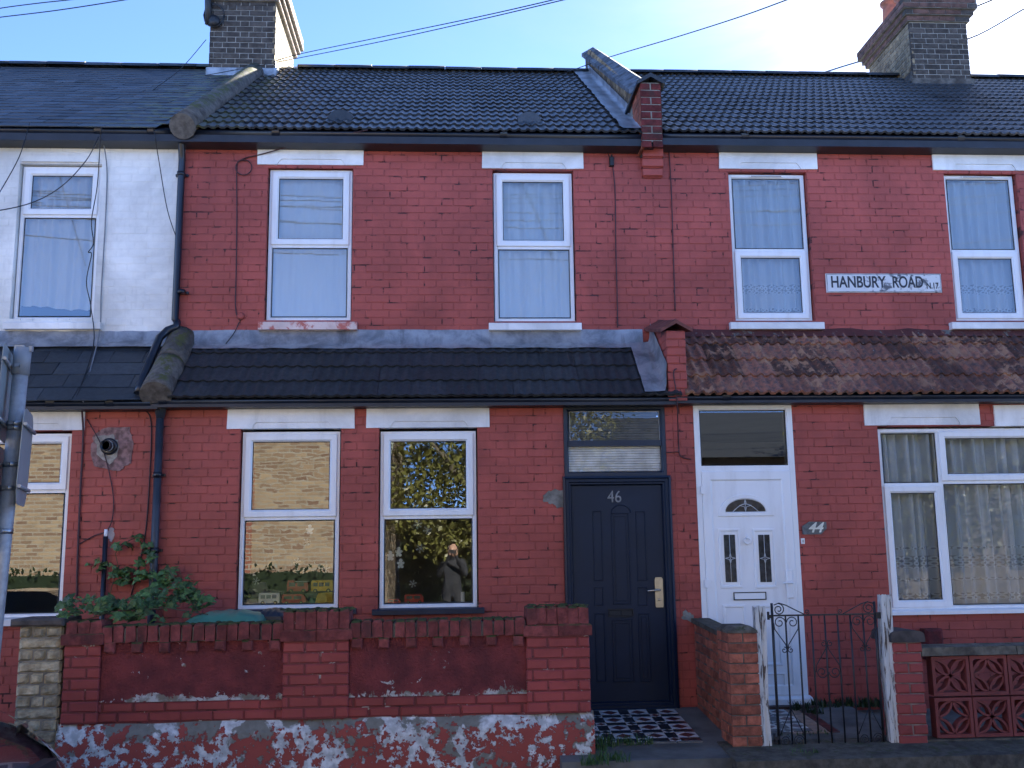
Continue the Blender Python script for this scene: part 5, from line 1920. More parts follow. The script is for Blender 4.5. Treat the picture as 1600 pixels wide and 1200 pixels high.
# ================================================================== front garden wall of number 46
zq = lambda y, x=680: W(x, y, YW).z
ZCT, ZCB, ZDB, ZPB, ZPT = zq(968), zq(993.5), zq(1011), zq(1086), zq(1116)
bw = thing('garden_wall', ((XW0 + XW1) / 2, YW + .1, -.02), 'long red garden wall with mossy brick coping and flaking plinth', 'wall', 'front garden walls')
M_peel = peel()
M_rough = roughcast(ZPB, ZDB)
M_band = painted('red painted wall brick', (0.31, 0.056, 0.050), (0.12, 0.03, 0.03), fleck=(0.40, 0.37, 0.33), fl=(0.70, 0.73), dirt=.4)
M_bandj = painted('red painted wall joints', (0.17, 0.036, 0.036), (0.07, 0.03, 0.03), crack=.05, fleck=(0.40, 0.37, 0.33), fl=(0.58, 0.64))
b = MB()
zl = ZPT - .075


def plf(u, v):
    x = XW0 - .005 + (XW1 + .018 - XW0) * u
    prof = [(-.16, -.052), (.25, -.050), (.5, -.047), (.74, -.044), (.80, -.043), (.86, -.03), (.93, -.008), (1.0, .02)]
    k = min(int(v * 7), 6); f = v * 7 - k
    h = prof[k][0] + (prof[k + 1][0] - prof[k][0]) * f
    y = prof[k][1] + (prof[k + 1][1] - prof[k][1]) * f
    n = mnoise.noise(Vector((x * 3, h * 4, 1.3))) * .008
    return (x, YW + y + n, -.05 + (ZPT + .05) * h if h > 0 else -.15)


b.sheet(plf, 70, 7)
for xx, sgn in ((XW0 - .005, 1), (XW1 + .013, -1)):
    b.poly([(xx, YW - .05, -.15), (xx, YW + .24, -.15), (xx, YW + .24, ZPT - .004), (xx, YW - .01, ZPT - .004), (xx, YW - .044, ZPT - .16)])
plinth = obj('plinth', b, M_peel, bw, fix=False)
b = MB(); b.box(XW0 + .01, XW1 - .005, YW + .008, YW + .225, ZPT - .03, ZCB)
core = obj('core', b, M_bandj, bw)
piers = [RW(97.5, 155, 1007, 1110, YW - .03)[:2], RW(441, 545, 1000, 1110, YW - .03)[:2], RW(823, 922.5, 993, 1110, YW - .03)[:2]]
# two brick courses under the panels
for q in course_list(XW0 + .01, XW1 - .01, ZPT - .005, ZPB, co=(ZPB - ZPT + .005) / 2, bond='stretcher', off=.05):
    L = q[1] - q[0]
    H = (ZPB - ZPT + .005) / 2 - .009
    me = random.choice(variants('band', round(L, 2), round(H, 3), M_band, 3 if abs(L - ST) < .01 else 1, d=.010, c=.008))
    inst('brick', me, core, ((q[0] + q[1]) / 2, YW + .008 + rnd(-.003, .003), q[2] + H / 2), (rnd(-.01, .01), 0, rnd(-.01, .01)))
# roughcast panels
for a, c in ((piers[0][1], piers[1][0]), (piers[1][1], piers[2][0])):
    b = MB()
    b.sheet(lambda u, v: (a + (c - a) * u, YW + .006 - .004 + mnoise.noise(Vector((u * 14, v * 5, a))) * .006, ZPB - .004 + (ZCB - ZPB + .006) * v), 40, 10)
    obj('panel', b, M_rough, bw, fix=False)
    n = int((c - a) / .172)
    for k in range(n):
        x = a + .06 + (c - a - .12) * k / (n - 1)
        inst('brick', variants('dent', .078, ZCB - ZDB - .004, M_coping, 4, d=.012, c=.010, rough=.004)[k % 4], core, (x + rnd(-.006, .006), YW - .022 + rnd(-.004, .004), (ZCB + ZDB) / 2 + rnd(-.003, .003)), (0, rnd(-.02, .02), rnd(-.03, .03)))


def edge_brick(name, w, d, h, m, c=.010, j=.004):
    """brick stood on edge, worn arrises: origin at centre of the underside"""
    b = MB()
    P = lambda x, y, z: (x + rnd(-j, j), y + rnd(-j, j), z + rnd(-j, j))
    lo = b.pts([P(-w / 2, -d / 2, 0), P(w / 2, -d / 2, 0), P(w / 2, d / 2, 0), P(-w / 2, d / 2, 0)])
    md = b.pts([P(-w / 2, -d / 2, h - c), P(w / 2, -d / 2, h - c), P(w / 2, d / 2, h - c), P(-w / 2, d / 2, h - c)])
    hi = b.pts([P(-w / 2 + c, -d / 2 + c, h), P(w / 2 - c, -d / 2 + c, h), P(w / 2 - c, d / 2 - c, h), P(-w / 2 + c, d / 2 - c, h)])
    for A, B in ((lo, md), (md, hi)):
        for k in range(4):
            b.face((A[k], A[(k + 1) % 4], B[(k + 1) % 4], B[k]))
    b.face(hi); b.face(lo[::-1])
    return b.mesh(name, m)


ebs = [edge_brick('brick', .070, .245, ZCT - ZCB, M_coping) for _ in range(6)]
cope = link('coping', None, bw); BASE[cope.name] = BASE[bw.name]
bed = MB()
for a, c in ((piers[0][1], piers[1][0]), (piers[1][1], piers[2][0])):
    n = int((c - a) / .081)
    for k in range(n):
        x = a + (c - a) * (k + .5) / n
        inst('brick', random.choice(ebs), cope, (x, YW + .095 + rnd(-.006, .006), ZCB + rnd(-.004, .003)), (rnd(-.015, .015), rnd(-.02, .02), rnd(-.03, .03)))
    bed.box(a, c, YW + .0, YW + .20, ZCB - .006, ZCT - .022)
obj('bedding', bed, M_mortard, cope)
for (a, c), (yt1, yb1, yt2, yb2, xr) in zip(piers, ((968, 988, 990, 1007, 125), (952, 982, 983, 1000, 492), (945, 972.5, 975, 993, 872))):
    z2b, z2t, z1b, z1t = W(xr, yb2, YW).z, W(xr, yt2, YW).z, W(xr, yb1, YW).z, W(xr, yt1, YW).z
    b = MB(); b.box(a + .008, c - .008, YW - .022, YW + .22, ZPT - .01, z2b + .002)
    b.box(a - .0, c + .0, YW - .034, YW + .235, z2b + .004, z2t - .004)
    b.box(a + .012, c - .012, YW - .012, YW + .215, z2t - .002, z1t - .02)
    pr = obj('pier', b, M_bandj, bw)
    for q in course_list(a, c, ZPT - .002, z2b, co=.0775, bond='stretcher', off=rnd(0, .1)):
        L = q[1] - q[0]
        inst('brick', variants('pier', round(L, 2), .068, M_band, 2, d=.008, c=.008)[0], pr, ((q[0] + q[1]) / 2, YW - .022 + rnd(-.002, .002), q[2] + .034))
    nb = max(1, round((c - a + .04) / .23))
    wv = (c - a + .05) / nb
    for k in range(nb):
        inst('brick', edge_brick('brick', wv - .008, .285, z2t - z2b, M_coping, .008), pr, (a - .025 + wv * (k + .5), YW + .10, z2b), (0, rnd(-.01, .01), rnd(-.01, .01)))
    nb = max(2, round((c - a) / .083))
    wv = (c - a) / nb
    for k in range(nb):
        inst('brick', edge_brick('brick', wv - .006, .25, z1t - z1b, M_coping, .014, .005), pr, (a + wv * (k + .5), YW + .10, z2t + .002), (rnd(-.02, .02), rnd(-.02, .02), rnd(-.03, .03)))

# ================================================================== dividing wall and its pillar
zpt = W(1162, 985, YW).z
zwt = W(1066, 970, YL).z
zw2 = W(1122, 992, YW + .34).z
dw = thing('dividing_wall', ((XD0 + XD1) / 2, YW + .6, path_z(-1.2)), 'low orange red brick wall with a square end pillar between the two front doors', 'wall', 'front garden walls')
b = MB()
xw0, xw1 = XD0 + .045, XD1 - .06
b.hexa([(xw0 + .006, YW + .3, -.1), (xw1, YW + .3, -.1), (xw1, YL - .004, -.1), (xw0 + .006, YL - .004, -.1), (xw0 + .006, YW + .3, zw2 - .02), (xw1, YW + .3, zw2 - .02), (xw1, YL - .004, zwt - .02), (xw0 + .006, YL - .004, zwt - .02)])
b.box(XD0 + .007, XD1 - .007, YW + .007, YW + .33, -.1, zpt - .02)
dcore = obj('core', b, plain('brown grey mortar', (.12, .095, .075), .9, .3, 12, .5, 70), dw)
nco = int((zpt - .0) / CO) + 1
for k in range(nco):
    zt_ = zpt - .022 - k * CO
    zc_ = zt_ - .0325
    if zc_ < path_z(YW) - .12:
        break
    wd = XD1 - XD0
    sp = [(XD0, XD1)] if k % 2 else [(XD0, XD0 + wd / 2 - .005), (XD0 + wd / 2 + .005, XD1)]
    for p, q in sp:
        inst('brick', random.choice(variants('dv', round(q - p, 3), .065, M_rbrick, 4, d=.005, c=.004)), dcore, ((p + q) / 2, YW + .006, zc_), (0, 0, rnd(-.01, .01)))
    for p, q in ([(YW + .004, YW + .105), (YW + .115, YW + .33)] if k % 2 else [(YW + .004, YW + .215), (YW + .225, YW + .33)]):
        inst('brick', variants('dv', round(q - p, 3), .065, M_rbrick, 4, d=.005, c=.004)[k % 4], dcore, (XD0 + .006, (p + q) / 2, zc_), (0, 0, R(-90)))
    y = YW + .34 - (.1125 if k % 2 else 0)
    ztop_at = lambda yy: zw2 + (zwt - zw2) * (yy - YW - .34) / (YL - YW - .34)
    while y < YL - .03:
        p, q = max(y, YW + .34), min(y + ST, YL - .006)
        y += ST + JT
        zz_ = zc_ + (ztop_at((p + q) / 2) - zpt) + .0
        if q - p > .03 and zz_ > path_z((p + q) / 2) - .08:
            inst('brick', variants('dv', round(q - p, 2), .065, M_rbrick, 4, d=.005, c=.004)[k % 4], dcore, (xw0 + .006, (p + q) / 2, zz_ - .004), (rnd(-.01, .01), 0, R(-90)))
b = MB()
b.hexa([(xw0 - .02, YW + .33, zw2 - .018), (xw1 + .02, YW + .33, zw2 - .018), (xw1 + .02, YL - .003, zwt - .018), (xw0 - .02, YL - .003, zwt - .018),
        (xw0 - .02, YW + .33, zw2 + .02), (xw1 + .02, YW + .33, zw2 + .02), (xw1 + .02, YL - .003, zwt + .022), (xw0 - .02, YL - .003, zwt + .022)])
obj('coping', b, M_cap, dw)
b = MB()
A = b.pts([(XD0 - .004, YW - .004, zpt - .02), (XD1 + .004, YW - .004, zpt - .02), (XD1 + .004, YW + .335, zpt - .02), (XD0 - .004, YW + .335, zpt - .02)])
B = b.pts([(XD0 - .002, YW - .002, zpt), (XD1 + .002, YW - .002, zpt), (XD1 + .002, YW + .335, zpt), (XD0 - .002, YW + .335, zpt)])
D = b.pts([(XD0 + .04, YW + .04, zpt + .03), (XD1 - .04, YW + .04, zpt + .03), (XD1 - .04, YW + .30, zpt + .03), (XD0 + .04, YW + .30, zpt + .03)])
for P1, P2 in ((A, B), (B, D)):
    for k in range(4):
        b.face((P1[k], P1[(k + 1) % 4], P2[(k + 1) % 4], P2[k]))
b.face(D)
obj('cap', b, M_cap, dw)
blob('cement_patch', [(1064, 968), (1066, 958), (1071, 952), (1074, 956), (1082, 962), (1087, 972)], YL - .004, M_mortard, dw)

# ================================================================== gate and its posts
YGt = YW + .06
GA_ = 'old white gate posts'


def gp(px, py, y=YGt):
    return Vector((W(px, 962, y).x, y, W(1287, py, y).z))


M_post = postpaint()


def post(l, r, tp, bt, label):
    x0, x1, z0, z1 = RW(l, r, tp, bt, YGt - .04)
    b = MB()
    n = 16
    w = x1 - x0

    def pf(u, v):
        a = u * 4
        k = int(a) % 4; f = a - int(a)
        cs = [(-.5, -.5), (.5, -.5), (.5, .5), (-.5, .5)]
        p, q = cs[k], cs[(k + 1) % 4]
        x, y = p[0] + (q[0] - p[0]) * f, p[1] + (q[1] - p[1]) * f
        kx = 1 + .10 * mnoise.noise(Vector((v * 5, u * 3, l)))
        if k == 0:
            y += .09 * math.exp(-((f - .55) / .12) ** 2)     # split down the middle of the face
        return ((x0 + x1) / 2 + x * w * kx + .006 * math.sin(v * 5 + l), YGt - .04 + (y + .5) * w * kx, z0 + (z1 - z0) * v + (rnd(-.008, .008) if v in (0, 1) else 0))
    b.sheet(pf, 40, n, sm=False)
    x_, y_ = (x0 + x1) / 2, YGt - .04 + w / 2
    b.poly([(x_ - w * .45, y_ - w * .45, z1 - .006), (x_ + w * .45, y_ - w * .45, z1 - .004), (x_ + w * .45, y_ + w * .45, z1 - .006), (x_ - w * .45, y_ + w * .45, z1 - .002)])
    return new('gate_post', b, M_post, label, 'gate post', GA_)


post(1184.5, 1201, 948, 1184, 'flaking white gate post against the orange brick pillar')
post(1384.5, 1401, 930, 1173, 'flaking white gate post against the red painted pier')
XG = [1206.5, 1227, 1247, 1267.5, 1288, 1308, 1328, 1348, 1367]
zr, zbt = gp(1287, 960.5).z, gp(1287, 1167).z
gate = thing('garden_gate', (gp(1287, 962).x, YGt, zbt), 'black wrought iron gate with scrolls between white posts', 'gate')


def bar(name, pts, r, n=6):
    b = MB(); b.tube(pts, r, n)
    return obj(name, b, M_iron, gate)


xg0, xg1 = gp(XG[0], 962).x, gp(XG[-1], 962).x
b = MB(); b.box(xg0 - .01, xg1 + .01, YGt - .012, YGt + .006, zr - .006, zr + .006); obj('rail', b, M_iron, gate)
b = MB(); b.box(xg0 - .01, xg1 + .01, YGt - .012, YGt + .006, zbt - .006, zbt + .006); obj('rail', b, M_iron, gate)
for k, px in enumerate(XG):
    p = gp(px, 962)
    top = gp(px, 941).z if k in (0, 8) else zr
    r = .0105 if k in (0, 8) else .0068
    bar('bar', [(p.x, YGt, zbt), (p.x, YGt, (zbt + top) / 2), (p.x, YGt, top)], r)


def spiral(cx, cz, r0, a0, turns, sgn=1, y=YGt - .008, n=22, r1=.25):
    return [(cx + r0 * (1 - (1 - r1) * k / n) * math.cos(a0 + sgn * 2 * math.pi * turns * k / n), y, cz + r0 * (1 - (1 - r1) * k / n) * math.sin(a0 + sgn * 2 * math.pi * turns * k / n)) for k in range(n + 1)]


def heart(px, pyt, pyb, inv=1):
    c = gp(px, 962).x
    zt_, zb_ = gp(px, pyt).z, gp(px, pyb).z
    dx = gp(px + 20, 962).x - c
    for s in (-1, 1):
        sp = spiral(c + s * dx * .5, zt_, dx * .46, R(180 if s > 0 else 0) + 0, 1.35, -s if inv > 0 else s)
        bar('scroll', sp, .0042, 5)
        out = [(c + s * dx * .96, YGt - .008, zt_), (c + s * dx * .9, YGt - .008, zt_ - inv * .05), (c + s * .012, YGt - .008, zb_ + inv * .03), (c + s * .006, YGt - .008, zb_)]
        bar('scroll', out, .0042, 5)
        bar('scroll', spiral(c + s * dx * .26, zb_ - inv * .012, dx * .24, R(90), 1.2, s), .0038, 5)


heart(XG[1], 971.5, 1012)
heart(XG[7], 971.5, 1012)
heart(XG[4] + .5, 1050, 1008, -1)
for px in (XG[1], XG[7]):
    c = gp(px, 962).x
    dx = gp(px + 20, 962).x - c
    for s in (-1, 1):
        zc_ = gp(px, 1156).z
        bar('scroll', spiral(c + s * dx * .5, zc_, dx * .44, R(0), 1.9, s), .0042, 5)
        bar('scroll', [(c + s * .006, YGt - .008, gp(px, 1108).z), (c + s * dx * .95, YGt - .008, gp(px, 1148).z)], .0042, 5)
for px, s in ((XG[0], 1), (XG[8], -1)):
    c = gp(px, 962).x
    rr = gp(px + 9, 962).x - c
    bar('scroll', spiral(c + s * rr * 1.1, gp(px, 951).z, rr, R(90), 1.6, -s), .0045, 5)
    pts = [(c + s * rr * .3, 0, gp(px, 944).z), (c + s * rr * 1.2, 0, gp(px, 941).z), (c + s * rr * 2.4, 0, gp(px, 944.5).z), (c + s * rr * 4.4, 0, gp(px, 954).z), (c + s * rr * 5.6, 0, gp(px, 959.5).z)]
    bar('scroll', [(x, YGt - .008, z) for x, _, z in pts], .0045, 5)
    bar('scroll', spiral(c + s * rr * 6.0, gp(px, 955.5).z, rr * .45, R(-90), 1.3, s), .004, 5)
for z in (zr, gp(1287, 1150).z):
    b = MB(); b.box(xg0 - .035, xg0, YGt - .012, YGt + .012, z - .018, z + .006); b.lathe([(.010, -.03), (.010, .03)], (xg0 - .03, YGt, z), 8)
    obj('hinge', b, M_iron, gate)
b = MB(); b.box(xg1 + .002, xg1 + .045, YGt - .02, YGt + .012, zr - .035, zr + .012)
obj('latch', b, M_iron, gate)

# ================================================================== pier and pierced screen wall of number 44
sw = thing('screen_wall', (XP1_ + .6, YW + .1, 0), 'red pierced screen block wall with brick pier right of the gate', 'wall', 'front garden walls')
_, _, zp0, zp1 = RW(1402, 1447, 1003, 1180, YW)
b = MB(); b.box(XP0_ + .008, XP1_ - .008, YW + .008, YW + .33, -.05, zp1)
pr = obj('pier', b, plain('pale grey red joints', (.20, .15, .13), .9, .4, 14, .5, 60), sw)
for k, q in enumerate(course_list(XP0_, XP1_, zp1 - 14 * CO, zp1, bond='stretcher')):
    inst('brick', variants('p4', round(q[1] - q[0], 2), .066, M_band, 3, d=.008, c=.007, rough=.003)[k % 3 if abs(q[1] - q[0] - ST) < .006 else 0], pr, ((q[0] + q[1]) / 2, YW + .006, (q[2] + q[3]) / 2))
for k in range(14):
    z = zp1 - (k + .5) * CO
    for p, q in ((YW + .004, YW + .215), (YW + .225, YW + .33)) if k % 2 else ((YW + .004, YW + .1), (YW + .11, YW + .33)):
        inst('brick', variants('p4', round(q - p, 2), .066, M_band, 3, d=.006, c=.007)[0], pr, (XP0_ + .006, (p + q) / 2, z), (0, 0, R(-90)))
b = MB()
nx = 10
zc1 = W(1422, 985, YW).z
hx = (XP1_ - XP0_) / 2 + .02
b.prism([((XP0_ + XP1_) / 2 + hx * math.copysign(abs(math.cos(math.pi * k / nx)) ** .45, math.cos(math.pi * k / nx)), zp1 + .02 + (zc1 - zp1 - .02) * math.sin(math.pi * k / nx) ** .6) for k in range(nx + 1)] + [((XP0_ + XP1_) / 2 - hx, zp1), ((XP0_ + XP1_) / 2 + hx, zp1)], YW - .02, YW + .36)
obj('cap', b, plain('sooty cement cap', (.055, .045, .042), .8, .5, 12, .5, 50), sw)
YS = YW + .10
M_screen = painted('red painted screen block', (0.21, 0.046, 0.043), (0.09, 0.035, 0.03), fleck=(0.40, 0.36, 0.33), fl=(0.72, 0.75), dirt=.45)
BS = W(1514, 1084, YS).x - W(1454.5, 1084, YS).x


def screen_mesh(diamond):
    b = MB()
    h = BS / 2 - .004
    d0, d1 = -.045, .045
    b.ring(-h, h, -h, h, [(0, d1), (0, d0), (.024, d0), (.026, d0 + .008), (.026, d1)])
    hh = h - .02

    def rib(p, q, bul):
        pts = []
        n = 8
        pv, qv = Vector(p), Vector(q)
        nr_ = Vector((-(qv - pv).y, (qv - pv).x)).normalized()
        for k in range(n + 1):
            f = k / n
            pts.append(pv.lerp(qv, f) + nr_ * bul * math.sin(math.pi * f))
        for k in range(n):
            a, c = pts[k], pts[k + 1]
            ta = (c - a).normalized(); na = Vector((-ta.y, ta.x)) * .0085
            b.hexa([(a.x - na.x, d0 + .012, a.y - na.y), (c.x - na.x, d0 + .012, c.y - na.y), (c.x - na.x, d1 - .01, c.y - na.y), (a.x - na.x, d1 - .01, a.y - na.y),
                    (a.x + na.x, d0 + .012, a.y + na.y), (c.x + na.x, d0 + .012, c.y + na.y), (c.x + na.x, d1 - .01, c.y + na.y), (a.x + na.x, d1 - .01, a.y + na.y)])
    if diamond:
        for sx, sz in ((1, 1), (-1, 1), (-1, -1), (1, -1)):
            rib((sx * hh, 0), (0, sz * hh), .030)
            rib((sx * hh, 0), (0, sz * hh), -.030)
    else:
        for sx, sz in ((1, 1), (-1, 1), (-1, -1), (1, -1)):
            rib((0, 0), (sx * hh, sz * hh), .034)
            rib((0, 0), (sx * hh, sz * hh), -.034)
    return b.mesh('screen_block', M_screen)


sb = [screen_mesh(False), screen_mesh(True)]
xs0 = W(1454.5, 1084, YS).x
zs_m = W(1500, 1087, YS).z
for c in range(6):
    for r in range(2):
        inst('screen_block', sb[(c + r) % 2], sw, (xs0 + BS * (c + .5), YS, zs_m + BS * (.5 - r) + (.004 if r == 0 else -.004)), (0, 0, 0))
z0_, z1_ = W(1520, 1023, YS - .06).z, W(1520, 1010, YS - .06).z
b = MB()
for k in range(3):
    a = XP1_ - .0 + k * .75
    b.hexa([(a, YS - .09, z0_), (a + .745, YS - .09, z0_), (a + .745, YS + .09, z0_), (a, YS + .09, z0_), (a + rnd(0, .004), YS - .09 + rnd(0, .008), z1_), (a + .742, YS - .085, z1_), (a + .742, YS + .085, z1_ + .01), (a, YS + .085, z1_ + .01)])
obj('coping', b, M_cap, sw)
zb1, zb0 = zs_m - BS - .006, W(1520, 1157, YS - .06).z
slab('ledge', (XP1_ - .0, XP1_ + 2.3, YS - .075, YS + .09, zb0, zb1), M_cap, sw)
b = MB()
b.sheet(lambda u, v: (XP1_ + 2.3 * u, YS - .045 + .018 * mnoise.noise(Vector((u * 16, v * 5, 4))) - .006 * v, -.05 + (zb0 + .05) * v), 40, 8)
M_rub = plain('buff roughcast base', (.24, .17, .11), .95, .6, 5, 1.0, 40, .02)
obj('base', b, M_rub, sw, fix=False)

# ================================================================== buff stone pier at the left
xs_, xe_, z0_, z1_ = RW(25, 92, 979, 1130, YW - .02)
sp = thing('stone_pier', ((xs_ + xe_) / 2, YW + .1, -.02), 'buff split faced stone pier with slab cap at the left end of red wall', 'pier')
b = MB(); b.box(xs_ + .012, xe_ - .012, YW - .008, YW + .29, -.1, z1_)
score = obj('core', b, M_mortard, sp)
zh = .0815
k = 0
z = z1_
while z > -.05:
    hh = zh - .008
    if k % 2 == 0:
        cuts = [0, .31, .63, 1] if k % 4 == 0 else [0, .36, .66, 1]
    else:
        cuts = [0, 1] if k % 6 != 5 else [0, .56, 1]
    for f0, f1 in zip(cuts, cuts[1:]):
        a, c = xs_ + (xe_ - xs_) * f0 + .004, xs_ + (xe_ - xs_) * f1 - .004
        b = MB()
        L = c - a
        nu = max(4, int(L / .03))

        def sf(u, v):
            e = min(u, 1 - u) * L; g = min(v, 1 - v) * hh
            dd = -.026 * min(1, e / .018) ** .5 * min(1, g / .02) ** .5 - .012 * (mnoise.noise(Vector((u * L * 30 + k, v * 3, a * 7))) + .3) * min(1, e / .02) * min(1, g / .015)
            return ((u - .5) * L, dd, (v - .5) * hh)
        b.sheet(sf, nu, 5, sm=False)
        me = b.mesh('stone', M_stone, fix=False)
        inst('stone', me, score, ((a + c) / 2, YW - .006, z - zh / 2))
    b = MB(); b.cbox(-.145, .145, -.012, .02, -hh / 2, hh / 2, .008)
    inst('stone', b.mesh('stone', M_stone), score, (xe_ - .006, YW + .15, z - zh / 2), (0, 0, R(90)))
    z -= zh
    k += 1
b = MB(); b.cbox(xs_ - .05, xe_ + .02, YW - .06, YW + .32, z1_ + .003, z1_ + .055, .012)
obj('cap', b, plain('dark slab cap', (.075, .062, .052), .85, .4, 12, .5, 50), sp)

# ================================================================== bins behind the wall
def bin_(l, r, tp, label, col, Y, dome=.045):
    xa, xb = W(l, tp, Y).x, W(r, tp, Y).x
    zt_ = W((l + r) / 2, tp, Y).z
    w = xb - xa
    root = thing('recycling_bin', ((xa + xb) / 2, Y + .3, .1), label, 'bin')
    m = plain('bin plastic', col, .35, .15, 5, .1, 40)
    b = MB()
    b.hexa([(xa + .07, Y + .06, .1), (xb - .07, Y + .06, .1), (xb - .07, Y + .5, .1), (xa + .07, Y + .5, .1), (xa + .02, Y + .02, zt_ - .09), (xb - .02, Y + .02, zt_ - .09), (xb - .02, Y + .6, zt_ - .09), (xa + .02, Y + .6, zt_ - .09)])
    obj('body', b, plain('dark bin body', (.02, .022, .024), .5, .1), root)
    b = MB()

    def lf_(u, v):
        e = (1 - abs(2 * u - 1) ** 2.6) * (1 - abs(2 * v - 1) ** 3)
        return (xa + w * u, Y + .62 * v, zt_ - dome - .02 + (dome + .02) * e ** .6 + .006 * math.sin(u * 30) * e)
    b.sheet(lf_, 24, 12)
    obj('lid', b, m, root, fix=False)
    b = MB(); b.box(xa, xb, Y - .004, Y + .62, zt_ - .095, zt_ - dome - .018)
    obj('rim', b, m, root)


bin_(286, 404, 957, 'teal domed bin lid showing above the mossy coping', (.07, .26, .18), YW + .42, .055)
bin_(395, 440, 954, 'dark bin lid between teal lid and middle wall pier', (.022, .032, .045), YW + .75, .03)

# ================================================================== creeper on the wall
def leafmats(name, c):
    m, t = mat(name)
    p = P_(t)
    rr = nd(t, 'ShaderNodeObjectInfo').outputs['Random']
    col = mixc(t, stp(t, nz(t, 20, p, 3), .3, .7), sc(c, .7), sc(c, 1.35))
    k = nd(t, 'ShaderNodeMapRange', {'Value': rr, 'To Min': .6, 'To Max': 1.55}).outputs[0]
    col = nd(t, 'ShaderNodeVectorMath', {0: col, 'Scale': k}, operation='SCALE').outputs[0]
    d = nd(t, 'ShaderNodeBsdfPrincipled', {'Base Color': col, 'Roughness': .42, 'Specular IOR Level': .45})
    tl = nd(t, 'ShaderNodeBsdfTranslucent', {'Color': col})
    mx = nd(t, 'ShaderNodeMixShader', {0: .25, 1: d.outputs[0], 2: tl.outputs[0]})
    t.links.new(mx.outputs[0], nd(t, 'ShaderNodeOutputMaterial').inputs[0])
    return m


M_leaf = leafmats('creeper leaf', (.075, .145, .042))
M_stem = plain('creeper stem', (.10, .07, .035), .8)


def palm_leaf(n=5, L=.062):
    b = MB()
    for k in range(n):
        a = R(-78 + 156 * k / (n - 1))
        l = L * (1 - .32 * abs(k - (n - 1) / 2) / ((n - 1) / 2))
        d = Vector((math.sin(a), math.cos(a), 0)); e = Vector((d.y, -d.x, 0))
        w = l * .27
        tip = d * l + Vector((0, 0, -.018))
        mid = d * l * .55 + Vector((0, 0, .006))
        i = b.pts([(0, 0, 0), tuple(d * l * .3 + e * w * .8 + Vector((0, 0, .004))), tuple(mid + e * w + Vector((0, 0, -.004))), tuple(d * l * .8 + e * w * .6 + Vector((0, 0, -.012))), tuple(tip),
                   tuple(d * l * .8 - e * w * .6 + Vector((0, 0, -.012))), tuple(mid - e * w + Vector((0, 0, -.004))), tuple(d * l * .3 - e * w * .8 + Vector((0, 0, .004))), tuple(mid)])
        for q in range(8):
            if q in (0, 7):
                continue
            b.face((i[8], i[q], i[q + 1]))
        b.face((i[8], i[0], i[1])); b.face((i[8], i[7], i[0]))
    return b.mesh('leaf', M_leaf, fix=False)


pls = [palm_leaf(5, .062), palm_leaf(5, .054), palm_leaf(3, .058), palm_leaf(5, .07)]
cr = thing('creeper', W(230, 960, YL - .2), 'green creeper climbing the pipes and spilling over the mossy wall', 'creeper')
b = MB()
for pts in ([(165, 960, YL - .1), (175, 915, YL - .06), (185, 885, YL - .05), (180, 865, YL - .05), (190, 850, YL - .05), (212, 840, YL - .05)], [(235, 960, YL - .2), (243, 930, YL - .13), (236, 895, YL - .12), (230, 862, YL - .12)],
            [(320, 970, -1.2), (290, 930, -1.1), (270, 900, -.9), (262, 885, -.8)], [(250, 890, -.75), (280, 888, -.75), (284, 905, -.75)], [(110, 975, -1.7), (180, 955, -1.6), (260, 950, -1.5), (325, 960, -1.3)], [(180, 900, YL - .06), (210, 892, YL - .07), (250, 900, YL - .1), (300, 930, -.9)]):
    b.tube([W(*p) for p in pts], .004, 5)
obj('stem', b, M_stem, cr)
nl = 0
for (cx, cy, rx, ry, yy, dy, n) in ((215, 843, 9, 6, YL - .07, .03, 4), (187, 852, 13, 8, YL - .08, .03, 5), (232, 866, 9, 16, YL - .13, .04, 9), (170, 893, 24, 10, YL - .1, .05, 12), (150, 882, 16, 8, YL - .09, .04, 6), (212, 895, 26, 14, YL - .12, .06, 18),
                                   (190, 912, 10, 16, YL - .1, .05, 5), (258, 905, 22, 16, YL - .2, .08, 20), (287, 925, 22, 22, -.95, .15, 40), (250, 940, 40, 16, -1.15, .25, 52), (190, 950, 46, 14, -1.4, .25, 52), (130, 950, 36, 15, -1.6, .15, 34), (310, 948, 18, 16, -1.0, .2, 22), (100, 968, 10, 14, -1.72, .06, 7), (236, 966, 60, 6, -1.66, .1, 14)):
    for _ in range(n):
        a, r = rnd(0, 6.28), math.sqrt(rnd(0, 1))
        p = W(cx + rx * r * math.cos(a), cy + ry * r * math.sin(a), yy + rnd(-dy, dy))
        s = rnd(.6, 1.5)
        o = inst('leaf', random.choice(pls), cr, p, (R(rnd(25, 80)), R(rnd(-30, 30)), R(rnd(-70, 70))))
        o.scale = (s, s, s)

# black waste pipe with white end beside the creeper
x = W(163.5, 900, YL - .05)
b = MB(); b.tube([(x.x, YL - .05, .2), W(165, 838, YL - .05)], .021, 10)
wp = obj('standpipe', b, M_black); tag(wp, 'thin upright black pipe with a white end in the creeper', 'pipe')
q = W(165, 838, YL - .05)
b = MB(); b.lathe([(.014, -.01), (.014, .06)], (q.x, q.y, q.z), 10)
obj('end_piece', b, M_upvc, wp)


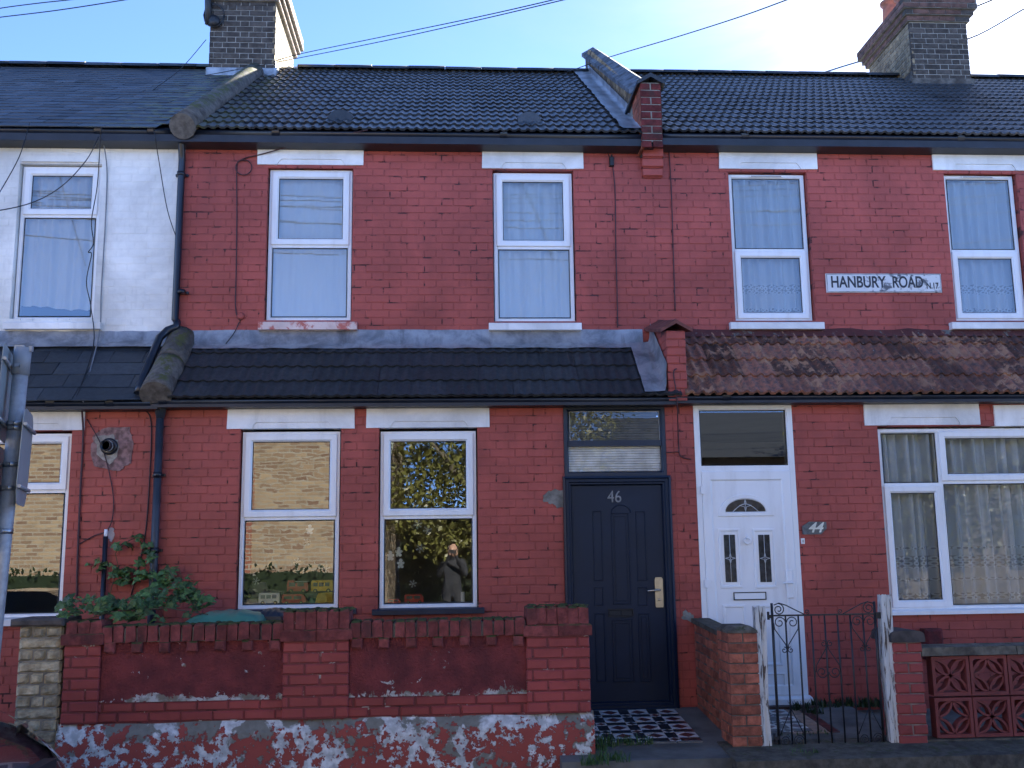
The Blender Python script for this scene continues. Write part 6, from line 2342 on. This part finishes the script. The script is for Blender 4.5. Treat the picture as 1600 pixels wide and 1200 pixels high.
# moss cushions along the coping, weeds and grass at the wall's feet
def tufts(name, label, spots, m, h0, h1, n, spread, wid=.006):
    b = MB()
    for c in spots:
        for _ in range(n):
            x, y = c[0] + rnd(-spread, spread) * (c[3] if len(c) > 3 else 1), c[1] + rnd(-spread, spread) * .4
            h = rnd(h0, h1)
            a = rnd(0, 6.28)
            lean = Vector((math.cos(a), math.sin(a), 0)) * h * rnd(.1, .7)
            e = Vector((-math.sin(a), math.cos(a), 0)) * wid
            p = Vector((x, y, c[2]))
            b.poly([p - e, p + e, p + lean * .45 + e * .7 + Vector((0, 0, h * .62)), p + lean * .45 - e * .7 + Vector((0, 0, h * .62))])
            b.poly([p + lean * .45 - e * .7 + Vector((0, 0, h * .62)), p + lean * .45 + e * .7 + Vector((0, 0, h * .62)), p + lean + Vector((0, 0, h * .9))])
    o = obj(name, b, m, None, 'stuff', fix=False)
    return o


M_grass = leafmats('grass blade', (.045, .10, .025))
M_weed = leafmats('weed leaf', (.030, .055, .020))
gz = lambda x, y, dx=1: (x, y, path_z(y) - .01, dx)
tufts('grass', '', [gz(XW1 + .08, YT + .02), gz(XW1 + .22, YT - .06), gz(XW1 + .38, YT - .06), gz(XW1 + .09, YT - .1), gz(XW1 + .02, -1.75), gz(XW1 + .05, -1.98), gz(XW1 + .14, -2.0), gz(XW1 - .02, -2.06)], M_grass, .03, .11, 55, .10, .004)
tufts('grass', '', [gz(1.02 + XR4 - 1.0, yf4 - .08), (XD1 + .25, -1.95, path_z(-1.95), 1), gz(XR4 - .2, yf4 - .10)], M_grass, .015, .05, 22, .10, .004)
tufts('weeds', '', [gz(XR4 + .20 + .12 * k, YL - .07 - .02 * (k % 3)) for k in range(8)] + [gz(XR4 + .12, YL - .2), gz(XR4 + .2, YL - .32)], M_weed, .03, .11, 45, .09, .007)
tufts('weeds', '', [(XP1_ + .3 + .5 * k, -1.95, .0) for k in range(4)], M_grass, .02, .07, 18, .12, .005)
b = MB()
ms = mossmat('moss cushion', MOSS, sc(MOSS, 1.3), amt=.4)
for k in range(260):
    x = rnd(piers[0][0], piers[2][1])
    inp = any(a - .02 < x < c + .02 for a, c in piers)
    y = YW + rnd(-.01, .2)
    z = (ZCT if not inp else ZCT + .09) - .006
    if not inp and mnoise.noise(Vector((x * 2.5, 0, 3))) < -.12:
        continue
    r = rnd(.010, .030)
    i = []
    for lv, (rr, hh_) in enumerate(((1, 0), (.8, .5), (.4, .85))):
        i.append(b.pts([(x + r * rr * rnd(.8, 1.2) * math.cos(R(60 * q)), y + r * rr * rnd(.8, 1.2) * math.sin(R(60 * q)), z + r * .55 * hh_) for q in range(6)]))
    for A, B in zip(i, i[1:]):
        for q in range(6):
            b.face((A[q], A[(q + 1) % 6], B[(q + 1) % 6], B[q]), 0, True)
    b.face(i[-1])
obj('moss', b, ms, bw, 'stuff')

# ================================================================== sign post at the left
YPo = -2.93
top, bot = W(34.5, 560, YPo), W(3, 870, YPo)
dz = (bot - top); base = top + dz * ((0.0 - top.z) / dz.z)
po = thing('sign_post', base, 'grey metal pole carrying traffic signs seen from behind', 'sign post')
b = MB(); b.tube([base, top], .0475, 18)
obj('pole', b, M_galv, po)
ax = (top - base).normalized()
b = MB(); b.tube([top - ax * .11, top + ax * .07], .053, 18)
obj('cap', b, plain('grey plastic cap', (.26, .28, .30), .5, .1, bs=0), po)
c_ = top + ax * .065
b = MB(); b.box(c_.x - .035, c_.x + .02, c_.y - .045, c_.y - .02, c_.z - .012, c_.z + .014); b.box(c_.x + .043, c_.x + .062, c_.y - .02, c_.y + .01, c_.z - .02, c_.z + .012)
obj('bracket', b, M_galv, po)


def along(py):
    f = (py - 560) / (870 - 560)
    return top + (bot - top) * f


def plate(l0, l1, pyt, pyb, ang, off, name, rad=.06):
    """thin aluminium sheet with round corners, turned edge on to the houses"""
    b = MB()
    zt_, zb__ = along(pyt).z, along(pyb).z
    w = l1 - l0
    h = zt_ - zb__
    out = []
    for cx, cz, a0 in ((w - rad, h - rad, 0), (rad, h - rad, 90), (rad, rad, 180), (w - rad, rad, 270)):
        for k in range(6):
            out.append((cx + rad * math.cos(R(a0 + 18 * k)), cz + rad * math.sin(R(a0 + 18 * k))))
    cc = along((pyt + pyb) / 2)
    d = Vector((math.cos(ang), math.sin(ang), 0)); n = Vector((-d.y, d.x, 0))
    tl = ax - Vector((0, 0, 1))
    i = b.pts([cc + d * (l0 + x) + n * off + Vector((0, 0, z - h / 2)) + tl * (z - h / 2) for x, z in out])
    j = b.pts([cc + d * (l0 + x) + n * (off + .004) + Vector((0, 0, z - h / 2)) + tl * (z - h / 2) for x, z in out])
    b.face(i); b.face(j[::-1])
    for k in range(len(out)):
        w_ = (k + 1) % len(out)
        b.face((i[k], i[w_], j[w_], j[k]))
    o = obj('sign_plate', b, M_signback, po)
    for f in (.18, .82):
        z = (f - .5) * h
        p0 = cc + Vector((0, 0, z)) + tl * z
        b = MB()
        q = [p0 + d * l0 + n * (off - .012), p0 + d * l1 + n * (off - .012)]
        b.tube([q[0], q[1]], .012, 6)
        obj('channel', b, M_galv, o)
        b = MB(); b.lathe([(.052, -.016), (.052, .016)], tuple(p0), 18)
        p1 = p0 + n * .04
        b.box(p0.x - .014, p0.x + .014, p0.y - .068, p0.y - .046, p0.z - .010, p0.z + .010)
        obj('clip', b, M_steel, o)
    return o


plate(-.30, .30, 548, 690, R(107), .076, 'a')
plate(-.30, .30, 700, 860, R(107), .076, 'b')
plate(-.27, .27, 645, 792, R(106), -.076, 'c', .12)

# ================================================================== parked car, nose at lower left
car = thing('parked_car', (-4.4, -3.95, 0.0), 'dark maroon parked car, only its nose showing at lower left corner', 'car')
M_car = plain('dark maroon car paint', (.040, .012, .016), .22, .05, 2, 0.0, coat=1.0)
M_carglass = plain('dark car glass', (.02, .03, .035), .05, .1, bs=0)
YC0, YC1 = -4.78, -3.13
XN = W(86, 1192, YC1 + .12).x + .24
secs = [(-4.35, .80, .98, .80), (-4.2, .55, 1.0, .84), (-3.6, .30, 1.0, .86), (-2.6, .28, 1.0, .88), (-1.6, .28, 1.0, .90), (-1.0, .28, 1.0, .88), (-.62, .28, .985, .82), (-.35, .27, .955, .74), (-.17, .27, .90, .62), (-.06, .28, .83, .50), (0.0, .30, .76, .38)]
b = MB()
loops = []
hw = (YC1 - YC0) / 2
yc_ = (YC0 + YC1) / 2
for dx, zl_, kw, zt_ in secs:
    w = hw * kw
    ps = [(-w * .96, zl_), (-w, zl_ + (zt_ - zl_) * .35), (-w * .985, zl_ + (zt_ - zl_) * .7), (-w * .90, zt_ - .035), (-w * .70, zt_), (0, zt_ + .03), (w * .70, zt_), (w * .90, zt_ - .035), (w * .985, zl_ + (zt_ - zl_) * .7), (w, zl_ + (zt_ - zl_) * .35), (w * .96, zl_)]
    loops.append(b.pts([(XN + dx, yc_ + y, z * .93) for y, z in ps]))
for A, B in zip(loops, loops[1:]):
    for q in range(10):
        b.face((A[q], A[q + 1], B[q + 1], B[q]), 0, True)
    b.face((A[10], A[0], B[0], B[10]))
b.face(loops[0]); b.face(loops[-1])
obj('body', b, M_car, car)
b = MB()
gl = [(-4.1, .80, .80, .86), (-3.7, 1.15, .66, .66), (-3.1, 1.25, .64, .64), (-2.5, 1.24, .64, .64), (-1.5, .82, .80, .80)]
ll = [b.pts([(XN + dx, yc_ - hw * .9, .74), (XN + dx, yc_ - hw * k, z), (XN + dx, yc_ + hw * k, z), (XN + dx, yc_ + hw * .9, .74)]) for dx, z, k, _ in gl]
for A, B in zip(ll, ll[1:]):
    for q in range(3):
        b.face((A[q], A[q + 1], B[q + 1], B[q]), 0 if q == 1 and A not in (ll[0], ll[3]) else 1)
obj('cabin', b, [M_car, M_carglass], car)
for dx in (-3.6, -.85):
    for sy in (YC0 + .02, YC1 - .22):
        c = MB(); c.lathe([(.28, 0), (.31, .03), (.31, .17), (.28, .20)], (XN + dx, sy, .31), 24, axis='y')
        wh = obj('wheel', c, M_gasket, car)
        c = MB(); c.lathe([(.21, -.004), (.20, -.012), (.05, -.016)], (XN + dx, sy if sy < yc_ else sy + .216, .31), 18, axis='y')
        obj('rim', c, M_steel, wh)
M_lamp = plain('lamp lens', (.13, .20, .22), .08, .4, 25, .3, 60, .004, coat=1.0)
for s in (-1, 1):
    b = MB()
    b.sheet(lambda u, v: (XN - .50 + .40 * u, yc_ + s * (hw * (.99 - .10 * u - .03) - .30 * v * (1 - .3 * u)), .80 - .27 * u ** 1.4 + .012 - .10 * (1 - v) * 1.0 + .010), 8, 5)
    hl = obj('headlight', b, M_lamp, car, fix=False)
    b = MB(); b.lathe([(.07, 0), (.05, -.05), (.015, -.08)], (XN - .30, yc_ + s * hw * .74, .62), 16, axis='x')
    obj('reflector', b, M_chrome, hl)
    b = MB(); b.lathe([(.05, .0), (.03, -.03)], (XN - .07, yc_ + s * hw * .66, .36), 14, axis='x')
    obj('fog_lamp', b, M_lamp, car)
    b = MB(); b.lathe([(.03, -.1), (.085, -.06), (.10, 0), (.075, .05)], (XN - 1.45, yc_ + s * (hw + .08), .98), 12, axis='x')
    obj('mirror', b, M_car, car)
b = MB(); b.box(XN - .04, XN + .004, yc_ - .45, yc_ + .45, .32, .37); b.box(XN - .10, XN - .03, yc_ - .40, yc_ + .40, .47, .53)
obj('grille', b, M_gasket, car)

# ================================================================== the other side of the street (seen in the window glass)
def brickmat(name, c1, c2, mo, scale=1.0):
    m, t = mat(name)
    p = P_(t)
    x, y, z = nd(t, 'ShaderNodeSeparateXYZ', {0: p}).outputs
    v = nd(t, 'ShaderNodeCombineXYZ', {0: mth(t, 'ADD', x, y), 1: z, 2: 0.0}).outputs[0]
    br = nd(t, 'ShaderNodeTexBrick', {'Vector': v, 'Color1': (*c1, 1), 'Color2': (*c2, 1), 'Mortar': (*mo, 1), 'Scale': 1.0, 'Mortar Size': .012, 'Brick Width': .225, 'Row Height': .075, 'Bias': -.1})
    col = mixc(t, mth(t, 'MULTIPLY', stp(t, nz(t, 5, p, 6, .7), .45, .7), .5), br.outputs[0], sc(c1, .5))
    fin(t, col, .9, br.outputs['Fac'], .5, -.006)
    return m


M_yb = brickmat('yellow stock brick across the street', (.34, .255, .165), (.15, .085, .06), (.30, .27, .22))
M_rb = brickmat('red brick across the street', (.26, .10, .06), (.2, .07, .05), (.3, .26, .22))
M_pale = plain('pale green painted timber', (.50, .55, .46), .5, .05, bs=0)
YO = -11.5
oh = thing('corner_house', (-6, YO - 4, 0), 'yellow brick house on the other side of street with red quoins', 'house', 'houses across the street')
XO = -1.35
b = MB(); b.box(-16, XO, YO - 8, YO, -.1, 4.9)
obj('wall', b, M_yb, oh)
b = MB(); b.box(XO - .85, XO - .5, YO, YO + .03, 0, 4.9); b.box(XO - .04, XO + .006, YO - .4, YO + .032, 0, 4.9)
b.box(XO - 2.75, XO - 2.55, YO, YO + .02, 0, 3.2)
for k in range(9):
    a = R(180 * k / 9)
    b.box(XO - 3.2 - .6 * math.cos(a) - .07, XO - 3.2 - .6 * math.cos(a) + .07, YO, YO + .02, 3.1 + .5 * math.sin(a), 3.35 + .5 * math.sin(a))
obj('quoin', b, M_rb, oh)
b = MB(); b.prism([(YO - 8.2, 4.85), (YO + .25, 4.85), (YO - 4, 7.0)], -16.2, XO + .2, ax='x')
obj('roof', b, M_slate, oh)
b = MB()
for q in ([(XO - .35, 3.05), (XO + .15, 3.9), (XO + .02, 3.98), (XO - .5, 3.1)], [(XO + .0, 3.0), (XO + .2, 3.9), (XO + .1, 3.95), (XO - .1, 3.05)]):
    b.prism(q, YO + .03, YO + .35)
b.box(XO - .55, XO + .1, YO + .03, YO + .3, 2.9, 3.02)
obj('porch', b, M_pale, oh)
for k in range(2):
    xx = -13.5 + 3.2 * k
    b = MB(); b.box(xx, xx + 1.1, YO - .02, YO + .02, 1.0, 2.6)
    w_ = obj('window', b, M_upvc, oh)
    b = MB(); b.box(xx + .08, xx + 1.02, YO + .018, YO + .024, 1.08, 2.52)
    obj('pane', b, M_carglass, w_)
hb = MB()
hr = random.Random(3)
for _ in range(3600):
    p = Vector((hr.uniform(-9, XO - .1), YO + hr.uniform(.02, .42), hr.uniform(.0, 1.38)))
    d = Vector((hr.gauss(0, 1), hr.gauss(.3, 1), hr.gauss(.3, 1))).normalized()
    e = d.cross(Vector((hr.gauss(0, 1), hr.gauss(0, 1), hr.gauss(0, 1)))).normalized()
    hb.poly([p, p + d * .05 + e * .03, p + d * .11, p + d * .05 - e * .03])
hb.box(-9, XO - .15, YO + .08, YO + .34, -.1, 1.28)
new('hedge', hb, leafmats('dark hedge leaf', (.020, .032, .014)), 'low dark hedge added before the yellow brick house to darken window reflections', 'hedge', fix=False)  # added hedge, darkens what the ground floor windows mirror
hb = MB()
for _ in range(5200):
    p = Vector((hr.uniform(-1.2, 4.4), -16.4 + hr.uniform(-.1, .5), hr.uniform(.0, 2.5)))
    d = Vector((hr.gauss(0, 1), hr.gauss(.3, 1), hr.gauss(.3, 1))).normalized()
    e = d.cross(Vector((hr.gauss(0, 1), hr.gauss(0, 1), hr.gauss(0, 1)))).normalized()
    hb.poly([p, p + d * .06 + e * .035, p + d * .13, p + d * .06 - e * .035])
hb.box(-1.25, 4.4, -16.45, -16.05, -.1, 2.4)
new('hedge', hb, leafmats('tall hedge leaf', (.026, .04, .016)), 'tall dark hedge added behind the leafy street tree to cover bare ground in reflections', 'hedge', fix=False)  # added hedge, hides bare ground in the window reflections
o2 = thing('terraced_house', (9.5, -18, 0), 'low grimy brick house on other side of street behind the tree', 'house', 'houses across the street')
b = MB(); b.box(4.5, 24, -24, -15.5, -.1, 3.7); obj('wall', b, plain('grimy dark brick', (.13, .11, .095), .9, .4, 6), o2)
b = MB(); b.prism([(-24.2, 3.65), (-15.2, 3.65), (-19.7, 5.3)], 4.3, 24.2, ax='x'); obj('roof', b, M_tile, o2)
b = MB(); b.box(11.9, 13.0, -18.5, -17.3, 4, 7.6); b.box(11.8, 13.1, -18.6, -17.2, 7.3, 7.5); obj('chimney', b, M_yb, o2)
for k in range(6):
    for zz in (1.0,):
        b = MB(); b.box(5.4 + 2.7 * k, 6.9 + 2.7 * k, -15.52, -15.46, zz, zz + 1.5)
        w_ = obj('window', b, M_gasket, o2)
        b = MB(); b.box(5.5 + 2.7 * k, 6.8 + 2.7 * k, -15.47, -15.45, zz + .1, zz + 1.4)
        obj('pane', b, M_carglass, w_)

M_bark = plain('bark', (.10, .085, .065), .9, .4, 12, .8, 30)
M_tleaf = leafmats('yellowing leaf', (.11, .11, .03))


def street_tree(tx, ty, k, seed, label, leaf=None):
    tr = thing('street_tree', (tx, ty, 0), label, 'tree', 'street trees across the street')
    b = MB()
    b.tube([(tx, ty, -.1), (tx + .05, ty, 1.2), (tx - .1, ty + .05, 2.6), (tx - .2, ty + .1, 4.2)], [.30, .24, .19, .12], 12)
    for a, l, z in ((20, 1.9, 2.3), (140, 2.0, 2.5), (250, 1.7, 2.9), (310, 2.1, 2.7), (80, 1.6, 3.4), (190, 1.8, 3.6)):
        d = Vector((math.cos(R(a)), math.sin(R(a)), .75))
        s0 = Vector((tx - .08, ty + .05, z))
        b.tube([s0, s0 + d * l * .5, s0 + d * l + Vector((0, 0, .3))], [.09, .06, .02], 7)
    obj('trunk', b, M_bark, tr)
    b = MB()
    r_ = random.Random(seed)
    for _ in range(130):
        a = r_.uniform(0, 6.28); r = 2.5 * k * math.sqrt(r_.random())
        c = Vector((tx - .2 + r * math.cos(a) * 1.1, ty + r * math.sin(a), 3.4 + r_.uniform(-1.9, 1.9) * (1 - .25 * r / 2.5)))
        for _ in range(85):
            p = c + Vector((r_.gauss(0, .3), r_.gauss(0, .3), r_.gauss(0, .26)))
            d = Vector((r_.gauss(0, 1), r_.gauss(0, 1), r_.gauss(-.4, .7))).normalized()
            e = d.cross(Vector((r_.gauss(0, 1), r_.gauss(0, 1), r_.gauss(0, 1)))).normalized()
            l = r_.uniform(.09, .17)
            b.poly([p, p + d * l * .5 + e * l * .24, p + d * l, p + d * l * .5 - e * l * .24])
    obj('crown', b, leaf or M_tleaf, tr, fix=False)


street_tree(.9, -13.6, 1.0, 5, 'leafy street tree beside the yellow brick house across the street')
street_tree(1.6, -17.5, 1.4, 7, 'dark evergreen tree added behind the leafy street tree to darken window reflections', leafmats('evergreen leaf', (.035, .05, .018)))  # added tree, dark backing for the mirrored street tree
street_tree(10.6, -13.2, .9, 9, 'leafy street tree added before the low grimy house to block its reflection')  # added tree, blocks the bright house mirrored in the wide window


# ================================================================== the photographer, standing behind the camera
pm = bpy.data.meshes.new('person')
J = [('pelvis', .0, 0, .95, .15), ('waist', 0, .0, 1.10, .145), ('chest', 0, .0, 1.32, .17), ('neck', 0, .02, 1.48, .062), ('chin', 0, .05, 1.56, .072), ('head', 0, .04, 1.66, .095), ('crown', 0, .03, 1.73, .07),
     ('shl', -.19, 0, 1.41, .068), ('ell', -.25, .10, 1.20, .050), ('wrl', -.08, .28, 1.50, .032), ('hal', -.06, .31, 1.57, .028), ('shr', .19, 0, 1.41, .068), ('elr', .25, .10, 1.20, .050), ('wrr', .08, .28, 1.50, .032), ('har', .06, .31, 1.57, .028),
     ('hpl', -.10, 0, .88, .10), ('knl', -.11, .02, .50, .068), ('anl', -.11, -.02, .09, .048), ('tol', -.13, .15, .04, .040), ('hpr', .10, 0, .88, .10), ('knr', .11, .02, .50, .068), ('anr', .11, -.02, .09, .048), ('tor', .13, .15, .04, .040)]
ix = {j[0]: k for k, j in enumerate(J)}
ED = [('pelvis', 'waist'), ('waist', 'chest'), ('chest', 'neck'), ('neck', 'chin'), ('chin', 'head'), ('head', 'crown'), ('chest', 'shl'), ('shl', 'ell'), ('ell', 'wrl'), ('wrl', 'hal'), ('chest', 'shr'), ('shr', 'elr'), ('elr', 'wrr'), ('wrr', 'har'),
      ('pelvis', 'hpl'), ('hpl', 'knl'), ('knl', 'anl'), ('anl', 'tol'), ('pelvis', 'hpr'), ('hpr', 'knr'), ('knr', 'anr'), ('anr', 'tor')]
pm.from_pydata([j[1:4] for j in J], [(ix[a], ix[c]) for a, c in ED], [])
pm.materials.append(plain('dark coat', (.018, .02, .028), .8, .2, bs=0))
PY = CAM.y - .42
person = bpy.data.objects.new('person', pm)
C.objects.link(person)
person.location = (0, PY, 0)
BASE['person'] = Vector(person.location)
md = person.modifiers.new('skin', 'SKIN')
for k, j in enumerate(J):
    pm.skin_vertices[0].data[k].radius = (j[4], j[4] * (.72 if j[0] in ('pelvis', 'waist', 'chest') else 1))
    pm.skin_vertices[0].data[k].use_root = k == 0
sub = person.modifiers.new('sub', 'SUBSURF')
sub.levels = sub.render_levels = 2
tag(person, 'person in dark coat holding up a phone, mirrored in window', 'person')
M_skin = plain('skin', (.42, .25, .18), .6, .05, bs=0)
hc = Vector((0, PY + .045, 1.63))
b = MB()
b.sheet(lambda u, v: (hc.x + .082 * math.sin(R(-75 + 150 * u)) * math.sin(R(25 + 125 * v)), hc.y + .02 + .105 * math.cos(R(-75 + 150 * u)) * math.sin(R(25 + 125 * v)) + .020 * math.exp(-((u - .5) / .07) ** 2 - ((v - .55) / .13) ** 2), hc.z + .122 * math.cos(R(25 + 125 * v))), 24, 18)
face = obj('face', b, M_skin, person, fix=False)
for s in (-1, 1):
    b = MB(); b.lathe([(.012, 0), (.010, .006), (.003, .009)], (hc.x + s * .032, hc.y + .118, hc.z + .020), 10, axis='y')
    obj('eye', b, M_gasket, face)
    b = MB(); b.tube([(s * .058, PY + .29, 1.55), (s * .062, PY + .325, 1.585), (s * .070, PY + .335, 1.62), (s * .060, PY + .345, 1.655)], [.034, .036, .028, .014], 10)
    for k in range(4):
        b.tube([(s * .068, PY + .328, 1.592 + .017 * k), (s * (.078 - .004 * k), PY + .352, 1.594 + .018 * k), (s * .052, PY + .358, 1.594 + .018 * k)], [.0085, .008, .007], 6)
    obj('hand', b, M_skin, person)
b = MB(); b.tube([(-.024, hc.y + .116, hc.z - .052), (0, hc.y + .122, hc.z - .050), (.024, hc.y + .116, hc.z - .052)], .005, 6)
obj('mouth', b, plain('lips', (.28, .11, .10), .6, bs=0), face)
b = MB()
b.sheet(lambda u, v: (hc.x + .096 * math.sin(R(80 + 200 * u)) * math.sin(R(4 + 100 * v)), hc.y + .116 * math.cos(R(80 + 200 * u)) * math.sin(R(4 + 100 * v)), hc.z + .014 + .130 * math.cos(R(4 + 100 * v))), 20, 10)
obj('hair', b, plain('grey hair', (.16, .15, .14), .8), person, fix=False)
b = MB(); b.cbox(-.075, .075, CAM.y - .066, CAM.y - .058, CAM.z - .037, CAM.z + .037, .003)
phone = obj('phone', b, M_gasket)
tag(phone, 'dark phone held up by the person mirrored in window', 'phone')
